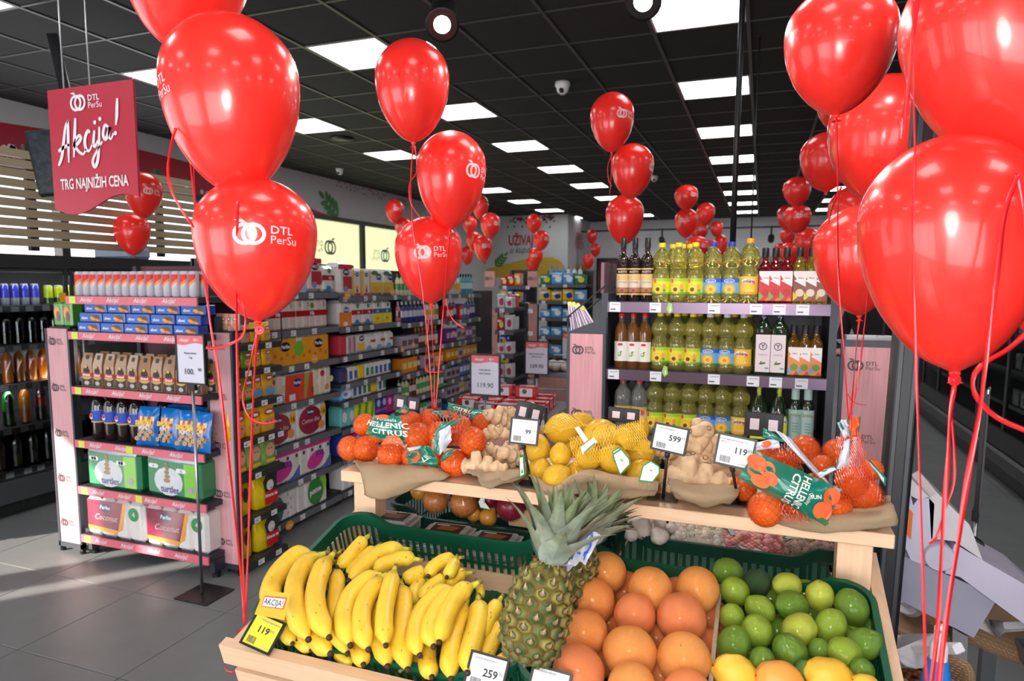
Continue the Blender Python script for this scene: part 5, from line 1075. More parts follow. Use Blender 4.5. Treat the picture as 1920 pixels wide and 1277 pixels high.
# ================================================================ price sign stands
def stand(lab, px0, px1, py0, py1, Y, lines, price, base=None, rz=0, pole=None, mod=1):
    a, c = at_y(px0, py0, Y), at_y(px1, py1, Y); W, Hh = c.x-a.x, a.z-c.z; cx_ = (a.x+c.x)/2
    r = empty('price_sign_stand', (cx_, Y, 0), rz, lab, 'sign'); z0, z1 = c.z, a.z
    q = MB(); t = W*.045
    q.box(-W/2, W/2, 0, .012, z0, z0+t, BLACK); q.box(-W/2, W/2, 0, .012, z1-t, z1, BLACK); q.box(-W/2, -W/2+t, 0, .012, z0+t, z1-t, BLACK); q.box(W/2-t, W/2, 0, .012, z0+t, z1-t, BLACK); q.box(-W/2, W/2, .012, .018, z0, z1, BLACK); q.build('frame', 'satin', r)
    q = MB(); PK = srgb(238, 110, 120); q.pq(-W/2+t, W/2-t, z0+t, z1-t, .004, srgb(222, 218, 234))
    hz = z1-t-Hh*.17; q.pp([(-W/2+t, z1-t), (-W/2+t, hz)]+[(-W/2+t+(W-2*t)*k_/10, hz+Hh*.025*math.sin(k_*.62+3.4)-Hh*.0) for k_ in range(11)]+[(W/2-t, z1-t)], .003, PK)
    q.text('Akcija!', -W*.2, z1-t-Hh*.12, Hh*.085, .002, WHITE, shear=.35, bold=.02); logo(q, W*.17, z1-t-Hh*.085, Hh*.05, .002, WHITE)
    for k_, l in enumerate(lines): q.text(l, 0, z0+Hh*.60-k_*Hh*.085, Hh*.055, .002, srgb(70, 70, 90), bold=.02)
    q.text(price[0], -W*.06 if price[1] else 0, z0+Hh*(.2 if mod else .30), Hh*.16, .002, srgb(45, 45, 60), bold=.01)
    if price[1]: q.text(price[1], W*.3, z0+Hh*.27, Hh*.09, .002, srgb(45, 45, 60), bold=.01)
    q.build('poster', 'print', r)
    q = MB(); q.tube([(0, .009, .01), (0, .009, z0)], .008, 10, srgb(170, 172, 178)); q.build('pole', 'metal', r, True)
    q = MB(); q.box(-.02, .02, 0, .02, z0-.03, z0, BLACK); q.rbox(-.09, .12, -.09, .11, .0, .008, .002, BLACK); q.build('base', 'satin', r); return r
stand('price sign stand reading 100.00 in front of the end shelf', 327, 386, 625, 723, 2.60, ['Plazma biskvit', '1 kg'], ('100.', '00'))
stand('price sign stand reading 119.90 behind the mandarins', 881, 937, 663, 744, 4.4, ['FLIPS SMOKI', '200G STARK'], ('119.90', ''))
stand('price sign stand reading 109.90 near the far biscuit shelf', 984, 1028, 639, 704, 5.9, ['MINI COOKIE KEKS', 'BEKUTEA XL'], ('109.90', ''))
stand('price sign stand half hidden by the left pink logo panel', 1053, 1092, 622, 676, 6.9, ['SOK'], ('129.90', ''))
# ================================================================ right side: post, fridges, person
q = MB(); q.rbox(-.031, .031, -.031, .031, 0, CZ, .008, srgb(36, 36, 40)); q.rbox(-.022, -.010, -.034, -.03, 0, CZ, .002, srgb(70, 72, 78)); q.rbox(.010, .022, -.034, -.03, 0, CZ, .002, srgb(70, 72, 78))
post = q.build('black_post', 'satin'); post.location = (.316, 1.92, 0)
# leans a little, as in the photograph
post.rotation_euler = (0, math.radians(.9), 0)
tag(post, 'black square post right of the produce stand, floor to ceiling', 'post')
q = MB(); q.box(-.036, .036, -.036, .036, .54, .555, srgb(190, 190, 190)); q.build('tie_band', 'satin', post)
q = MB(); q.tube([(0, 0, 1.56), (0, 0, CZ)], .014, 8, (.012, .012, .014)); o = q.build('ceiling_pole', 'dark_metal', None, True); p = at_y(1380, 300, 3.5); o.location = (p.x, 3.5, 0); tag(o, 'thin black pole from the ceiling to the bottle shelf', 'pole')
q = MB(); q.tube([(0, 0, 1.56), (0, 0, CZ)], .006, 6, (.02, .02, .02)); o = q.build('ceiling_cable', 'dark_metal', None, True); p = at_y(1409, 430, 5.2); o.location = (p.x, 5.2, 0); tag(o, 'thin black cable right of the ceiling pole', 'cable')
FRX = at_z(1735, 778, .05).x
fz = empty('freezer_cabinet', (FRX, 5.0, 0), -PI/2, 'long black glass fronted refrigerated cabinet along the right aisle', 'cooler')
# local x runs toward -Y, front at local y=0 facing -y (world -X)
q = MB(); q.box(-7, 3.6, 0, .8, 0, .10, (.02, .02, .022)); q.rbox(-7, 3.6, -.06, .8, .13, .26, .02, (.05, .05, .053)); q.box(-7, 3.6, -.03, .8, .27, .42, (.02, .02, .023)); q.box(-7, 3.6, .7, .8, .42, 2.05, (.02, .02, .023)); q.box(-7, 3.6, -.01, .8, 1.95, 2.08, (.02, .02, .022)); q.build('cabinet', 'satin', fz)
for k in range(14):
    q = MB(); q.box(-6.9+k*.75, -6.88+k*.75, -.01, .02, .42, 1.95, (.06, .06, .065)); q.build('door_frame', 'satin', fz)
    q = MB(); q.box(-6.88+k*.75, -6.16+k*.75, .0, .006, .42, 1.95, (.85, .9, .9)); q.build('glass_door', 'window_glass', fz)
FZ = (.6, .9, 1.2, 1.5)
for z_ in FZ: q = MB(); q.box(-7, 3.6, .1, .7, z_-.03, z_, srgb(80, 80, 85)); q.build('shelf', 'satin', fz)
rr = random.Random(21)
cn = {}
for li, z_ in enumerate(FZ):
    for k in range(20):
        nm, st = FS[rr.choice((3, 4, 2, 0, 6))]; cn[nm, li] = cn.get((nm, li), 0)+1
        st.put((FRX+.17, 3.2+k*.19, z_), -PI/2, '%s %s on the %s shelf of the right cabinet' % (ORD[cn[nm, li]-1], nm, ORD[li]), scale=(1, 1, 1.3))
q = MB(); q.rbox(-.08, .08, -.1, .1, 0, .5, .01, srgb(225, 140, 50)); q.pe(0, .25, .05, .1, -.101, WHITE); q.pe(0, .25, .02, .05, -.102, (.03, .03, .03)); o = q.build('ice_cream_box', 'gloss'); p = at_z(1722, 745, .0); o.location = (p.x-.02, p.y, 0); tag(o, 'tall orange advertising carton beside the right cabinet', 'carton')
# person in black beyond the right panel, largely behind a balloon
def skin_fig(name, nodes, edges, m_, col, parent=None, sub=1, root=0):
    me = bpy.data.meshes.new(name); me.from_pydata([n_[:3] for n_ in nodes], edges, []); o = bpy.data.objects.new(name, me); COL.objects.link(o)
    md = o.modifiers.new('s', 'SKIN'); md.use_smooth_shade = True
    for i, n_ in enumerate(nodes):
        sv = me.skin_vertices[0].data[i]; sv.radius = (n_[3], n_[4] if len(n_) > 4 else n_[3]); sv.use_root = (i == root)
    ms = o.modifiers.new('u', 'SUBSURF'); ms.levels = sub; ms.render_levels = sub
    bpy.context.view_layer.update(); dg = bpy.context.evaluated_depsgraph_get()
    m2 = bpy.data.meshes.new_from_object(o.evaluated_get(dg)); o.modifiers.clear(); o.data = m2
    ca = m2.color_attributes.new('Col', 'FLOAT_COLOR', 'CORNER'); ca.data.foreach_set('color', [*col, 1.0]*len(m2.loops)); m2.materials.clear(); m2.materials.append(MATS[m_])
    m2.polygons.foreach_set('use_smooth', [True]*len(m2.polygons))
    if parent: o.parent = parent
    return o
PXX = at_y(1640, 600, 6.3)
pe = empty('person', (PXX.x, 6.3, 0), -.5, 'person in black clothes beyond the right logo panel, mostly hidden', 'person')
N_ = [(0, 0, .95, .15, .11), (0, 0, 1.15, .14, .10), (0, 0, 1.35, .17, .11), (0, 0, 1.44, .10, .08), (0, 0, 1.50, .055), (0, -.01, 1.56, .058),
      (-.19, 0, 1.40, .06), (-.25, -.03, 1.12, .048), (-.17, -.24, 1.05, .036), (-.10, -.36, 1.08, .03), (.19, 0, 1.40, .06), (.25, -.03, 1.12, .048), (.17, -.24, 1.05, .036), (.10, -.36, 1.08, .03),
      (-.09, 0, .88, .10), (-.10, -.01, .48, .065), (-.10, .02, .09, .045), (-.10, -.13, .04, .04), (.09, 0, .88, .10), (.10, -.01, .48, .065), (.10, .02, .09, .045), (.10, -.13, .04, .04)]
E_ = [(0, 1), (1, 2), (2, 3), (3, 4), (4, 5), (2, 6), (6, 7), (7, 8), (8, 9), (2, 10), (10, 11), (11, 12), (12, 13), (0, 14), (14, 15), (15, 16), (16, 17), (0, 18), (18, 19), (19, 20), (20, 21)]
body = skin_fig('body', N_, E_, 'cloth', (.012, .012, .014), pe, 2)
def headfn(d):
    q_ = 1.0
    if d.y < 0: q_ += .10*max(0, 1-abs(d.x)*5)*max(0, 1-abs(d.z+.12)*3.2)
    return q_
SKC = srgb(215, 160, 140)
q = MB(); q.ball((0, -.01, 1.645), (.076, .092, .115), 28, 20, SKC, fn=headfn); q.tube([(0, 0, 1.47), (0, -.005, 1.58)], [.055, .052], 12, SKC); q.ball((-.077, .0, 1.64), (.012, .02, .03), 8, 6, SKC); q.ball((.077, .0, 1.64), (.012, .02, .03), 8, 6, SKC); q.build('head', 'skin', pe, True)
q = MB(); q.ball((0, .015, 1.665), (.084, .092, .11), 22, 14, (.03, .02, .015)); q.build('hair', 'cloth', pe, True)
q = MB()
for s_ in (-1, 1): q.ball((s_*.03, -.090, 1.655), (.012, .008, .007), 8, 6, WHITE); q.ball((s_*.03, -.097, 1.655), .0045, 6, 4, (.02, .01, .01))
q.ball((0, -.094, 1.595), (.022, .008, .007), 8, 6, srgb(170, 80, 80)); q.build('face_features', 'skin', pe, True)
for s_ in (-1, 1):
    q = MB(); q.ball((s_*.09, -.40, 1.085), (.032, .045, .018), 10, 8, SKC)
    for f_ in range(4): q.tube([(s_*.09+(f_-1.5)*.016, -.43, 1.085), (s_*.09+(f_-1.5)*.018, -.465, 1.08), (s_*.09+(f_-1.5)*.018, -.485+.004*abs(f_-1.5), 1.06)], [.0085, .008, .006], 6, SKC)
    q.tube([(s_*.06, -.40, 1.09), (s_*.045, -.43, 1.10), (s_*.045, -.45, 1.095)], [.011, .009, .007], 6, SKC); q.build('hand', 'skin', pe, True)
# tall price sign seen edge on
q = MB(); W_ = .2
r = empty('price_sign_stand', (0, 0, 0), 0, 'price sign stand seen edge on behind the scale', 'sign'); p = at_y(1835, 970, 2.75)
r.location = (p.x, 2.75, 0); r.rotation_euler = (0, 0, math.radians(73)); zt_, zb_ = at_y(1840, 735, 2.75).z, at_y(1828, 955, 2.75).z
q.box(-.1, .1, 0, .012, zb_, zt_, BLACK); q.box(-.02, .02, 0, .02, zb_-.04, zb_, BLACK); q.build('frame', 'satin', r)
q = MB(); q.pq(-.092, .092, zb_+.008, zt_-.008, -.001, srgb(190, 180, 186)); q.build('poster', 'print', r)
q = MB(); q.tube([(0, .006, .01), (0, .006, zb_)], .007, 10, srgb(190, 192, 196)); q.build('pole', 'metal', r, True); q = MB(); q.rbox(-.1, .1, -.1, .1, 0, .008, .002, BLACK); q.build('base', 'satin', r)
q = MB(); q.tube([(-.05, 0, zt_), (-.05, 0, zt_+.012), (.05, 0, zt_+.012), (.05, 0, zt_)], .003, 6, srgb(200, 200, 205)); q.build('handle', 'metal', r)
# ---------------------------------------------------------------- weighing scale on a steel table
LV = srgb(198, 192, 212)
SY = 2.05
def sp_(x_, y_, Y=SY): p = at_y(x_, y_, Y); return (p.x, p.y, p.z)
sca = empty('weighing_scale', at_y(1780, 1190, SY), 0, 'white and lilac weighing scale right of the produce stand', 'scale')
sca.location.z = .72
Tinv = Matrix.Translation(-sca.location)
def sbuild(q, n, m_, sm=False):
    q.v = [tuple(Tinv @ Vector(v)) for v in q.v]; return q.build(n, m_, sca, sm)
q = MB(); q.slab([sp_(1712, 948), sp_(1722, 935), sp_(1742, 934), sp_(1752, 945), sp_(1746, 1050), sp_(1732, 1060), sp_(1708, 1050), sp_(1694, 1020), sp_(1700, 890)], (0, .20, 0), LV)
sbuild(q, 'display_housing', 'satin')
q = MB(); q.slab([sp_(1700, 889), sp_(1742, 932), sp_(1722, 937), sp_(1699, 925)], (0, .22, 0), srgb(205, 198, 206)); q.slab([sp_(1742, 934), sp_(1758, 925), sp_(1818, 984), sp_(1828, 1010), sp_(1842, 1050), sp_(1790, 1015), sp_(1746, 1010)], (0, .24, 0), srgb(210, 203, 208)); sbuild(q, 'printer_cover', 'satin')
q = MB(); q.slab([sp_(1692, 940, SY-.004), sp_(1712, 962, SY-.004), sp_(1708, 1012, SY-.004), sp_(1691, 990, SY-.004)], (0, .004, 0), srgb(225, 110, 20)); sbuild(q, 'customer_display', 'print')
q = MB(); c_ = at_y(1762, 1046, SY-.012); q.T = Matrix.Translation(c_) @ Matrix.Rotation(PI/2, 4, 'X'); q.lathe([(.036, -.22), (.037, 0), (.034, .004)], 26, LV); sbuild(q, 'hinge_drum', 'satin', math.radians(40))
q = MB(); q.slab([sp_(1790, 1020), sp_(1772, 1075), sp_(1800, 1082), sp_(1920, 1170), sp_(2010, 1225), sp_(2010, 1168), sp_(1945, 1110)], (0, .26, 0), LV)
sbuild(q, 'keyboard_arm', 'satin')
q = MB(); up = Vector((0, 0, .003))
A_, B_, C_, D_2 = [Vector(sp_(x_, y_, yy)) for x_, y_, yy in ((1832, 1052, SY+.01), (1998, 1158, SY+.01), (1998, 1158, SY+.01), (1832, 1052, SY+.01))]
q.slab([A_+up, B_+up, B_+up+Vector((0, .24, 0)), A_+up+Vector((0, .24, 0))], (0, 0, .003), srgb(240, 236, 225)); 
for i in range(9):
    for j in range(7):
        P = A_+(B_-A_)*((i+.5)/10)+up*2.1; P2 = P+Vector((0, .02+j*.03, 0)); dx = (B_-A_)*(.075); q.poly([P2, P2+dx, P2+dx+Vector((0, .022, 0)), P2+Vector((0, .022, 0))], srgb(238, 232, 190) if (i+j) % 3 else srgb(232, 225, 170))
q.slab([A_+Vector((.0, .20, .012)), A_+(B_-A_)*.35+Vector((0, .20, .012)), A_+(B_-A_)*.35+Vector((0, .235, .012)), A_+Vector((0, .235, .012))], (0, 0, .012), BLACK); sbuild(q, 'keypad', 'print')
q = MB(); q.slab([sp_(1688, 1040, SY+.03), sp_(1770, 1075, SY+.03), sp_(1872, 1120, SY+.03), sp_(1826, 1196, SY+.03), sp_(1686, 1125, SY+.03)], (0, .16, 0), srgb(165, 163, 182)); sbuild(q, 'scale_body', 'satin')
q = MB(); q.slab([sp_(1786, 1178, SY+.08), sp_(1815, 1195, SY+.08), sp_(1812, 1300, SY+.08), sp_(1786, 1300, SY+.08)], (0, .06, 0), srgb(150, 152, 158)); sbuild(q, 'column', 'metal')
tb_ = empty('steel_counter', (.95, 2.28, 0), 0, 'low steel counter under the scale and the sacks', 'counter'); q = MB(); q.rbox(-.25, .65, -.45, .35, .58, .62, .005, srgb(150, 152, 156)); q.build('top', 'metal', tb_)
for a_ in (-.2, .6):
    for b_ in (-.4, .3): q = MB(); q.box(a_-.02, a_+.02, b_-.02, b_+.02, 0, .58, srgb(120, 122, 126)); q.build('leg', 'metal', tb_)
BUR = srgb(176, 142, 108)
def sack(lab, x_, y_, Y, r_, zb, fillc, nut):
    p = at_y(x_, y_, Y); s = empty('burlap_sack', (p.x, Y, zb), 0, lab, 'sack'); h = p.z-zb; q = MB()
    q.lathe([(r_*.9, 0), (r_*1.1, h*.4), (r_*1.15, h*.8), (r_*1.12, h*.95), (r_*1.2, h*1.03), (r_*1.12, h*1.06), (r_*1.0, h), (r_*.95, h*.85)], 26, BUR)
    q.f = q.f[:-1]; q.c = q.c[:-1]; q.m = q.m[:-1]
    uv = [((v[0]+v[1])*4, v[2]*4) for v in q.v]
    rr_ = random.Random(5); q.v = [(v[0]*(1+.04*math.sin(9*math.atan2(v[1], v[0]))), v[1]*(1+.04*math.sin(7*math.atan2(v[1], v[0]))), v[2]+.006*math.sin(5*math.atan2(v[1], v[0]))) for v in q.v]
    q.build('sack', 'burlap', s, True, uv=uv)
    q = MB(); n_ = 170
    for k in range(n_):
        a, rd = rr_.uniform(0, 2*PI), r_*.93*math.sqrt(rr_.random()); q.ball((rd*math.cos(a), rd*math.sin(a), h*.86+rr_.uniform(-.003, .006)+.01*(1-rd/r_)), (nut, nut*.75, nut*.65), 6, 4, tuple(c*rr_.uniform(.8, 1.1) for c in fillc))
    q.lathe([(r_*.95, h*.82), (.001, h*.85)], 20, fillc); tag(q.build('filling', 'satin', s, True), kind='stuff'); return p
sack('open burlap sack of pale beans behind the scale', 1712, 1166, 2.25, .11, .62, srgb(225, 205, 180), .006)
sack('open burlap sack of almonds at the lower right', 1722, 1252, 1.85, .10, .42, srgb(150, 90, 60), .009)
sack('open burlap sack behind the steel tray at the far right', 1880, 1180, 2.35, .16, .62, srgb(90, 60, 45), .009)
def scoop(lab, x_, y_, Y, rz, tilt, s_=1):
    p = at_y(x_, y_, Y); r = empty('plastic_scoop', p, rz, lab, 'scoop'); q = MB(); vs = []; n_ = 10; W = srgb(228, 226, 232)
    for i in range(n_+1):
        t = i/n_; rad = .045*s_*(1-.0*t)
        for k in range(9): a = PI+PI*k/8; vs.append((t*.12*s_, rad*math.cos(a)*(1-.5*max(0, t-.6)), rad*math.sin(a)*(.9)))
    q.add(vs, [(i*9+k, i*9+k+1, i*9+k+10, i*9+k+9) for i in range(n_) for k in range(8)]+[tuple(range(9))], W); a = q.build('bowl', 'satin', r, True)
    md = a.modifiers.new('t', 'SOLIDIFY'); md.thickness = .0025
    q = MB(); q.rbox(-.11*s_, 0, -.009*s_, .009*s_, -.016*s_, -.002, .003, W); q.build('handle', 'satin', r); r.rotation_euler = (tilt, .5, rz)
scoop('white plastic scoop resting in the almonds', 1712, 1205, 1.80, 2.0, -.3, 1.4); scoop('white plastic scoop lying in the far right sack', 1885, 1165, 2.25, 2.2, .2, 1.4); scoop('clear white scoop in the bean sack behind the post', 1700, 1130, 2.2, 1.2, .2, .8)
# blue spray bottle
p = at_y(1757, 1262, 1.5); r = empty('spray_bottle', (p.x, 1.5, .56), 0, 'blue bottle with white nozzle cap at the lower right', 'bottle'); h = p.z-.56-.0; BL_ = srgb(45, 125, 205)
q = MB(); q.lathe([(.028, 0, BL_), (.03, .01, BL_), (.028, h-.02, BL_), (.020, h+.02, BL_), (.018, h+.03, BL_)], 18); q.build('bottle', 'satin', r, math.radians(40))
q = MB(); q.lathe([(.016, h+.03, WHITE), (.016, h+.06, WHITE), (.011, h+.07, WHITE), (.011, h+.095, WHITE), (.006, h+.10, WHITE)], 14); q.tube([(0, 0, h+.088), (.0, -.022, h+.09)], .005, 8, WHITE); q.build('nozzle', 'satin', r, math.radians(40))
# steel tray with wire handle
tr = empty('steel_tray', (.70, 1.30, .70), .12, 'steel tray with folding wire handle at the lower right corner', 'tray'); q = MB(); SV = srgb(165, 168, 172)
q.box(-.11, .3, -.12, .12, 0, .006, SV); q.slab([(-.11, -.12, 0), (.3, -.12, 0), (.32, -.15, .05), (-.13, -.15, .05)], (0, .004, 0), SV); q.slab([(-.11, .12, 0), (.3, .12, 0), (.32, .15, .05), (-.13, .15, .05)], (0, -.004, 0), SV); q.slab([(-.11, -.12, 0), (-.11, .12, 0), (-.13, .15, .05), (-.13, -.15, .05)], (.004, 0, 0), SV)
q.tube([(-.13, -.15, .05), (.32, -.15, .05), (.32, .15, .05), (-.13, .15, .05), (-.13, -.15, .05)], .004, 6, SV); q.build('pan', 'metal', tr)
q = MB(); q.tube([(-.125, -.05, .04), (-.125, -.05, .10), (-.10, -.05, .11), (-.08, -.04, .10), (.10, .03, .035)], .003, 8, srgb(200, 202, 206)); q.tube([(-.125, .06, .04), (-.125, .06, .10), (.1, .1, .03)], .003, 8, srgb(200, 202, 206)); q.build('handle', 'metal', tr, True)
# ================================================================ balloons
BP = [(.022, 0), (.06, .018), (.15, .065), (.25, .15), (.335, .26), (.395, .36), (.442, .475), (.474, .59), (.492, .70), (.5, .80), (.493, .90), (.465, 1.0), (.41, 1.09), (.335, 1.17), (.24, 1.235), (.13, 1.28), (.04, 1.297)]
def brad(z):
    for (r0, z0), (r1, z1) in zip(BP, BP[1:]):
        if z0 <= z <= z1: return r0+(r1-r0)*(z-z0)/(z1-z0)
    return .02
RB_ = srgb(255, 50, 42)
def smooth_prof(P, k=3):
    C_ = catmull([(p[0], 0, p[1]) for p in P], k); return [(max(.004, c.x), c.z) for c in C_]
br = empty('balloon')
q = MB(); q.lathe(smooth_prof(BP), 56, RB_); bb = q.build('body', 'balloon', br, True)
q = MB(); q.lathe([(.012, .012), (.03, .0), (.034, -.012), (.024, -.022), (.012, -.028), (.02, -.045), (.045, -.062), (.04, -.064), (.01, -.05)], 14, RB_, sx=1, sy=.8); bk = q.build('knot', 'balloon', br, True)
lg = MB(); logo(lg, -.17, .70, .185, 0, srgb(250, 215, 215))
# refine long edges a little, then wrap the print round the skin
def wrap_print(mb, off=.004):
    out = []
    for x_, y_, z_ in mb.v:
        r_ = brad(z_)+off; a_ = -PI/2+x_/r_; out.append((r_*math.cos(a_)+0, r_*math.sin(a_), z_))
    mb.v = out
wrap_print(lg); bl_ = lg.build('logo_print', 'print', br)
proto(br, [bb, bk, bl_]); BS = Stock(br, 'balloon')
NB = 0
def balloon(cx_, ty, bx_, by, w_, label, az=0, D=None, size=.27, grp=None):
    """cx_,ty: top of the balloon; bx_,by: its knot; w_: its width, all as seen; D from the real size"""
    global NB
    D = D or FPX*size/w_; S = w_*D/FPX
    k_, t_ = at_d(bx_, by, D), at_d(cx_, ty, D); ax = (t_-k_); Lh = ax.length/1.3; ax.normalize()
    vw = (CAMO-(k_+t_)/2).normalized(); yy = -(vw-ax*vw.dot(ax)).normalized(); xx = yy.cross(ax)
    M_ = Matrix((xx, yy, ax)).transposed().to_4x4(); M_.translation = k_
    M_ = M_ @ Matrix.Rotation(az, 4, 'Z') @ Matrix.Diagonal((S, S, Lh, 1))
    if BS.used: o = inst(br, M_)
    else: o = br; o.matrix_local = M_; BS.used = True
    tag(o, label, 'balloon', grp); NB += 1
    return k_
G1, G2, G3, G4, G5 = 'balloons of the front left bunch', 'balloons of the middle bunch', 'three stacked balloons above the bottles', 'balloons of the right bunch', 'big balloons at the right edge'
balloon(368, -175, 327, 93, 226, 'large red balloon cut by the top edge, highest of the front left bunch', -1.9, grp=G1)
balloon(425, 33, 446, 367, 250, 'large red balloon in the middle of the front left bunch', -1.45, grp=G1)
balloon(478, 335, 484, 602, 222, 'large red balloon showing the full white logo, lowest of the left bunch', .17, D=1.42, grp=G1)
balloon(772, 77, 775, 267, 139, 'medium red balloon without visible logo, top of the middle bunch', 2.6, grp=G2)
balloon(848, 247, 843, 430, 131, 'red balloon with logo at its right side, centre of the middle bunch', .95, grp=G2)
balloon(800, 407, 809, 570, 127, 'red balloon with centred logo, lowest of the middle bunch', .1, grp=G2)
balloon(1148, 174, 1147, 286, 81, 'topmost of the three red balloons above the balsamic bottles', .75, grp=G3)
balloon(1188, 270, 1183, 373, 78, 'middle of the three red balloons above the balsamic bottles', 1.45, grp=G3)
balloon(1173, 365, 1169, 460, 71, 'lowest of the three red balloons, touching the balsamic bottle tops', 2.5, grp=G3)
balloon(1580, -22, 1568, 216, 196, 'large red balloon cut by the top edge left of the black post', 2.7, grp=G4)
balloon(1675, 146, 1640, 380, 200, 'large red balloon partly behind the black post, upper right', 2.6, D=2.45, grp=G4)
balloon(1566, 130, 1566, 246, 70, 'small piece of red balloon below the top edge balloon, right bunch', 0, grp=G4)
balloon(1552, 249, 1548, 360, 94, 'red balloon left of the post between larger ones, right bunch', 2.8, grp=G4)
balloon(1606, 348, 1600, 470, 96, 'dark red balloon behind the lower right bunch balloon', 2.2, grp=G4)
balloon(1602, 388, 1611, 592, 150, 'red balloon tied above the right mandarin bag', 2.9, grp=G4, D=2.3)
balloon(1850, -120, 1912, 318, 330, 'very large red balloon in the top right corner', 2.8, size=.29, grp=G5)
balloon(1776, 257, 1790, 697, 312, 'very large red balloon at the right edge above the scale', 2.6, size=.29, D=1.10, grp=G5)
balloon(1960, 300, 1950, 640, 160, 'sliver of red balloon at the right picture edge behind the big ones', 2.6, D=1.9, grp=G5)
balloon(271, 324, 268, 409, 66, 'small red balloon behind the red hanging sign', .5)
balloon(246, 400, 250, 479, 64, 'small red balloon tied over the silver cans', 2.6)
FARB = [(741.2, 374, 738, 418, 34), (757, 408, 757, 448, 33), (902, 367, 899, 412, 30), (920, 399, 919, 448, 37), (881, 405, 880, 440, 27), (889, 434, 888, 470, 28), (905.6, 441, 907, 491, 35), (877, 461, 876, 497, 24),
        (1002, 401, 1001, 438, 28), (1016, 432, 1014, 470, 30), (1005, 465, 1004, 500, 27), (999, 479, 1000, 511, 25), (1110, 430, 1110, 457, 20), (1117, 456, 1116, 482, 20), (1103, 477, 1103, 505, 21),
        (1287, 347, 1287, 395, 43), (1288, 391, 1285, 446, 42), (1324, 380, 1322, 424, 34), (1312, 416, 1311, 452, 31), (1344, 415, 1343, 445, 23), (1352, 440, 1350, 483, 25), (1307, 443, 1306, 488, 42), (1333, 450, 1332, 484, 26),
        (1494.5, 332, 1494, 388, 49), (1496, 384, 1495, 438, 48), (1472, 385, 1474, 432, 29), (1477, 428, 1477, 460, 28), (1516, 428, 1514, 487, 46), (1463, 456, 1463, 484, 22), (1481, 454, 1482, 500, 36), (1500, 470, 1500, 512, 30)]
nmc = {0: 'far bunch above the toilet paper', 2: 'far bunch right of the middle balloons', 8: 'far bunch before the yellow hill graphic', 12: 'far bunch before the dark red window', 15: 'far bunch above the blue capped bottles', 23: 'far bunch above the small dark bottles'}
cur = 0; st0 = 0
for i, (a_, b_, c_, d_, w_) in enumerate(FARB):
    if i in nmc: cur = i; st0 = i
    balloon(a_, b_, c_, d_, w_, 'small red balloon, %s counted from the top, %s' % (ORD[i-st0], nmc[cur]), [.4, -.6, 2.5, .9, -.2, 1.6][i % 6], grp='balloons of the '+nmc[cur])
# ---- ribbons
RR = srgb(232, 30, 38)
def ribbon(pts, D, w_, label, twist=True, D2=None, k=6):
    n = len(pts); P = [at_d(x_, y_, D+(((D2 or D)-D)*i/(n-1))) for i, (x_, y_) in enumerate(pts)]; P = catmull(P, k)
    o_ = P[0].copy(); ns = []
    for i, p_ in enumerate(P):
        v = (CAMO-p_).normalized(); a_ = (.9*math.sin(i*.21+x_*.01) if twist else 0); ns.append(Matrix.Rotation(a_, 3, 'Z') @ v)
    q = MB(); q.strip([p_-o_ for p_ in P], w_, ns, RR); o = q.build('ribbon', 'ribbon', None, True); o.location = o_; md = o.modifiers.new('t', 'SOLIDIFY'); md.thickness = .0004
    tag(o, label, 'ribbon', 'red balloon ribbons'); return o
def curl(c0, c1, turns, rad, D, w_, label):
    n = 90; P = []
    for i in range(n):
        t = i/(n-1); x_ = c0[0]+(c1[0]-c0[0])*t; y_ = c0[1]+(c1[1]-c0[1])*t; a_ = t*turns*2*PI; rr_ = rad*(.6+.6*t); p_ = at_d(x_, y_, D)
        P.append(p_+Vector((rr_*math.cos(a_), rr_*math.sin(a_), 0)))
    o_ = P[0].copy(); q = MB(); q.strip([p_-o_ for p_ in P], w_, (0, 0, 1), RR); q.v = q.v
    # turn the strip so that its flat side faces outward like a spring
    q = MB(); vs = []; fs = []
    for p_ in P: p2 = p_-o_; vs += [tuple(p2+Vector((0, 0, -w_/2))), tuple(p2+Vector((0, 0, w_/2)))]
    for i in range(len(P)-1): fs.append((2*i, 2*i+1, 2*i+3, 2*i+2))
    q.add(vs, fs, RR); o = q.build('ribbon', 'ribbon', None, True); o.location = o_; md = o.modifiers.new('t', 'SOLIDIFY'); md.thickness = .0004; tag(o, label, 'ribbon', 'red balloon ribbons')
W1 = .0055
ribbon([(330, 240), (322, 268), (315, 315), (321, 355), (338, 390), (352, 410), (363, 426)], 1.3, W1, 'short ribbon end hanging beside the front left balloons')
ribbon([(362, 290), (364, 330), (366, 372), (368, 410)], 1.55, .003, 'thin ribbon left of the lowest left bunch balloon')
ribbon([(327, 95), (350, 250), (368, 400), (386, 540), (395, 612), (412, 720), (440, 960), (456, 1120), (459, 1172)], 1.56, W1+.001, 'long ribbon from the highest left bunch balloon to the crate', D2=1.50)
ribbon([(446, 372), (444, 480), (444, 610), (449, 860), (455, 1060), (459, 1172)], 1.27, W1, 'long ribbon from the middle left bunch balloon to the crate', D2=1.50)
ribbon([(484, 612), (478, 690), (473, 800), (468, 930), (464, 1050), (459, 1172)], 1.42, W1, 'long ribbon from the logo balloon to the crate', D2=1.50)
ribbon([(484, 612), (470, 680), (457, 735), (459, 768), (471, 786), (496, 794), (519, 789)], 1.43, W1*.8, 'ribbon loop curling right below the logo balloon')
ribbon([(447, 560), (458, 582), (461, 605), (455, 628), (438, 642), (412, 652), (386, 652)], 1.26, W1*.9, 'ribbon loop curling left below the logo balloon')
curl((459, 1172), (432, 1262), 3.2, .016, 1.50, .004, 'springy curled ribbon at the banana crate corner')
curl((462, 1176), (470, 1300), 3.0, .018, 1.50, .004, 'second curled ribbon end at the banana crate corner')
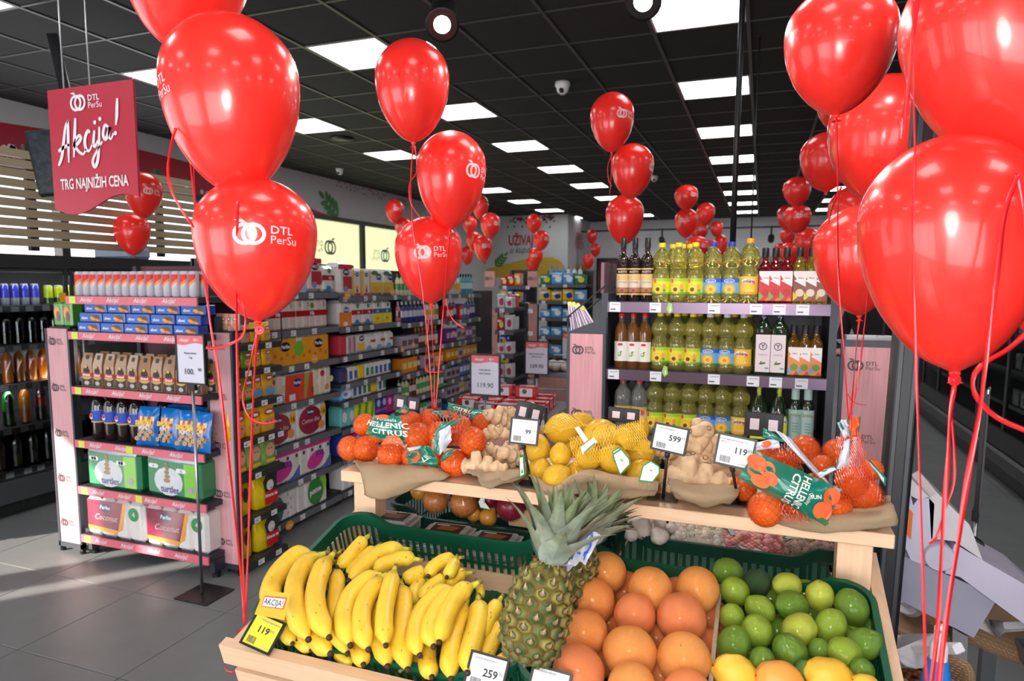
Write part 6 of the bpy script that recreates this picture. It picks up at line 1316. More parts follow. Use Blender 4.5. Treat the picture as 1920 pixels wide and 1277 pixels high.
ribbon([(775, 272), (770, 340), (774, 420), (785, 500), (800, 620), (812, 770)], 2.42, W1, 'ribbon from the top middle bunch balloon', D2=2.5)
ribbon([(777, 272), (782, 320), (768, 345), (770, 380), (785, 405), (790, 412)], 2.40, W1*.9, 'ribbon loop behind the middle bunch balloons')
ribbon([(843, 435), (836, 520), (830, 600), (822, 700), (816, 770)], 2.43, W1, 'ribbon from the centre middle bunch balloon')
ribbon([(809, 575), (811, 640), (815, 700), (814, 770)], 2.7, W1, 'ribbon from the lowest middle bunch balloon')
ribbon([(804, 595), (800, 650), (798, 690), (808, 698), (830, 697)], 2.66, W1*.8, 'small ribbon hook below the middle bunch')
ribbon([(836, 560), (843, 588), (855, 605), (871, 616)], 2.5, W1, 'short curled ribbon end right of the middle bunch')
ribbon([(1148, 290), (1140, 310), (1141, 335), (1147, 350)], 4.1, .007, 'ribbon loop between the three stacked balloons')
ribbon([(1147, 290), (1146, 330), (1143, 365)], 4.1, .007, 'thin ribbon end beside the three stacked balloons')
ribbon([(1568, 220), (1571, 360), (1571, 480), (1577, 600), (1585, 700), (1592, 788)], 1.72, .005, 'long ribbon left of the red balloon over the right mandarin bag', D2=1.75)
ribbon([(1611, 598), (1605, 660), (1600, 720), (1594, 788)], 2.2, .005, 'ribbon from the balloon over the right mandarin bag', D2=1.8)
ribbon([(1640, 384), (1632, 500), (1618, 640), (1604, 740), (1596, 788)], 2.35, .005, 'ribbon right of the balloon knot above the right mandarin bag', D2=1.8)
ribbon([(1588, 735), (1596, 750), (1608, 757), (1623, 759)], 1.75, .002, 'thin curled ribbon tip above the right mandarin bag')
ribbon([(1578, 350), (1566, 375), (1558, 395), (1553, 420)], 2.0, .006, 'short ribbon over the dark red balloon')
ribbon([(1722, -10), (1712, 70), (1704, 160), (1694, 230), (1689, 262)], 1.05, .0075, 'wide pink red ribbon end hanging before the black post')
ribbon([(1712, -10), (1713, 150), (1716, 300), (1712, 400), (1712, 520), (1718, 700), (1722, 800), (1728, 1000), (1737, 1300)], .94, .0035, 'long narrow ribbon down the left of the big balloons')
ribbon([(1789, 725), (1782, 780), (1778, 860), (1770, 950), (1764, 1060), (1758, 1180), (1744, 1300)], .96, .006, 'ribbon hanging straight below the big right balloon knot')
ribbon([(1790, 722), (1784, 760), (1790, 850), (1788, 905), (1772, 955), (1757, 1005), (1742, 1020)], .98, .0035, 'thin ribbon swaying below the big right balloon knot')
ribbon([(1908, 325), (1885, 400), (1872, 500), (1852, 640), (1838, 760), (1815, 890), (1798, 1010), (1776, 1150), (1757, 1300)], .93, .007, 'long ribbon from the top right corner balloon')
ribbon([(1908, 325), (1920, 380), (1926, 450)], .95, .006, 'short ribbon end at the right edge below the corner balloon')
ribbon([(1930, 620), (1890, 655), (1850, 678), (1828, 700), (1824, 725), (1835, 750), (1870, 783), (1930, 810)], .95, .007, 'looping ribbon at the right edge below the big balloon')
q = MB(); q.lathe([(.0115, -.002), (.013, 0), (.0115, .002)], 18, RR); q.lathe([(.006, .002), (.006, .005), (.003, .006)], 12, RR); CLP = Stock(q.build('balloon_clip', 'ribbon', None, math.radians(40)), 'clip')
for (x_, y_, D_, l) in ((487, 619, 1.40, 'round red balloon clip under the logo balloon'), (1790, 712, 1.07, 'round red balloon clip under the big right balloon')):
    CLP.put(at_d(x_, y_, D_), 0, l, tilt=(-FX).to_track_quat('Z', 'Y').to_matrix().to_4x4(), scale=.8)
# ================================================================ produce stand
PINE = srgb(236, 196, 160)
SLp = math.atan(.286); CS, SN_ = math.cos(SLp), math.sin(SLp); UO = Vector((-.383, 1.10, .84))
def SL(u, v, w_): return UO+Vector((u, v*CS-w_*SN_, v*SN_+w_*CS))
ST = Matrix.Translation(UO) @ Matrix.Rotation(SLp, 4, 'X')
NRM = Vector((0, -SN_, CS))
def heap(x_, y_, o_): return at_plane(x_, y_, UO+NRM*o_, NRM)
stn = empty('produce_stand', (UO.x, 1.35, 0), 0, 'light pine produce stand with tilted crates and upper shelf', 'stand')
Si = Matrix.Translation(-stn.location)
def sb_(q, n, m_='pine'): q.v = [tuple(Si @ Vector(v)) for v in q.v]; return q.build(n, m_, stn)
HW = .647
for sx_ in (-1, 1):
    q = MB(); q.T = ST; a_ = sx_*HW; q.box(min(a_, a_-sx_*.024), max(a_, a_-sx_*.024), .0, .60, -.13, 0, PINE); sb_(q, 'side_rail', 'pine_y')
q = MB(); q.T = ST; q.box(-HW-.02, HW+.02, -.024, 0, -.050, 0, PINE); sb_(q, 'front_rail')
q = MB(); q.T = ST; q.box(-HW, HW, -.020, 0, -.125, -.068, PINE); sb_(q, 'front_rail')
q = MB(); q.T = ST; q.box(-HW, HW, -.020, 0, -.21, -.145, PINE); sb_(q, 'front_rail')
for k in range(5): q = MB(); q.T = ST; q.box(-HW+.024, HW-.024, .04+k*.12, .12+k*.12, -.155, -.135, PINE); sb_(q, 'deck_slat')
q = MB(); q.box(UO.x-HW, UO.x+HW, 1.52, 1.60, .80, .82, PINE); sb_(q, 'cross_beam')
q = MB(); q.box(UO.x-HW, UO.x+HW, 1.62, 2.16, .755, .78, PINE); sb_(q, 'back_deck')
for x_ in (-.985, .205):
    q = MB(); q.box(x_-.033, x_+.033, 1.555, 1.61, 0, 1.072, PINE); sb_(q, 'post', 'pine_z')
    q = MB(); q.box(x_-.033, x_+.033, 2.10, 2.155, 0, .78, PINE); sb_(q, 'leg', 'pine_z')
    q = MB(); q.box(x_-.033, x_+.033, 1.13, 1.19, 0, .70, PINE); sb_(q, 'leg', 'pine_z')
SHZ = 1.10
q = MB(); q.rbox(-1.04, .272, 1.525, 1.86, SHZ-.03, SHZ, .002, PINE); sb_(q, 'upper_shelf')
for x_, l in ((-.985, 0), (.205, 0)): q = MB(); q.box(x_-.02, x_+.02, 1.62, 1.84, SHZ-.06, SHZ-.03, PINE); sb_(q, 'bracket', 'pine_y')
# ---------------------------------------------------------------- green plastic crates
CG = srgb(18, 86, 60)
def crate(label, M_, W=.60, D_=.40, h=.17, up_=.028, rad=.05, col=CG, notch=True):
    r = empty('plastic_crate', (0, 0, 0), 0, label, 'crate'); r.matrix_local = M_; r['group'] = 'green slotted produce crates'
    n = 6; path = []
    for cx_, cy_, a0 in ((W/2-rad, rad, -PI/2), (W/2-rad, D_-rad, 0), (-W/2+rad, D_-rad, PI/2), (-W/2+rad, rad, PI)):
        for k in range(n+1): a_ = a0+PI/2*k/n; path.append((cx_+rad*math.cos(a_), cy_+rad*math.sin(a_)))
    # densify straight parts
    P = []; m_ = len(path)
    for i in range(m_):
        a_, b_ = path[i], path[(i+1) % m_]; L_ = math.hypot(b_[0]-a_[0], b_[1]-a_[1]); k_ = max(1, int(L_/.02))
        for j in range(k_): P.append((a_[0]+(b_[0]-a_[0])*j/k_, a_[1]+(b_[1]-a_[1])*j/k_))
    def rimz(x_, y_):
        e = max(0, min(1, (abs(x_)-(W/2-.12))/.045)) if notch else 0
        return h-up_+up_*e
    N_ = len(P); nor = []
    for i in range(N_):
        a_, b_ = P[i-1], P[(i+1) % N_]; t = Vector((b_[0]-a_[0], b_[1]-a_[1], 0)).normalized(); nor.append((t.y, -t.x))
    def band(q, z0f, z1f, t0, t1):
        vs = []; 
        for (x_, y_), (nx, ny) in zip(P, nor):
            za, zb = z0f(x_, y_), z1f(x_, y_)
            for t, z_ in ((t0, za), (t1, za), (t1, zb), (t0, zb)): vs.append((x_+nx*t, y_+ny*t, z_))
        fs = []
        for i in range(N_):
            j = (i+1) % N_
            for k in range(4): fs.append((4*i+k, 4*j+k, 4*j+(k+1) % 4, 4*i+(k+1) % 4))
        q.add(vs, fs, col)
    q = MB(); band(q, lambda a, b: rimz(a, b)-.012, rimz, -.002, .010); q.build('rim', 'satin', r, math.radians(35))
    q = MB(); band(q, lambda a, b: rimz(a, b)-.034, lambda a, b: rimz(a, b)-.010, -.0015, .0015); band(q, lambda a, b: .0, lambda a, b: .03, -.002, .002)
    band(q, lambda a, b: .070, lambda a, b: .076, -.002, .002)
    for i in range(0, N_, 1):
        j = (i+1) % N_; a_, b_ = P[i], P[j]; L_ = math.hypot(b_[0]-a_[0], b_[1]-a_[1])
        if L_ < .006: continue
        f = .42; mx_, my_ = a_[0]+(b_[0]-a_[0])*f, a_[1]+(b_[1]-a_[1])*f; nx, ny = nor[i]; z1 = rimz(*a_)-.03
        q.slab([(a_[0], a_[1], .03), (mx_, my_, .03), (mx_, my_, z1), (a_[0], a_[1], z1)], (nx*.003, ny*.003, 0), col)
    for k in (-.2, 0, .2): q.box(k-.006, k+.006, -.006, 0, 0, h-up_-.01, col); q.box(k-.006, k+.006, D_, D_+.006, 0, h-up_-.01, col)
    tag(q.build('slotted_wall', 'satin', r), kind='stuff')
    q = MB(); q.box(-W/2+.01, W/2-.01, .01, D_-.01, .0, .006, col)
    for k in range(9): q.box(-W/2+.04+k*.06, -W/2+.06+k*.06, .02, D_-.02, .006, .010, tuple(c*.8 for c in col))
    q.build('base', 'satin', r); return r
crate('green crate of bananas at the front left', ST @ Matrix.Translation((-.322, .03, -.132)), h=.172, W=.60)
crate('green crate of grapefruit and limes at the front right', ST @ Matrix.Translation((.300, .03, -.132)), h=.172, W=.62)
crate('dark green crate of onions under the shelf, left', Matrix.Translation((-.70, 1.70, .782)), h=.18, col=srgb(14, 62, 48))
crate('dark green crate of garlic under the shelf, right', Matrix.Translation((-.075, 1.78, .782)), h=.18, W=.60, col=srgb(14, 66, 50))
q = MB(); q.T = ST; px0 = (ST.inverted() @ heap(1343, 1180, .0)).x
q.box(px0-.004, px0+.004, .05, .40, -.12, .012, srgb(205, 180, 150)); o = q.build('crate_divider', 'pine'); tag(o, 'thin wooden divider between grapefruit and limes', 'divider')
# ---------------------------------------------------------------- bananas
def Cc(ox, oy, s): return lambda x_, y_: (ox+x_/s, oy+y_/s)
A1 = Cc(400, 980, 3.2)
BY = srgb(248, 204, 62); BYG = srgb(205, 200, 62); TIPc = srgb(62, 42, 26)
rb = random.Random(12)
def banana(pts, wpx, off, label, green=0, stem=False, offs=None):
    P2 = [A1(*p_) for p_ in pts]; n = len(P2)
    P = [heap(x_, y_, (off if offs is None else offs[i])) for i, (x_, y_) in enumerate(P2)]
    D = sum(depth(p_) for p_ in P)/n; R_ = min(.026, wpx/3.2*D/FPX/2*1.10)
    C_ = catmull(P, 6); L_ = sum((C_[i+1]-C_[i]).length for i in range(len(C_)-1)); o_ = C_[len(C_)//2].copy()
    s_ = 0; rs = []; cols = []
    for i, c in enumerate(C_):
        if i: s_ += (C_[i]-C_[i-1]).length
        t = s_/L_; e = min(1, (t/.13))**.55 if t < .13 else 1; f = min(1, (1-t)/.16)**.6 if t > .84 else 1
        rs.append(max(.25 if t < .5 else .22, min(e, f))*R_); g_ = max(0, (t-.86)/.14)*.55+max(0, (.10-t)/.1)*.5+green*.5
        g_ = min(1, g_); cols.append(tuple(a*(1-g_)+b*g_ for a, b in zip(BY, BYG)))
    r = empty('banana', o_, 0, label, 'banana', 'bananas in the front left crate')
    # five flat sides like a real banana
    q = MB(); n_ = 10; vs = []; fs = []; cc = []; prev = None
    for i, p_ in enumerate(C_):
        t = (C_[min(i+1, len(C_)-1)]-C_[max(i-1, 0)]).normalized()
        a_ = (t.cross(NRM)).normalized() if prev is None else (prev-t*prev.dot(t)).normalized(); prev = a_; b_ = t.cross(a_)
        for k in range(n_):
            an = 2*PI*k/n_; q_ = 1.0 if k % 2 == 0 else .93
            vs.append(tuple(p_-o_+(a_*math.cos(an)+b_*math.sin(an))*rs[i]*q_))
    for i in range(len(C_)-1):
        for k in range(n_): k2 = (k+1) % n_; fs.append((i*n_+k, i*n_+k2, (i+1)*n_+k2, (i+1)*n_+k)); cc.append(cols[i])
    fs += [tuple(range(n_))[::-1], tuple((len(C_)-1)*n_+k for k in range(n_))]; cc += [cols[0], cols[-1]]
    q.add(vs, fs, cc); q.build('peel', 'banana', r, True)
    e0, e1 = C_[-1]-o_, C_[-2]-o_; d_ = (e0-e1).normalized()
    q = MB(); q.tube([e0-d_*.001, e0+d_*.004, e0+d_*.006], [R_*.30, R_*.26, R_*.12], 8, TIPc); q.build('tip', 'matte', r, True)
    e0, e1 = C_[0]-o_, C_[1]-o_; d_ = (e0-e1).normalized(); q = MB(); q.tube([e0-d_*.002, e0+d_*.012, e0+d_*.02], [R_*.36, R_*.24, R_*.26], 8, [BYG, srgb(150, 130, 60)]); q.build('stem', 'banana', r, True)
    nm_ = rb.randint(2, 4); q = MB()
    for _ in range(nm_):
        i = rb.randrange(3, len(C_)-4); v = (CAMO-C_[i]).normalized(); t = (C_[i+1]-C_[i-1]).normalized(); n2 = (v-t*v.dot(t)).normalized(); side = t.cross(n2); a_ = rb.uniform(-.6, .6); nn = (n2*math.cos(a_)+side*math.sin(a_)); c_ = C_[i]-o_+nn*(rs[i]*1.0+.0004); sd = t.cross(nn); ln, wd = rb.uniform(.001, .0045), rb.uniform(.0004, .0012)
        q.poly([c_+t*ln, c_+sd*wd, c_-t*ln, c_-sd*wd], srgb(120, 84, 40))
    q.build('bruise', 'matte', r)
BN = [([(590, 190), (500, 200), (400, 290), (345, 400), (362, 490)], 118, .085, 'leftmost banana curving down beside the orange AKCIJA tag'),
 ([(640, 195), (560, 235), (495, 350), (490, 480), (520, 600), (570, 700)], 116, .10, 'second banana from the left curving down'),
 ([(705, 205), (650, 280), (615, 400), (620, 520), (655, 620), (695, 688)], 116, .115, 'third banana from the left with brown specks'),
 ([(745, 280), (742, 380), (730, 480), (735, 600), (765, 700), (805, 785)], 100, .075, 'fourth banana from the left, slimmer and upright'),
 ([(575, 520), (595, 620), (640, 720), (700, 785)], 112, .06, 'lower banana under the second and third ones'),
 ([(410, 560), (430, 640), (475, 725)], 84, .045, 'greenish banana low beside the yellow price tag', .7),
 ([(490, 660), (530, 720), (585, 765)], 80, .03, 'small shadowed banana low at the left'),
 ([(915, 95), (860, 150), (805, 215), (745, 265)], 84, .085, 'topmost banana leaning on the crate rim'),
 ([(975, 150), (905, 205), (845, 265), (800, 310)], 70, .07, 'slim banana below the topmost one', .3),
 ([(1145, 160), (1050, 165), (950, 220), (870, 290), (815, 345)], 96, .085, 'long banana lying diagonally in the upper group'),
 ([(1210, 220), (1130, 215), (1040, 245), (960, 290)], 88, .09, 'banana right below the long diagonal one'),
 ([(1275, 295), (1210, 310), (1140, 350)], 84, .075, 'short banana end pointing right in the centre'),
 ([(1030, 325), (930, 345), (830, 430), (785, 540), (790, 640), (822, 735)], 116, .105, 'large banana curving down, left of the central hand'),
 ([(1015, 330), (950, 400), (900, 500), (890, 610), (905, 690), (930, 760)], 112, .115, 'second large banana of the central hand'),
 ([(1085, 290), (1060, 380), (1035, 490), (1025, 600), (1030, 680), (1035, 735)], 104, .125, 'straight banana on top of the central hand'),
 ([(1130, 380), (1145, 480), (1135, 600), (1130, 720), (1145, 810), (1165, 880)], 112, .08, 'long upright banana right of the central hand'),
 ([(990, 480), (980, 590), (1000, 700), (1030, 790), (1045, 860)], 112, .065, 'banana below the central hand pointing down'),
 ([(855, 690), (880, 770), (900, 850)], 104, .05, 'banana with black tip over the front rail'),
 ([(1455, 215), (1380, 230), (1320, 270), (1290, 320)], 84, .085, 'upper banana of the right rear pair'),
 ([(1450, 230), (1430, 280), (1402, 325)], 78, .10, 'short greenish banana with dark tip in the right rear pair', .4),
 ([(1395, 330), (1330, 370), (1280, 415), (1248, 462)], 84, .085, 'green tipped banana below the rear pair', .35),
 ([(1520, 305), (1465, 320), (1400, 380)], 76, .075, 'banana end right behind the third hand'),
 ([(1280, 350), (1215, 400), (1190, 490)], 84, .06, 'shadowed greenish banana between the hands', .5),
 ([(1450, 400), (1350, 430), (1260, 520), (1215, 620), (1210, 710), (1238, 795)], 108, .10, 'left curved banana of the third hand'),
 ([(1480, 405), (1390, 460), (1320, 560), (1295, 650), (1320, 742)], 108, .11, 'middle curved banana of the third hand'),
 ([(1560, 375), (1480, 420), (1420, 510), (1385, 600), (1355, 715)], 108, .12, 'right curved banana of the third hand'),
 ([(1515, 490), (1465, 600), (1435, 720), (1420, 830), (1425, 935)], 112, .075, 'long banana under the third hand'),
 ([(1290, 740), (1285, 830), (1310, 925)], 108, .05, 'lower banana pointing to the front rail'),
 ([(1590, 470), (1590, 580), (1560, 700), (1535, 800), (1525, 900)], 124, .085, 'thick banana beside the pineapple'),
 ([(1715, 470), (1665, 550), (1630, 620), (1600, 690)], 92, .075, 'banana leaning right near the pineapple'),
 ([(1725, 600), (1680, 690), (1640, 780), (1610, 850)], 100, .055, 'banana end partly behind the pineapple'),
 ([(1790, 790), (1730, 830), (1660, 870)], 80, .04, 'lowest banana end beside the white price tag'),
 ([(1590, 370), (1605, 410), (1600, 450)], 50, .06, 'small greenish banana behind the third hand', .7),
 ([(745, 190), (720, 215), (700, 240)], 62, .05, 'banana stub under the topmost banana'),
 ([(1220, 500), (1200, 560), (1190, 620)], 60, .05, 'shadowed banana between the central and third hand', .4),
 ([(1160, 860), (1210, 820), (1250, 800)], 80, .02, 'shadowed banana low at the front', .3),
 ([(740, 780), (800, 830), (840, 850)], 70, .02, 'green shadowed banana low behind the front rail', .5)]
for t in BN: banana(t[0], t[1], t[2]-.03, t[3], t[4] if len(t) > 4 else 0)
q = MB(); q.tube([(0, 0, 0), (.012, 0, .004), (.02, 0, -.002)], [.007, .006, .009], 8, srgb(95, 62, 40)); o = q.build('stalk_cluster', 'matte', None, True); o.location = heap(*A1(730, 205), .06); tag(o, 'brown cut stem joining the upper bananas', 'stem')
# filler bananas inside the crate so that no floor shows
for i in range(7):
    xs = 480+i*75; banana([((xs-400)*3.2, 760-10*i), ((xs-390)*3.2, 640), ((xs-370)*3.2, 520)], 110, -.035, 'banana of the hidden lower layer, %s' % od(i, 7), .2)
# ---------------------------------------------------------------- citrus
def fruit_obj(name, r_, col, m_, n=28, ell=(1, 1, 1), nav=True, navc=None, tipz=0, lump=0, seed=0):
    r = empty(name); q = MB()
    def fn(d):
        s_ = 1.0
        if tipz and d.z > .8: s_ += tipz*((d.z-.8)/.2)**2
        if tipz and d.z < -.85: s_ += tipz*.6*((-d.z-.85)/.15)**2
        if lump: s_ += lump*noise.noise(d*2.2+Vector((seed*3.1, 0, 0)))
        return s_
    q.ball((0, 0, 0), tuple(r_*e for e in ell), n, n*2//3, col, fn=fn); a = q.build('peel', m_, r, True); kids = [a]
    if nav:
        q = MB(); z_ = r_*ell[2]*(1+tipz)*(1.0); q.lathe([(r_*.07, z_-.002), (r_*.06, z_+.0012), (r_*.02, z_+.0018)], 8, navc or srgb(120, 110, 60)); kids.append(q.build('stem_end', 'matte', r, True))
    proto(r, kids); return Stock(r, 'fruit')
def rot_rand(rg, lim=PI): return Matrix.Rotation(rg.uniform(-lim, lim), 4, 'X') @ Matrix.Rotation(rg.uniform(-lim, lim), 4, 'Y')
GF = [fruit_obj('grapefruit', 1, c, 'citrus', 36, (1, 1, .95), lump=.02, seed=i) for i, c in enumerate((srgb(246, 148, 72), srgb(247, 158, 76), srgb(246, 138, 80)))]
A4 = Cc(900, 880, 3.216)
rg = random.Random(31)
def put_fruit(S, x_, y_, rpx, off, label, sq=1, tilt=None, grp=None, axis=None):
    p_ = heap(x_, y_, off); R_ = rpx*depth(p_)/FPX
    return S.put(p_, 0, label, tilt=tilt if tilt is not None else rot_rand(rg), scale=R_, group=grp)
GL_ = [(755, 625, 130, 1, 'rear left grapefruit with leaf shadows beside the pineapple crown'), (680, 790, 140, 0, 'grapefruit right of the pineapple top, shaded by leaves'), (1025, 730, 140, 1, 'grapefruit in the middle of the rear row'), (1310, 725, 136, 1, 'rear right grapefruit before the garlic crate'),
 (933, 880, 132, 2, 'grapefruit in the centre of the heap'), (1215, 900, 150, 2, 'pinkish grapefruit beside the divider, second row'), (625, 985, 145, 0, 'grapefruit right of the pineapple body'), (903, 1105, 163, 1, 'large yellow orange grapefruit in the third row'), (1230, 1145, 160, 1, 'large grapefruit beside the divider, third row'),
 (595, 1215, 158, 2, 'pinkish grapefruit at the bottom edge left'), (915, 1320, 152, 1, 'grapefruit cut by the bottom edge, middle'), (1250, 1360, 150, 2, 'pinkish grapefruit cut by the bottom edge beside the divider')]
for x_, y_, r_, k, l in GL_: put_fruit(GF[k], *A4(x_, y_), r_/3.216, .045, l, grp='grapefruit in the front crate')
for i, (x_, y_) in enumerate(((870, 740), (1050, 900), (780, 930), (1060, 1020), (1370, 1080), (760, 1120), (1090, 1250), (640, 900), (1200, 780), (1380, 900))): put_fruit(GF[2], *A4(x_, y_), 40, -.045, 'shadowed grapefruit in the lower layer, %s' % ORD[i], grp='grapefruit in the lower layer')
LC_ = [srgb(104, 140, 36), srgb(146, 172, 46), srgb(190, 198, 66), srgb(80, 118, 40)]
LM = [fruit_obj('lime', 1, c, 'lime', 26, (1, 1, 1.16), navc=srgb(150, 150, 80), tipz=.07, lump=.05, seed=i) for i, c in enumerate(LC_)]
RL = fruit_obj('rough_lime', 1, srgb(46, 74, 36), 'rough_peel', 30, (1, 1, 1.1), lump=.10, tipz=.04)
A5 = Cc(1300, 1000, 3.097)
LML = [(200, 225, 84, 0, 80, 'dark green lime at the rear left'), (243, 338, 84, 1, 40, 'yellow tipped lime below the rear left one'), (545, 303, 78, 2, 85, 'pale lime at the rear middle'), (735, 365, 84, 2, 10, 'yellowish round lime near the rear right'), (920, 430, 96, 0, -160, 'large lime against the right crate rim'),
 (387, 440, 80, 1, -125, 'lime with yellow tip in the second row'), (225, 487, 74, 1, 10, 'lime beside the divider, second row'), (570, 420, 90, 0, 80, 'wide dark lime with brown patch'), (370, 570, 93, 1, 20, 'large lime in the third row'), (615, 560, 96, 2, 115, 'bright yellow green lime in the centre'),
 (800, 540, 92, 1, 150, 'lime with yellow end pointing down, right of centre'), (235, 645, 97, 0, 150, 'lime beside the divider above the mangoes'), (562, 688, 102, 0, 30, 'deep green glossy lime at the lower centre'), (730, 680, 64, 0, 0, 'small lime between the lower ones'), (880, 700, 97, 1, 60, 'lime at the lower right of the heap'),
 (990, 645, 93, 0, -50, 'bumpy lime against the lower right rim'), (400, 745, 78, 0, 0, 'lime just above the orange mango'), (980, 800, 72, 0, 20, 'lime low at the right beside the mango'), (640, 800, 60, 3, 0, 'shadowed lime behind the large mango')]
for x_, y_, r_, k, a_, l in LML: put_fruit(LM[k], *A5(x_, y_), r_/3.097/1.05, .03, l+' of the lime crate' if len(l.split()) < 11 else l, tilt=(FX.to_track_quat('Y', 'Z').to_matrix().to_4x4() @ Matrix.Rotation(math.radians(-a_), 4, 'Y') @ Matrix.Rotation(.3, 4, 'X')), grp='limes in the front right crate')
put_fruit(RL, *A5(368, 288), 78/3.097/1.03, .03, 'very dark rough skinned lime in the rear row', tilt=Matrix.Rotation(.5, 4, 'Y'))
for i, (x_, y_) in enumerate(((480, 570), (930, 560), (460, 385), (680, 480), (320, 700), (860, 620), (700, 760), (300, 560), (1010, 560), (640, 350), (860, 340))): put_fruit(LM[(0, 1, 0, 3)[i % 4]], *A5(x_, y_), 26, -.02, 'partly hidden lime of the lower layer, %s' % ORD[i], grp='limes of the lower layer')
MGc = [srgb(246, 196, 66), srgb(244, 162, 72), srgb(238, 184, 58)]
MG = [fruit_obj('mango', 1, c, 'banana', 28, (.92, .92, 1.25), navc=srgb(90, 60, 30), lump=.10, seed=i+3) for i, c in enumerate(MGc)]
for x_, y_, r_, k, a_, l in ((245, 815, 112, 0, 70, 'yellow mango at the bottom edge beside the divider'), (500, 850, 112, 1, 80, 'orange flushed mango at the bottom edge'), (790, 835, 118, 2, 75, 'large yellow mango with stem at the bottom right'), (1010, 900, 80, 0, 60, 'mango corner at the bottom right of the crate')):
    put_fruit(MG[k], *A5(x_, y_), r_/3.097, .03, l, tilt=(FX.to_track_quat('Y', 'Z').to_matrix().to_4x4() @ Matrix.Rotation(math.radians(-a_), 4, 'Y')))
# ---------------------------------------------------------------- pineapples
def pineapple(label, base, axis, R_, Hh, crown, seed=0, leafn=46, spread=1.0):
    rg = random.Random(seed); r = empty('pineapple', base, 0, label, 'pineapple'); zq = Vector(axis).normalized()
    r.rotation_mode = 'QUATERNION'; r.rotation_quaternion = zq.to_track_quat('Z', 'Y')
    def rad(t): return R_*(max(0, 1-abs(2*t-.96)**2.9))**.5*(1.04-.12*t)+.006
    q = MB(); q.lathe([(rad(t)*.97, t*Hh) for t in [i/16 for i in range(17)]], 30, srgb(120, 110, 50)); body_ = q.build('flesh_body', 'rough_peel', r, True)
    rows = 9; per = 11; q = MB()
    for i in range(rows):
        t = (i+.55)/rows
        if i in (0,): pass
        for k in range(per):
            a_ = 2*PI*(k+.5*(i % 2))/per; rr_ = rad(t); hw, hh = PI*rr_/per*1.04, Hh/rows*.66
            c_ = Vector((rr_*math.cos(a_), rr_*math.sin(a_), t*Hh)); n_ = Vector((math.cos(a_), math.sin(a_), (.5-t)*-.9*0)); sd = Vector((-math.sin(a_), math.cos(a_), 0)); u_ = Vector((0, 0, 1))
            dr_ = (rad(min(1, t+.05))-rad(max(0, t-.05)))/(.1*Hh); u_ = (u_+n_*dr_).normalized(); n_ = sd.cross(u_)
            if n_.dot(Vector((math.cos(a_), math.sin(a_), 0))) < 0: n_ = -n_
            hexa = [(0, 1), (.88, .45), (.88, -.45), (0, -1), (-.88, -.45), (-.88, .45)]; lo = t < .35
            cg = [srgb(96, 104, 38), srgb(70, 88, 36), srgb(138, 128, 50)][rg.randrange(3)] if not (seed == 1 and a_ > 4.9 and t < .5) else srgb(165, 180, 50)
            rings = [(1.0, -.001, srgb(120, 100, 52)), (.86, .0035, cg), (.55, .0065, srgb(46, 60, 28)), (.38, .0072, srgb(128, 104, 66)), (.14, .010, srgb(176, 144, 104))]
            vs = []; fs = []; cs = []
            for s_, e_, col_ in rings:
                for (hx, hy) in hexa: vs.append(c_+sd*hx*hw*s_+u_*hy*hh*s_+n_*e_)
            for j in range(4):
                for m2 in range(6): m3 = (m2+1) % 6; fs.append((j*6+m2, j*6+m3, (j+1)*6+m3, (j+1)*6+m2)); cs.append(rings[j][2])
            fs.append(tuple(24+m2 for m2 in range(6))); cs.append(rings[4][2]); q.add(vs, fs, cs)
            # little spike over the eye
            q.add([c_+n_*.008-sd*hw*.25-u_*hh*.1, c_+n_*.008+sd*hw*.25-u_*hh*.1, c_+n_*.013+u_*hh*.75], [(0, 1, 2)], srgb(196, 160, 122))
    tag(q.build('eyes', 'rough_peel', r, math.radians(60)), kind='stuff')
    for i in range(leafn):
        t = i/leafn; a_ = i*2.39996; el = .5+1.02*t**.8; el += rg.uniform(-.08, .08); L_ = crown*(.34+.62*math.sin(PI*min(1, .18+t*.75)))*rg.uniform(.85, 1.1); W_ = .0225*(1.15-.35*t)*(1 if L_ > .06 else .8)
        d_ = Vector((math.cos(a_)*math.cos(el)*spread, math.sin(a_)*math.cos(el)*spread, math.sin(el))); st_ = Vector((math.cos(a_)*R_*.35*(1-t*.8), math.sin(a_)*R_*.35*(1-t*.8), Hh*.97+crown*.25*t))
        outw = Vector((math.cos(a_), math.sin(a_), 0)); vs = []; fs = []; cs = []; m_ = 8; sd = Vector((-math.sin(a_), math.cos(a_), 0))
        for j in range(m_+1):
            s_ = j/m_; p_ = st_+d_*L_*s_+Vector((0, 0, 1))*L_*.28*math.sin(s_*PI*.6)*(1-t)+outw*L_*.22*s_*s_*(1-.4*t); w_ = W_*(1-s_**1.6)*(.8+.4*math.sin(PI*min(1, s_*2)))+.0003
            n_ = d_.cross(sd).normalized()
            vs += [p_-sd*w_+n_*w_*.35, p_-n_*w_*.12, p_+sd*w_+n_*w_*.35]
        g_ = rg.uniform(-.02, .03)
        for j in range(m_):
            b_ = 3*j; s_ = j/m_
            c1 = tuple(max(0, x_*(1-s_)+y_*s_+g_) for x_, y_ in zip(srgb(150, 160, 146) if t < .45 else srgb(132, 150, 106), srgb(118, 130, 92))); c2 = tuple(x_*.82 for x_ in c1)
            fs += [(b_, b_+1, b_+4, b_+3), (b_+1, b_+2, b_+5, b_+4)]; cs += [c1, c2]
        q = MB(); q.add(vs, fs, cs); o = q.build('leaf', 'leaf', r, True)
    return r
axp = (RX*.13+UX*.99-FX*.10)
cP = heap(996, 1160, .12); dP = depth(cP)
HP = 165*dP/FPX*1.05; RP = 47*dP/FPX
bP = heap(985, 1240, .115)
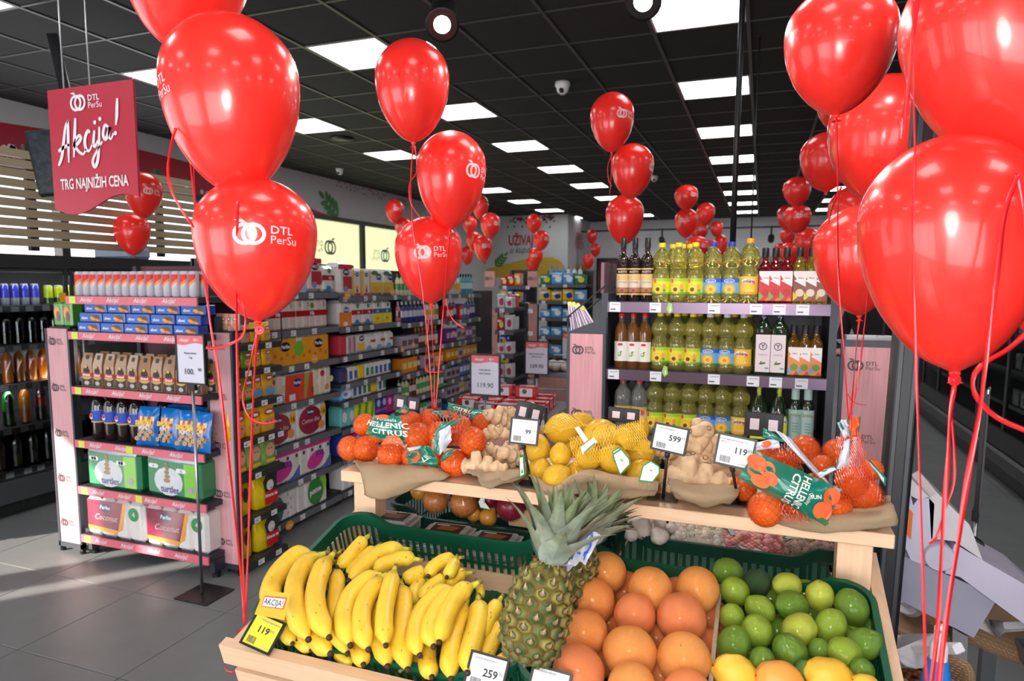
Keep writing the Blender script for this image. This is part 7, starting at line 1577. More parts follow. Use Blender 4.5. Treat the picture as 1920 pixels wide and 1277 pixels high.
pineapple('front pineapple lying over the crate edge beside the grapefruit', bP, RX*.26+UX*.97+FX*.12, RP*1.02, HP, .14, 1, 44, .85)
bQ = heap(1022, 1165, .04)+Vector((0, .03, 0))
pineapple('rear pineapple mostly hidden behind the front one', bQ, RX*.50+UX*.85+FX*.30, RP*.9, HP*.95, .125, 2, 40, .85)
# blue and white ribbon label round the crowns
def sheet(name, cor, col, decos=(), parent=None, m_='foil', bulge=.004, n=8, wav=.003, seed=0, loc=None, thick=.0006):
    """a soft printed film between four world corners (tl, tr, br, bl)"""
    tl, tr_, br2, bl2 = [Vector(c) for c in cor]; o_ = (tl+tr_+br2+bl2)/4 if loc is None else loc; nn = (tr_-tl).cross(bl2-tl).normalized()
    if nn.dot(CAMO-o_) < 0: nn = -nn
    def F(u, v, e=0):
        p_ = tl*(1-u)*(1-v)+tr_*u*(1-v)+br2*u*v+bl2*(1-u)*v
        return p_-o_+nn*(bulge*math.sin(PI*u)*math.sin(PI*v)+wav*noise.noise(Vector((u*3+seed, v*3, seed)))*2+e)
    q = MB(); q.add([F(i/n, j/n) for j in range(n+1) for i in range(n+1)], [(j*(n+1)+i, j*(n+1)+i+1, (j+1)*(n+1)+i+1, (j+1)*(n+1)+i) for j in range(n) for i in range(n)], col)
    o = q.build(name, m_, parent, True)
    if parent is None: o.location = o_
    else: o.location = o_-parent.location
    if decos:
        q = MB(); e = .0012
        for d_ in decos:
            e += .0003
            if d_[0] == 'e':
                _, u, v, ru, rv, c = d_; q.poly([F(u+ru*math.cos(a), v+rv*math.sin(a), e) for a in [i*PI/9 for i in range(18)]], c)
            elif d_[0] == 'p': q.poly([F(u, v, e) for u, v in d_[1]], d_[2])
            else:
                _, t, u, v, su, sv, c, bd, ro = d_; vs, fs = text_mesh(t, bd); cr_, sr_ = math.cos(ro), math.sin(ro)
                q.add([F(u+(a*cr_*su-b*sr_*su), v-(a*sr_*sv+b*cr_*sv), e) for a, b in vs], fs, c)
        q.build('print', 'print', o)
    return o
def H4(pts, off): return [heap(x_, y_, off) for x_, y_ in pts]
BLU = srgb(40, 110, 215)
pl_ = []
for i, (pts, offs) in enumerate((([(1095, 985), (1126, 1003), (1098, 1060), (1072, 1040)], .20), ([(1072, 1010), (1100, 1040), (1078, 1062), (1050, 1050)], .195), ([(1050, 1048), (1082, 1058), (1050, 1080), (1018, 1078)], .19), ([(1018, 1076), (1048, 1072), (1046, 1090), (1018, 1104)], .185))):
    c_ = srgb(222, 226, 240) if i < 3 else BLU; rr_ = random.Random(i)
    dd = [('e', rr_.uniform(.1, .9), rr_.uniform(.1, .9), .05, .08, BLU) for _ in range(12)] if i < 3 else []
    if i == 0: dd += [('e', .45, .35, .38, .24, srgb(30, 80, 190)), ('t', 'SIS', .45, .40, .3, .2, WHITE, .03, -.3)]
    o = sheet('film_tag', H4(pts, offs), c_, dd, bulge=.006, seed=i); tag(o, ['white and blue printed film tag behind the pineapple crown, upper piece', 'white and blue printed film tag by the crown, second piece', 'white and blue printed film tag at the crown base', 'plain blue end of the film tag on the pineapple'][i], 'tag')
# ================================================================ upper shelf goods
NETR = srgb(214, 58, 22)
def net_mesh(n=14, m_=16, r_=1.012, w_=.027, turns=.9):
    q = MB()
    for sgn in (1, -1):
        for k in range(n):
            P = []
            for j in range(m_+1):
                th = PI*(.05+.90*j/m_); ph = 2*PI*k/n+sgn*turns*(j/m_-.5)*PI; P.append(Vector((math.sin(th)*math.cos(ph), math.sin(th)*math.sin(ph), math.cos(th)))*(r_+.006*sgn))
            q.strip(P, w_, [p.normalized() for p in P], NETR)
    return q
MC = srgb(250, 108, 14)
def mandarin():
    r = empty('mandarin'); q = MB(); q.ball((0, 0, 0), (1, 1, .92), 26, 18, MC, fn=lambda d: 1+.015*noise.noise(d*3)-(.05*((d.z-.9)/.1) if d.z > .9 else 0)); a = q.build('peel', 'citrus', r, True)
    q = MB(); q.lathe([(.06, .86), (.05, .89), (.02, .895)], 8, srgb(120, 120, 50)); b_ = q.build('stem_end', 'matte', r, True)
    c_ = net_mesh().build('netting', 'ribbon', r); tag(c_, kind='stuff'); proto(r, [a, b_, c_], {}); return Stock(r, 'fruit', 'mandarins in red nets')
MD = mandarin(); rg = random.Random(77)
A2 = Cc(600, 740, 3.43); A3 = Cc(1100, 740, 3.2)
def onz(cr, x_, y_, rpx, s, z_, S, label, tilt=None, grp=None, sc3=None):
    X_, Y_ = cr(x_, y_); p_ = at_z(X_, Y_, z_); R_ = rpx/s*depth(p_)/FPX
    S.put(p_, 0, label, tilt=tilt or rot_rand(rg), scale=R_ if sc3 is None else tuple(R_*v for v in sc3), group=grp); return p_, R_
LAY = [SHZ+.036, SHZ+.092]
ML = [(190, 345, 80, 0, 'leftmost netted mandarin on the shelf end'), (295, 350, 86, 0, 'netted mandarin second along the shelf front'), (458, 385, 90, 0, 'netted mandarin third along the shelf front, below the green label'), (865, 440, 92, 0, 'netted mandarin at the shelf front beside the ginger'),
 (285, 195, 74, 1, 'netted mandarin in the upper layer left of the green label'), (530, 200, 70, 1, 'netted mandarin behind the green label'), (628, 265, 90, 1, 'netted mandarin in the upper layer right of the green label'), (590, 170, 64, 1, 'netted mandarin at the back of the left heap'), (700, 155, 66, 1, 'netted mandarin at the back centre of the left heap'),
 (765, 260, 88, 1, 'netted mandarin behind the torn silver label'), (980, 300, 94, 1, 'netted mandarin high beside the ginger'), (1050, 190, 80, 1, 'netted mandarin at the back beside the ginger'), (900, 215, 82, 1, 'netted mandarin in the centre of the right group'), (370, 250, 60, 1, 'netted mandarin hidden under the green label'),
 (600, 400, 80, 0, 'netted mandarin under the lower film label'), (720, 400, 80, 0, 'netted mandarin under the crumpled label'), (960, 400, 70, 0, 'netted mandarin deep beside the ginger')]
for x_, y_, r_, k, l in ML: onz(A2, x_, y_, r_, 3.43, LAY[k] if k == 0 else LAY[1]+.0*k, MD, l)
MR = [(1070, 690, 105, 0, 'netted mandarin at the front of the right bag'), (1500, 660, 88, 0, 'netted mandarin under the right bag label'), (1665, 620, 115, 0, 'netted mandarin at the right end of the shelf'), (1310, 330, 88, 1, 'netted mandarin on top behind the silver strip'), (1500, 350, 85, 1, 'netted mandarin below the tied bag top'), (1590, 520, 95, 1, 'netted mandarin in the middle of the right bag'),
 (1410, 425, 66, 1, 'small netted mandarin behind the bag fold'), (1712, 450, 66, 1, 'netted mandarin at the far right of the bag'), (1180, 410, 80, 1, 'netted mandarin behind the large green label'), (1250, 640, 90, 0, 'netted mandarin hidden under the large label'), (1370, 560, 90, 0, 'netted mandarin behind the large label'), (940, 560, 80, 0, 'netted mandarin behind the price tag'), (1090, 360, 70, 1, 'netted mandarin at the back left of the right bag')]
for x_, y_, r_, k, l in MR: onz(A3, x_, y_, r_, 3.2, LAY[k], MD, l)
# loose stretches of red net between the fruit
def netpatch(cor, nu, nv, label, col=NETR, w_=.0011, m_='ribbon', sag=.01, seed=0, name='net_bag'):
    tl, tr_, br2, bl2 = [Vector(c) for c in cor]; o_ = (tl+br2)/2; nn = (tr_-tl).cross(bl2-tl).normalized()
    if nn.dot(CAMO-o_) < 0: nn = -nn
    def F(u, v): u = max(0, min(1, u)); return tl*(1-u)*(1-v)+tr_*u*(1-v)+br2*u*v+bl2*(1-u)*v-o_+nn*(sag*math.sin(PI*u)*math.sin(PI*v)+.006*noise.noise(Vector((u*4, v*4, seed))))
    q = MB(); 
    for k in range(-nv, nu+nv, 1):
        for sg in (1, -1):
            P = []
            for j in range(nv*2+1):
                v = j/(nv*2); u = (k+sg*(v*nv)*.5)/nu
                if 0 <= u <= 1: P.append(F(u, v))
                elif len(P) > 1: break
            if len(P) > 1: q.strip(P, w_, tuple(nn), col)
    o = q.build(name, m_); o.location = o_; tag(o, label, 'net bag', kind=None); o['kind'] = 'stuff'; return o
def Q2(cr, pts, zs_): return [at_z(*cr(x_, y_), z_) for (x_, y_), z_ in zip(pts, zs_)]
def QY(cr, pts, Y): return [at_y(*cr(x_, y_), Y) for x_, y_ in pts]
netpatch(QY(A2, [(640, 120), (980, 80), (900, 330), (830, 330)], 1.55), 12, 8, 'red netting stretched between mandarins by the torn label')
netpatch(QY(A3, [(1500, 250), (1640, 250), (1780, 640), (1480, 640)], 1.50), 14, 18, 'dense red netting drawn up to the bag knot, right', sag=.02)
netpatch(QY(A3, [(1020, 600), (1320, 650), (1330, 770), (1060, 770)], 1.47), 12, 6, 'red netting sagging under the right mandarins')
netpatch(QY(A3, [(1060, 310), (1240, 280), (1300, 450), (1150, 400)], 1.60), 10, 6, 'red netting behind the large green label')
TE = srgb(18, 120, 98); ORI = srgb(232, 98, 52); SIL_ = srgb(205, 208, 222)
W_ = srgb(240, 240, 235)
def lab(cor, col, dd, l, **k): o = sheet('film_label', cor, col, dd, **k); tag(o, l, 'label'); return o
lab(QY(A2, [(345, 130), (515, 138), (548, 290), (295, 255)], 1.47), TE, [('t', 'HELLENIC', .53, .52, .29, .33, W_, .02, -.03), ('t', 'CITRUS', .62, .84, .29, .33, W_, .02, -.03), ('t', 'Portokalia', .55, .22, .16, .18, W_, 0, -.03), ('e', .35, .06, .25, .1, ORI)], 'green film label with white lettering on the left bag', bulge=.012)
lab(QY(A2, [(300, 255), (545, 290), (550, 330), (400, 290)], 1.465), TE, [('e', .7, .5, .25, .4, ORI)], 'lower fold of the left green film label', bulge=.004)
lab(QY(A2, [(430, 265), (500, 262), (548, 325), (390, 320)], 1.46), ORI, [('e', .4, .4, .15, .2, srgb(245, 130, 80))], 'orange printed flap of the left film label', bulge=.006)
lab(QY(A2, [(820, 48), (1055, 108), (985, 150), (830, 95)], 1.62), TE, [('t', 'CITRUS', .55, .6, .22, .5, W_, .02, 0)], 'green film strip on top of the left mandarins', bulge=.006)
lab(QY(A2, [(480, 110), (550, 62), (578, 108), (560, 128)], 1.66), TE, [('e', .5, .6, .3, .3, ORI)], 'green and orange film corner at the rear of the left heap')
lab(QY(A2, [(690, 105), (870, 100), (925, 150), (790, 150)], 1.58), TE, [('e', .65, .5, .28, .4, ORI)], 'dark green and orange film fold at the rear', wav=.008)
lab(QY(A2, [(770, 185), (930, 155), (760, 250), (720, 290)], 1.45), TE, [('t', 'K', .12, .8, .2, .3, W_, .03, .3)], 'green strip above the torn silver label', bulge=.004)
lab(QY(A2, [(765, 235), (835, 195), (850, 290), (770, 390)], 1.44), SIL_, [('e', .5, .5, .2, .2, srgb(190, 200, 230))], 'torn silver inner side of the film label', bulge=.012, wav=.006)
lab(QY(A2, [(720, 270), (765, 240), (770, 395), (715, 360)], 1.442), TE, [('p', [(.1, .1), (.5, .1), (.4, .9), (.1, .8)], ORI)], 'green edge of the torn film label', bulge=.004)
lab(QY(A2, [(555, 335), (700, 330), (780, 465), (570, 450)], 1.45), TE, [('e', .3, .5, .22, .3, ORI), ('t', 'LIN', .75, .62, .2, .3, W_, .03, .5), ('p', [(.15, .0), (.6, .0), (.5, .14), (.2, .2)], SIL_)], 'crumpled green and orange film label at the shelf front', bulge=.01, wav=.012, n=14)
lab(QY(A2, [(800, 370), (880, 350), (830, 400), (775, 440)], 1.46), TE, [], 'small green film edge beside the front mandarin')
# right bag
lab(QY(A3, [(1010, 335), (1530, 570), (1435, 790), (910, 500)], 1.455), TE,
    [('e', .08, .28, .11, .22, ORI), ('e', .20, .30, .09, .2, srgb(240, 110, 60)), ('e', .14, .52, .12, .24, srgb(238, 100, 55)), ('e', .27, .50, .09, .2, ORI), ('e', .2, .72, .1, .2, srgb(244, 120, 70)), ('e', .93, .25, .09, .22, ORI), ('e', .90, .66, .10, .26, srgb(240, 105, 60)), ('e', .95, .9, .06, .08, srgb(60, 110, 60)),
     ('t', 'HELLENIC', .59, .48, .12, .20, W_, .02, -PI/2), ('t', 'CITRUS', .48, .50, .12, .26, W_, .02, -PI/2), ('t', 'Quality', .70, .5, .06, .12, W_, 0, -PI/2), ('t', 'SUN', .78, .42, .06, .14, W_, .02, .4)], 'large green film label with white lettering on the right bag', bulge=.03, n=16)
lab(QY(A3, [(1060, 195), (1150, 250), (1200, 290), (1055, 260)], 1.50), TE, [('t', 'TI', .3, .5, .2, .3, W_, .02, 0)], 'green film top edge above the large label', bulge=.004)
lab(QY(A3, [(1110, 195), (1220, 260), (1480, 560), (1370, 480)], 1.48), SIL_, [('e', .4, .5, .2, .1, srgb(225, 228, 236))], 'silver white inner strip of the right film label', bulge=.018, n=12)
lab(QY(A3, [(1020, 285), (1150, 260), (1160, 320), (1010, 335)], 1.50), SIL_, [('e', .45, .4, .22, .35, ORI)], 'clear film flap with orange print at the label top')
lab(QY(A3, [(1560, 145), (1645, 130), (1630, 260), (1580, 260)], 1.50), ORI, [('p', [(.0, .0), (.12, .0), (.14, 1), (0, 1)], TE), ('p', [(.88, .0), (1, .0), (1, 1), (.85, 1)], TE)], 'gathered orange film neck of the right bag', bulge=.012, wav=.01, n=12)
lab(QY(A3, [(1500, 165), (1565, 145), (1590, 250), (1545, 265)], 1.505), SIL_, [('p', [(.0, .0), (.3, .0), (.5, .5), (.2, .4)], TE)], 'silver and green film frill at the bag neck', wav=.01)
lab(QY(A3, [(1545, 280), (1580, 262), (1580, 430), (1490, 450)], 1.49), SIL_, [('p', [(.0, .2), (.12, .2), (.1, 1), (-.0, 1)], TE)], 'silver film panel down the left of the tied bag', bulge=.01)
lab(QY(A3, [(1640, 330), (1800, 500), (1790, 550), (1700, 420)], 1.52), TE, [('p', [(.1, .3), (.9, .3), (.9, .8), (.1, .8)], SIL_)], 'silver and green film strip at the right of the tied bag')
lab(QY(A3, [(1380, 470), (1480, 430), (1500, 450), (1400, 500)], 1.47), SIL_, [('p', [(0, 0), (1, 0), (1, .3), (0, .3)], TE)], 'narrow film strip between the right mandarins')
# ---------------------------------------------------------------- lemons in yellow nets
LY = srgb(250, 198, 44); LE = fruit_obj('lemon', 1, LY, 'citrus', 26, (1, 1, 1.14), navc=srgb(170, 140, 40), tipz=.06, lump=.03)
LE.group = 'lemons in yellow nets'
a_, = KIDS[LE.root.name][:1]
q = net_mesh(11, 12, 1.03, .030, .8); q.c = [srgb(240, 190, 40)]*len(q.c); q.v = [(x_, y_, z_*1.12) for x_, y_, z_ in q.v]; nn_ = q.build('netting', 'ribbon', LE.root); tag(nn_, kind='stuff'); KIDS[LE.root.name].append(nn_)
def TL(a_): return FX.to_track_quat('Y', 'Z').to_matrix().to_4x4() @ Matrix.Rotation(math.radians(a_), 4, 'Y')
LL = [(1410, 490, 76, 0, 30, 'lemon at the lower left of the lemon heap'), (1520, 535, 88, 0, 60, 'front lemon over the burlap edge'), (1655, 505, 76, 0, 90, 'front lemon third along the burlap'), (1800, 480, 80, 0, 90, 'front lemon right above the pineapple leaves'), (1400, 350, 84, 1, 10, 'lemon behind the 99 price tag'), (1545, 390, 72, 1, 0, 'lemon seen end on in the middle of the heap'),
 (1640, 330, 74, 1, 40, 'lemon left of the white plastic tag'), (1730, 410, 76, 1, 100, 'lemon right below the white plastic tag'), (1560, 220, 104, 2, 80, 'large lemon on top of the heap, left'), (1665, 195, 84, 2, 60, 'top lemon beside the white tag stem'), (1830, 265, 86, 2, 80, 'lemon in the second bag, upper left')]
for x_, y_, r_, k, a__, l in LL: onz(A2, x_, y_, r_/1.04, 3.43, SHZ+.035+.045*k, LE, l, tilt=TL(a__))
LL2 = [(80, 235, 92, 2, 70, 'lemon at the top left of the second bag'), (300, 215, 76, 2, 30, 'lemon at the top right of the second bag'), (165, 390, 92, 1, 120, 'lemon carrying the upper white leaf tag'), (320, 350, 84, 1, 60, 'lemon at the right of the second bag'), (330, 485, 104, 0, 90, 'large lemon carrying the lower white leaf tag'), (80, 455, 84, 0, 80, 'lemon at the lower left of the second bag'), (230, 260, 70, 2, 90, 'lemon in the top middle of the second bag'), (10, 370, 76, 1, 20, 'lemon deep between the two bags')]
for x_, y_, r_, k, a__, l in LL2: onz(A3, x_, y_, r_/1.04, 3.2, SHZ+.035+.045*k, LE, l, tilt=TL(a__))
YN = srgb(245, 190, 50)
netpatch(QY(A2, [(1410, 215), (1560, 110), (1720, 200), (1440, 250)], 1.60), 16, 6, 'yellow netting pulled over the top of the first lemon bag', YN)
netpatch(QY(A2, [(1600, 280), (1900, 190), (1900, 420), (1640, 460)], 1.545), 16, 9, 'yellow netting stretched between the two lemon bags', YN)
netpatch(QY(A3, [(130, 200), (320, 150), (400, 350), (230, 330)], 1.56), 14, 9, 'yellow netting on the second lemon bag', YN)
WT = srgb(240, 240, 240); LG = srgb(50, 140, 70)
o = sheet('white_tag', QY(A2, [(1638, 215), (1665, 203), (1725, 290), (1700, 310)], 1.50), WT, (), m_='satin', bulge=.001, wav=0); tag(o, 'stem of the white plastic tag on the lemon net', 'tag')
o = sheet('white_tag', QY(A2, [(1675, 340), (1760, 275), (1785, 305), (1690, 385)], 1.495), WT, [('p', [(.1, .85), (.9, .75), (.85, .95), (.1, 1)], LG)], m_='satin', bulge=.001, wav=0); tag(o, 'white plastic tag head with green edge on the lemon net', 'tag')
def leaf_tag(cr, pts, Y, l):
    c_ = [at_y(*cr(x_, y_), Y) for x_, y_ in pts]; o_ = sum(c_, Vector())/len(c_); v = (CAMO-o_).normalized(); q = MB(); q.slab([p_-o_ for p_ in c_], -v*.001, LG); m_ = [(p_-o_)*.86+v*.0008 for p_ in c_]; q.poly(m_, WT); s_ = MB()
    q.poly([(Vector(a)*.25+v*.0012) for a in m_[:4]], srgb(120, 180, 80)); o = q.build('leaf_tag', 'print'); o.location = o_; tag(o, l, 'tag')
leaf_tag(A3, [(155, 355), (205, 322), (258, 385), (262, 420), (200, 485), (182, 440)], 1.50, 'upper white leaf shaped tag with green edge on the lemons')
leaf_tag(A3, [(335, 425), (385, 395), (438, 430), (440, 470), (395, 530), (310, 520)], 1.48, 'lower white leaf shaped tag with green edge on the lemons')
leaf_tag(A2, [(1880, 360), (1925, 335), (1975, 400), (1960, 460), (1920, 470), (1885, 420)], 1.51, 'middle white leaf shaped tag between the lemon bags')
# ---------------------------------------------------------------- ginger
GI = srgb(226, 192, 152)
def ginger(seed, n=4):
    rg_ = random.Random(seed); r = empty('ginger_root'); q = MB(); P = Vector((0, 0, 0)); d_ = Vector((1, 0, 0)); nod = []
    pts = []
    for i in range(n+1): pts.append(P.copy()); P = P+d_*.026; d_ = (d_+Vector((rg_.uniform(-.4, .4), rg_.uniform(-.5, .5), rg_.uniform(-.3, .3)))).normalized()
    c_ = sum(pts, Vector())/len(pts); pts = [p_-c_ for p_ in pts]
    C_ = catmull(pts, 6); rs = [.0155+.0035*math.sin(i*1.15+seed)+.001*rg_.random() for i in range(len(C_))]; rs[0] = .009; rs[1] = .0135; rs[-1] = .008; rs[-2] = .013
    q.tube(C_, rs, 12, GI); kn = []
    for i in range(n):
        b_ = C_[3+i*5 if 3+i*5 < len(C_) else -3]; a_ = rg_.uniform(0, 6.28); dd = Vector((rg_.uniform(-.3, .3), math.cos(a_), math.sin(a_))).normalized(); L_ = rg_.uniform(.022, .038)
        q.tube([b_, b_+dd*L_*.5, b_+dd*L_*.9, b_+dd*L_], [.013, .0128, .0105, .007], 10, GI); kn.append((b_+dd*L_, dd))
    a = q.build('root', 'skin_root', r, True); tx = bpy.data.textures.new('n', 'CLOUDS'); tx.noise_scale = .03
    q = MB()
    for c2, dd in kn+[(C_[0], (C_[0]-C_[1]).normalized()), (C_[-1], (C_[-1]-C_[-2]).normalized())]:
        s_ = dd.orthogonal().normalized(); t_ = dd.cross(s_); q.poly([c2+dd*.0008+(s_*math.cos(x_)+t_*math.sin(x_))*.006 for x_ in [i*PI/4 for i in range(8)]], srgb(150, 110, 80)); q.poly([c2+dd*.0012+(s_*math.cos(x_)+t_*math.sin(x_))*.0035 for x_ in [i*PI/4 for i in range(8)]], srgb(222, 190, 140))
    b_ = q.build('cut_end', 'matte', r); proto(r, [a, b_]); return Stock(r, 'ginger', 'ginger roots on the shelf')
GIs = [ginger(i) for i in range(4)]
def gin(cr, x_, y_, z_, k, rz, l, sc=1.0, tl=0): p_ = at_z(*cr(x_, y_), z_); GIs[k].put(p_, rz, l, tilt=Matrix.Rotation(tl, 4, 'Y'), scale=sc)
for t in ((A2, 1060, 470, 1.135, 0, .1, 'front ginger root at the left pile over the burlap', 1.15, 0), (A2, 1150, 370, 1.150, 1, -.3, 'second ginger root of the left pile', 1.1, 0), (A2, 1230, 390, 1.150, 2, .6, 'ginger root above the green tag, left pile', 1.0, .3), (A2, 1150, 260, 1.175, 3, .2, 'middle ginger root of the left pile', 1.0, -.2),
          (A2, 1160, 175, 1.20, 0, .9, 'upper ginger root of the left pile', 1.1, .5), (A2, 1270, 130, 1.21, 1, .1, 'topmost long ginger root beside the mandarins', 1.2, -.2), (A2, 1150, 120, 1.215, 2, 2.0, 'ginger tip at the top left of the left pile', .9, .2), (A2, 1260, 300, 1.16, 1, 1.2, 'pale ginger root low behind the 99 tag', 1.0, .1), (A2, 1140, 420, 1.13, 3, 2.4, 'lower inner ginger root of the left pile', .9, 0)): gin(*t)
for t in ((A3, 690, 520, 1.135, 0, -.1, 'long ginger root lying at the front of the right pile', 1.6, 0), (A3, 530, 470, 1.135, 1, 1.2, 'ginger root at the left of the right pile', 1.35, .2), (A3, 640, 390, 1.16, 2, .5, 'ginger root in the centre of the right pile', 1.4, -.3), (A3, 680, 450, 1.14, 3, .1, 'ginger root behind the long front one', 1.3, 0),
          (A3, 700, 300, 1.195, 1, .4, 'upper ginger root of the right pile', 1.35, .2), (A3, 650, 265, 1.21, 0, 2.2, 'topmost ginger root of the right pile', 1.2, .6), (A3, 800, 420, 1.15, 2, -.6, 'ginger root behind the stem of the 119 tag', 1.4, .3), (A3, 520, 370, 1.165, 3, 1.0, 'ginger root beside the lemons', 1.2, .3), (A3, 760, 350, 1.175, 3, 2.6, 'rear ginger root right of centre', 1.2, -.2), (A3, 460, 500, 1.13, 2, 1.7, 'ginger knob behind the 599 tag stem', 1.0, 0), (A3, 590, 300, 1.19, 2, 1.4, 'ginger root behind the 599 price tag', 1.1, .1)): gin(*t)
sheet_o = lab(QY(A2, [(1282, 390), (1312, 385), (1322, 520), (1285, 540)], 1.50), LG, [('p', [(.2, .1), (.8, .1), (.8, .9), (.2, .9)], WT)], 'small green and white tag hanging from the left ginger', bulge=.003, m_='print')
# ---------------------------------------------------------------- burlap cloths
BURL = srgb(246, 210, 168)
def cloth(name, rows, label, sub=4, thick=.003, wv=.003, uvs=9):
    """rows: list of rows of world points (the cloth's grid), smoothed both ways"""
    G = [catmull(rw, sub) for rw in rows]; n = len(G[0]); cols = [catmull([g[i] for g in G], sub) for i in range(n)]; m_ = len(cols[0]); o_ = cols[n//2][m_//2].copy()
    vs = []; uv = []
    for j in range(m_):
        for i in range(n):
            p_ = cols[i][j]-o_; nz = noise.noise(cols[i][j]*28)*wv; vs.append(tuple(p_+Vector((nz, nz, nz)))); uv.append((i/(n-1)*uvs*.5, j/(m_-1)*uvs*.3))
    q = MB(); q.add(vs, [(j*n+i, j*n+i+1, (j+1)*n+i+1, (j+1)*n+i) for j in range(m_-1) for i in range(n-1)], BURL)
    o = q.build(name, 'burlap', None, True, uv=uv); o.location = o_; md = o.modifiers.new('t', 'SOLIDIFY'); md.thickness = thick; tag(o, label, 'cloth', 'burlap cloths on the upper shelf'); return o
def RW(z_, pts, cr=None):
    out = []
    for p_ in pts: out.append(at_z(p_[0], p_[1], z_ if len(p_) < 3 else p_[2]))
    return out
z0 = SHZ+.004
cloth('burlap_cloth', [[at_y(x_, y_, 1.66) for x_, y_ in ((668, 862), (705, 866), (750, 868), (800, 872), (850, 880))],
  [at_y(662, 866, 1.56), at_y(700, 872, 1.555), at_y(750, 876, 1.55), at_y(800, 880, 1.55), at_y(845, 890, 1.55)],
  [at_y(676, 880, 1.515), at_y(708, 892, 1.50), at_y(752, 896, 1.49), at_y(800, 897, 1.505), at_y(838, 896, 1.51)],
  [at_y(682, 905, 1.50), at_y(712, 915, 1.47), at_y(750, 912, 1.48), at_y(792, 905, 1.50), at_y(830, 897, 1.512)],
  [at_y(684, 928, 1.50), at_y(712, 937, 1.475), at_y(742, 930, 1.49), at_y(785, 912, 1.505), at_y(822, 898, 1.514)]], 'burlap cloth draped over the shelf edge under the left mandarins', wv=.004)
cloth('burlap_cloth', [[at_z(875, 860, z0), at_z(920, 868, z0), at_z(965, 872, z0), at_z(985, 880, z0)], [at_y(882, 880, 1.53), at_y(915, 893, 1.52), at_y(950, 890, 1.52), at_y(985, 888, 1.525)], [at_y(888, 893, 1.505), at_y(915, 905, 1.50), at_y(945, 900, 1.50), at_y(982, 893, 1.515)], [at_y(898, 903, 1.50), at_y(915, 918, 1.495), at_y(935, 910, 1.498), at_y(975, 900, 1.51)]], 'crumpled burlap under the left ginger pile', wv=.012)
cloth('burlap_cloth', [[at_z(985, 880, z0), at_z(1060, 885, z0), at_z(1130, 880, z0), at_z(1200, 890, z0), at_z(1240, 900, z0)], [at_y(993, 895, 1.53), at_y(1040, 915, 1.50), at_y(1080, 888, 1.485), at_y(1130, 895, 1.49), at_y(1235, 910, 1.51)], [at_y(998, 908, 1.51), at_y(1040, 925, 1.49), at_y(1090, 905, 1.475), at_y(1150, 915, 1.48), at_y(1230, 922, 1.50)], [at_y(1010, 918, 1.505), at_y(1045, 931, 1.49), at_y(1100, 925, 1.48), at_y(1165, 935, 1.47), at_y(1225, 930, 1.50)]], 'burlap cloth folded under the lemon bags', wv=.006)
cloth('burlap_cloth', [[at_z(1250, 885, z0+.02), at_z(1300, 895, z0+.02), at_z(1350, 900, z0+.02), at_z(1385, 905, z0+.02)], [at_y(1255, 908, 1.53), at_y(1290, 925, 1.50), at_y(1340, 930, 1.50), at_y(1385, 922, 1.52)], [at_y(1262, 922, 1.515), at_y(1300, 938, 1.49), at_y(1345, 940, 1.49), at_y(1380, 932, 1.51)], [at_y(1270, 932, 1.52), at_y(1300, 943, 1.51), at_y(1340, 944, 1.51), at_y(1372, 940, 1.52)]], 'rolled burlap cloth under the right ginger pile', wv=.008)
cloth('burlap_cloth', [[at_z(1400, 930, z0), at_z(1480, 945, z0), at_z(1560, 950, z0), at_z(1640, 935, z0), at_z(1668, 930, z0)], [at_y(1420, 955, 1.53), at_y(1480, 970, 1.53), at_y(1560, 972, 1.53), at_y(1640, 962, 1.54), at_y(1676, 950, 1.55)], [at_y(1450, 978, 1.51), at_y(1500, 985, 1.505), at_y(1560, 988, 1.50), at_y(1630, 980, 1.51), at_y(1684, 972, 1.53)], [at_y(1470, 984, 1.51), at_y(1510, 992, 1.51), at_y(1560, 997, 1.50), at_y(1620, 990, 1.51), at_y(1683, 982, 1.53)]], 'burlap cloth under the right mandarin bag', wv=.006)
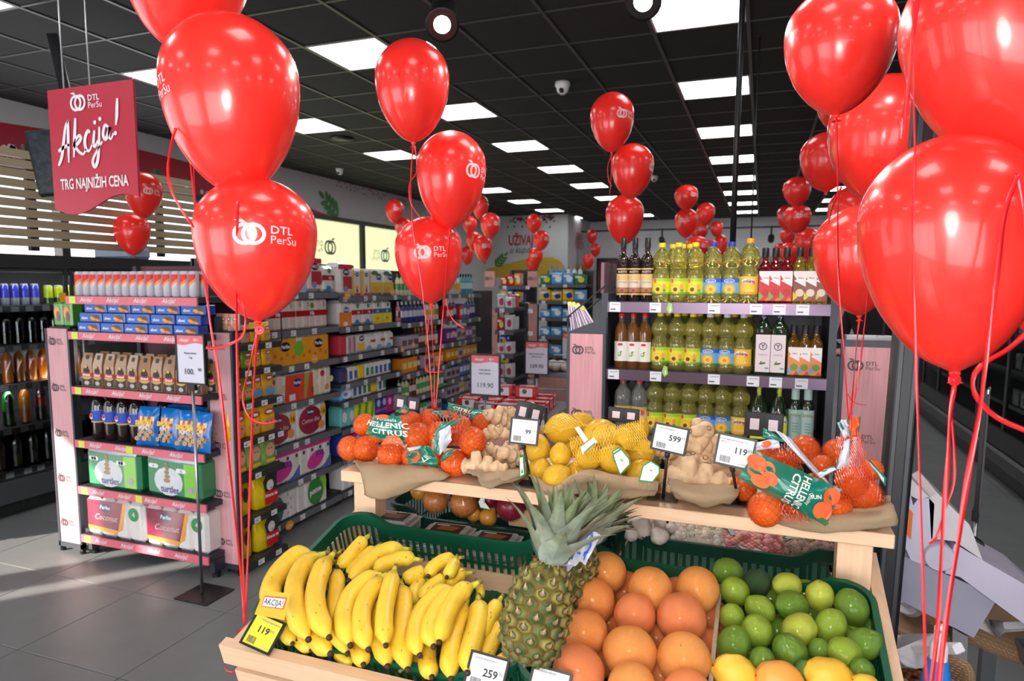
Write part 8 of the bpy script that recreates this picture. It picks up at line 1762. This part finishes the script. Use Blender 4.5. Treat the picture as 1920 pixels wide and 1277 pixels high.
# ---------------------------------------------------------------- price tags
TGF = srgb(34, 34, 36)
def price_tag(label, cx_, cy_, w_, h_, Y, rz, rx, texts, face=WHITE, foot=None, ro=0, back=False):
    p_ = at_y(cx_, cy_, Y); D_ = depth(p_); W, Hh = w_*D_/FPX, h_*D_/FPX
    r = empty('price_tag', p_, 0, label, 'price tag'); r.rotation_euler = (rx, ro, rz)
    q = MB(); t = .0045; q.rbox(-W/2, W/2, 0, .006, -Hh/2, Hh/2, .002, TGF)
    if not back:
        for b_ in ((-W/2, W/2, Hh/2-t, Hh/2), (-W/2, W/2, -Hh/2, -Hh/2+t), (-W/2, -W/2+t, -Hh/2+t, Hh/2-t), (W/2-t, W/2, -Hh/2+t, Hh/2-t)): q.box(b_[0], b_[1], -.003, 0, b_[2], b_[3], TGF)
    q.build('frame', 'satin', r)
    q = MB()
    if back:
        for sx_ in (-1, 1): q.pq(sx_*W*.24-W*.12, sx_*W*.24+W*.12, -Hh*.22, Hh*.24, -.0008, srgb(225, 205, 215))
        q.box(-.002, .002, -.002, 0, -Hh/2, Hh/2, (.01, .01, .01))
    else:
        q.pq(-W/2+t, W/2-t, -Hh/2+t, Hh/2-t, -.0006, face)
        for i, (s_, x_, z_, sz, c_) in enumerate(texts): q.text(s_, x_*W, z_*Hh, sz*Hh*1.12, -.0012, c_, bold=.03 if sz > .15 else .01)
        rr_ = random.Random(3)
        for k in range(16): x_ = -W*.36+k*W*.018; q.pq(x_, x_+W*rr_.choice((.006, .01, .012)), -Hh*.38, -Hh*.18, -.0012, srgb(60, 60, 66))
        q.pq(-W*.36, W*.3, Hh*.33, Hh*.345, -.0012, srgb(170, 170, 178)); q.pq(W*.12, W*.38, -Hh*.36, -Hh*.345, -.0012, srgb(150, 150, 158))
    q.build('price_card', 'print', r)
    if foot:
        f_ = at_z(foot[0], foot[1], SHZ+.002); R3 = r.matrix_basis.to_3x3()
        Ri = (Matrix.Translation(p_) @ r.rotation_euler.to_matrix().to_4x4()).inverted(); a_ = Ri @ (f_); b_ = Vector((0, .004, -Hh/2))
        q = MB(); q.tube([b_, b_+(a_-b_)*.08], .006, 8, TGF); q.tube([b_, a_], .0035, 8, TGF); q.build('stem', 'satin', r, True)
        c4 = [Ri @ (f_+Vector(v)) for v in ((-.035, -.022, 0), (.035, -.022, 0), (.035, .03, 0), (-.035, .03, 0))]; q = MB(); q.slab(c4, (Ri.to_3x3() @ Vector((0, 0, .003))), TGF); q.build('foot', 'satin', r)
    return r
DK = srgb(50, 50, 56); GY = srgb(140, 140, 148)
price_tag('black framed price tag reading 99.99 before the lemons', 983, 809, 55, 50, 1.56, .12, -.2, [('99', .14, -.08, .2, DK), ('99', .33, .0, .1, GY)], foot=(997, 910), ro=.05)
price_tag('black framed price tag reading 599.99 between lemons and ginger', 1256, 823, 66, 52, 1.53, -.1, -.2, [('599', .14, -.06, .26, DK), ('99', .37, .05, .13, GY), ('VOCE DJUMBIR', -.15, .3, .08, GY)], foot=(1243, 935), ro=.12)
price_tag('black framed price tag reading 119.99 before the right mandarins', 1378, 847, 70, 60, 1.50, -.1, -.2, [('119', .14, -.05, .24, DK), ('99', .37, .04, .13, GY), ('VOCE MANDARINE 1Z', -.1, .3, .08, GY), ('MREZICI', -.25, .22, .08, GY)], foot=(1385, 945), ro=.12)
price_tag('black back of a double price tag above the ginger pile', 992, 775, 52, 40, 1.72, .2, 0, [], back=True, ro=.2)
price_tag('black back of a double price tag at the left behind the mandarins', 762, 758, 52, 32, 1.80, .1, 0, [], back=True, ro=.1)
price_tag('black back of a double price tag above the second lemon bag', 1169, 779, 58, 28, 1.72, .1, 0, [], back=True, ro=.05)
price_tag('large black back of a double price tag above the right mandarins', 1432, 797, 68, 46, 1.72, 0, 0, [], back=True, ro=.02)
YLW = srgb(240, 225, 60)
price_tag('black framed yellow price tag reading 119.99 at the banana crate', 493, 1187, 64, 62, 1.085, .10, -.75, [('119', -.02, -.02, .24, DK), ('99', .24, .07, .12, GY), ('VOCE BANANA', .1, .3, .08, GY)], face=YLW, ro=.26)
q = sheet('promo_card', [at_y(x_, y_, 1.05) for x_, y_ in ((495, 1107), (544, 1113), (533, 1163), (477, 1152))], srgb(245, 178, 50), [('p', [(.12, .2), (.93, .16), (.90, .60), (.13, .62)], srgb(225, 60, 50)), ('p', [(.15, .235), (.90, .20), (.87, .56), (.16, .585)], WHITE), ('t', 'AKCIJA!', .52, .50, .20, .34, srgb(40, 36, 40), .008, 0)], m_='print', bulge=.001, wav=0, seed=3)
tag(q, 'orange card reading AKCIJA above the yellow banana price tag', 'card')
price_tag('white price tag reading 259.90 at the bottom edge by the pineapple', 912, 1262, 78, 66, 1.09, .05, -.6, [('259', .1, -.1, .26, DK), ('90', .36, .0, .13, GY), ('VOCE ANANAS', -.1, .3, .08, GY)], ro=.1)
price_tag('white price tag cut by the bottom edge below the grapefruit', 1030, 1284, 78, 58, 1.08, .05, -.6, [('VOCE GREJP', -.1, .3, .09, GY)], ro=.1)
# ---------------------------------------------------------------- goods in the rear crates and the date boxes
def datebox():
    r = empty('date_box'); W, D_, h = .135, .105, .042; q = MB(); q.rbox(-W/2+.008, W/2-.008, -D_/2+.006, D_/2-.006, .002, h*.72, .004, srgb(36, 20, 16)); a = q.build('contents', 'lime', r)
    q = MB(); q.rbox(-W/2, W/2, -D_/2, D_/2, h*.66, h*.80, .004, srgb(235, 235, 235)); q.rbox(-W/2+.012, W/2-.012, -D_/2+.010, D_/2-.010, h*.80, h, .004, srgb(240, 240, 240)); q.rbox(-W/2+.004, W/2-.004, -D_/2+.004, D_/2-.004, 0, h*.66, .004, srgb(235, 235, 235)); b_ = q.build('clear_lid', 'clear_lid', r)
    q = MB(); z_ = h+.0006; q.add([(-.042, -.030, z_), (.042, -.030, z_), (.042, .030, z_), (-.042, .030, z_)], [(0, 1, 2, 3)], srgb(58, 30, 26)); q.add([(-.03, -.01, z_+.0003), (.02, -.015, z_+.0003), (.035, .015, z_+.0003), (-.02, .02, z_+.0003)], [(0, 1, 2, 3)], srgb(160, 95, 55)); q.add([(-.035, .018, z_+.0004), (.0, .018, z_+.0004), (.0, .025, z_+.0004), (-.035, .025, z_+.0004)], [(0, 1, 2, 3)], srgb(220, 210, 200)); c_ = q.build('label_print', 'print', r)
    proto(r, [a, b_, c_]); return Stock(r, 'box', 'clear boxes of dates')
DB = datebox(); DBP = [((742, 966), .985, 'left'), ((832, 988), .965, 'middle'), ((920, 1003), .965, 'right')]
q = MB(); q.box(-.985, -.385, 1.53, 1.665, .868, .880, PINE); q.box(-.985, -.385, 1.53, 1.545, .79, .868, PINE); o = q.build('date_ledge', 'pine'); tag(o, 'pine ledge carrying the clear date boxes', 'ledge')
for (x_, y_), zt_, nm in DBP:
    p_ = at_y(x_, y_, 1.605); zt_ = p_.z; n_ = 2
    for k in range(n_): DB.put((p_.x+(.012*k if nm != 'left' else -.006*k), p_.y-.004*k, zt_-.044-(n_-1-k)*.0425), .06*(k-.5)+.05, 'clear plastic box of dates, %s stack, %s box' % (nm, ['lower', 'upper'][k]))
DB.put((at_z(780, 1010, .925).x, at_z(780, 1010, .925).y+.03, .882), .2, 'clear plastic box of dates half hidden below the left stack')
def onionS(c, l): 
    r = empty('onion'); q = MB(); q.ball((0, 0, 0), (1, 1, .92), 24, 16, c, fn=lambda d: 1+(.35*((d.z-.88)/.12)**2 if d.z > .88 else 0)); a = q.build('bulb', 'onion', r, True); q = MB(); q.tube([(0, 0, 1.1), (.02, 0, 1.3), (.08, 0, 1.4)], [.12, .06, .03], 7, srgb(170, 120, 70)); b_ = q.build('stalk', 'matte', r, True)
    n_ = net_mesh(12, 12, 1.03, .035, .8); n_.c = [l]*len(n_.c); c2 = n_.build('netting', 'ribbon', r); tag(c2, kind='stuff'); proto(r, [a, b_, c2]); return Stock(r, 'onion')
OB = onionS(srgb(182, 112, 66), srgb(220, 140, 50)); ORd = onionS(srgb(132, 30, 52), srgb(170, 40, 60)); OY2 = onionS(srgb(215, 150, 60), srgb(225, 150, 40))
for t in ((745, 680, 86, .985, OB, 'brown onion in orange net, left'), (925, 700, 92, .985, OB, 'brown onion in orange net, right'), (1080, 790, 60, .95, OY2, 'small netted onion below the red ones'), (640, 620, 60, 1.0, OY2, 'yellow onion behind the brown ones'), (990, 770, 50, .95, OY2, 'yellow onion between brown and red onions'), (1085, 670, 85, .99, ORd, 'netted red onion, left'), (1230, 720, 100, .985, ORd, 'netted red onion, middle'), (1370, 660, 80, .99, ORd, 'netted red onion, right'), (1160, 650, 60, 1.0, ORd, 'netted red onion at the back'), (1410, 745, 42, .97, OB, 'small loose brown onion beside the pineapple leaves')):
    X_, Y_ = A2(t[0], t[1]); p_ = at_z(X_, Y_, t[3]); t[4].put(p_, 0, t[5], tilt=Matrix.Rotation(rg.uniform(-.5, .5), 4, 'X') @ Matrix.Rotation(rg.uniform(-.5, .5), 4, 'Y'), scale=t[2]/3.43*depth(p_)/FPX*.98, group='netted onions under the shelf')
leaf_tag(A2, [(1040, 645), (1062, 645), (1060, 690), (1100, 745), (1030, 730), (1015, 690)], 1.70, 'white and green leaf tag on the red onion net')
q = MB(); q.rbox(-.045, .045, -.03, .03, 0, .05, .003, srgb(205, 165, 125)); q.box(-.042, .042, -.027, .027, .05, .0505, srgb(170, 120, 85)); o = q.build('cardboard_box', 'matte'); p_ = at_z(*A2(1330, 790), .95); o.location = (p_.x, p_.y, .93); tag(o, 'small brown cardboard box of dry stalks beside the red onions', 'box')
def garlicS():
    r = empty('garlic'); q = MB(); q.ball((0, 0, 0), (1, 1, .85), 30, 14, srgb(246, 232, 224), fn=lambda d: 1+.06*math.cos(7*math.atan2(d.y, d.x))*(1-d.z*d.z)+(.5*((d.z-.8)/.2)**2 if d.z > .8 else 0)); a = q.build('bulb', 'matte', r, True)
    q = MB(); q.tube([(0, 0, 1.0), (.1, 0, 1.5), (.3, 0, 1.8)], [.2, .14, .16], 8, srgb(215, 195, 175)); b_ = q.build('stalk', 'matte', r, True); proto(r, [a, b_]); return Stock(r, 'garlic', 'garlic bulbs in the right rear crate')
GS = garlicS()
for x_, y_, r_, l in ((330, 810, 66, 'large garlic bulb in the middle of the loose ones'), (440, 850, 56, 'round white garlic bulb beside the net bag'), (290, 770, 48, 'garlic bulb at the back left'), (435, 780, 46, 'garlic bulb at the back right'), (510, 800, 36, 'small garlic bulb with long stalk'), (270, 840, 44, 'garlic bulb against the crate corner'), (370, 760, 42, 'garlic bulb at the rear middle')):
    X_, Y_ = A3(x_, y_); p_ = at_z(X_, Y_, .945); GS.put(p_, 0, l, tilt=Matrix.Rotation(rg.uniform(-.6, .6), 4, 'X') @ Matrix.Rotation(rg.uniform(-.6, .6), 4, 'Y'), scale=r_/3.2*depth(p_)/FPX)
def garlic_bag(x0, x1, y0, y1, col, col2, Yc, label, seed):
    a_, b_ = at_y(*A3(x0, (y0+y1)/2), Yc), at_y(*A3(x1, (y0+y1)/2), Yc); t_, u_ = at_y(*A3((x0+x1)/2, y0), Yc), at_y(*A3((x0+x1)/2, y1), Yc)
    c_ = (a_+b_)/2; W, Hh = (b_-a_).length/2, (t_-u_).length/2; r = empty('garlic_net_bag', c_, 0, label, 'net bag'); rg_ = random.Random(seed); q = MB()
    for k in range(110):
        u = rg_.uniform(-1, 1); v = rg_.uniform(-1, 1); rad_ = math.sqrt(max(0, 1-u**4)); x_, th = u*W*.95, v*PI; q.ball((x_, -math.cos(th)*.05*rad_, math.sin(th)*Hh*.85*rad_), rg_.uniform(.008, .012), 8, 5, tuple(c*rg_.uniform(.85, 1.05) for c in col))
    q.ball((0, 0, 0), (W*.93, .045, Hh*.8), 20, 12, col); tag(q.build('cloves', 'matte', r, True), kind='stuff')
    q = MB()
    for k in range(26):
        for sg in (1, -1):
            P = []
            for j in range(22): u = -1+2*j/21; th = 2*PI*k/26+sg*u*1.2; rad_ = math.sqrt(max(0, 1-u**4))+.03; P.append(Vector((u*W*1.0, -math.cos(th)*.061*rad_, math.sin(th)*Hh*.98*rad_)))
            q.strip(P, .0011, [Vector((0, p_.y, p_.z)).normalized() if abs(p_.y)+abs(p_.z) > 1e-5 else Vector((0, -1, 0)) for p_ in P], col2)
    tag(q.build('netting', 'ribbon', r), kind='stuff')
garlic_bag(490, 860, 785, 925, srgb(240, 222, 206), srgb(244, 236, 226), 1.86, 'white net bag of garlic in the right rear crate', 1)
garlic_bag(805, 1185, 810, 965, srgb(236, 178, 172), srgb(225, 50, 70), 1.87, 'pink and red net bag of garlic in the right rear crate', 2)
garlic_bag(1165, 1550, 840, 990, srgb(182, 146, 132), srgb(195, 165, 158), 1.88, 'brown net bag of garlic in the right rear crate', 3)
leaf_tag(A3, [(880, 890), (990, 935), (1015, 915), (1125, 965), (1000, 950), (960, 955)], 1.79, 'green and white tag on the pink garlic net')
leaf_tag(A3, [(1170, 860), (1230, 820), (1380, 810), (1430, 860), (1300, 855), (1200, 868)], 1.80, 'long white and green tag on the brown garlic net')
leaf_tag(A3, [(838, 805), (940, 790), (948, 805), (890, 815), (888, 845), (862, 848)], 1.80, 'small white and green tag on the pink garlic net top')
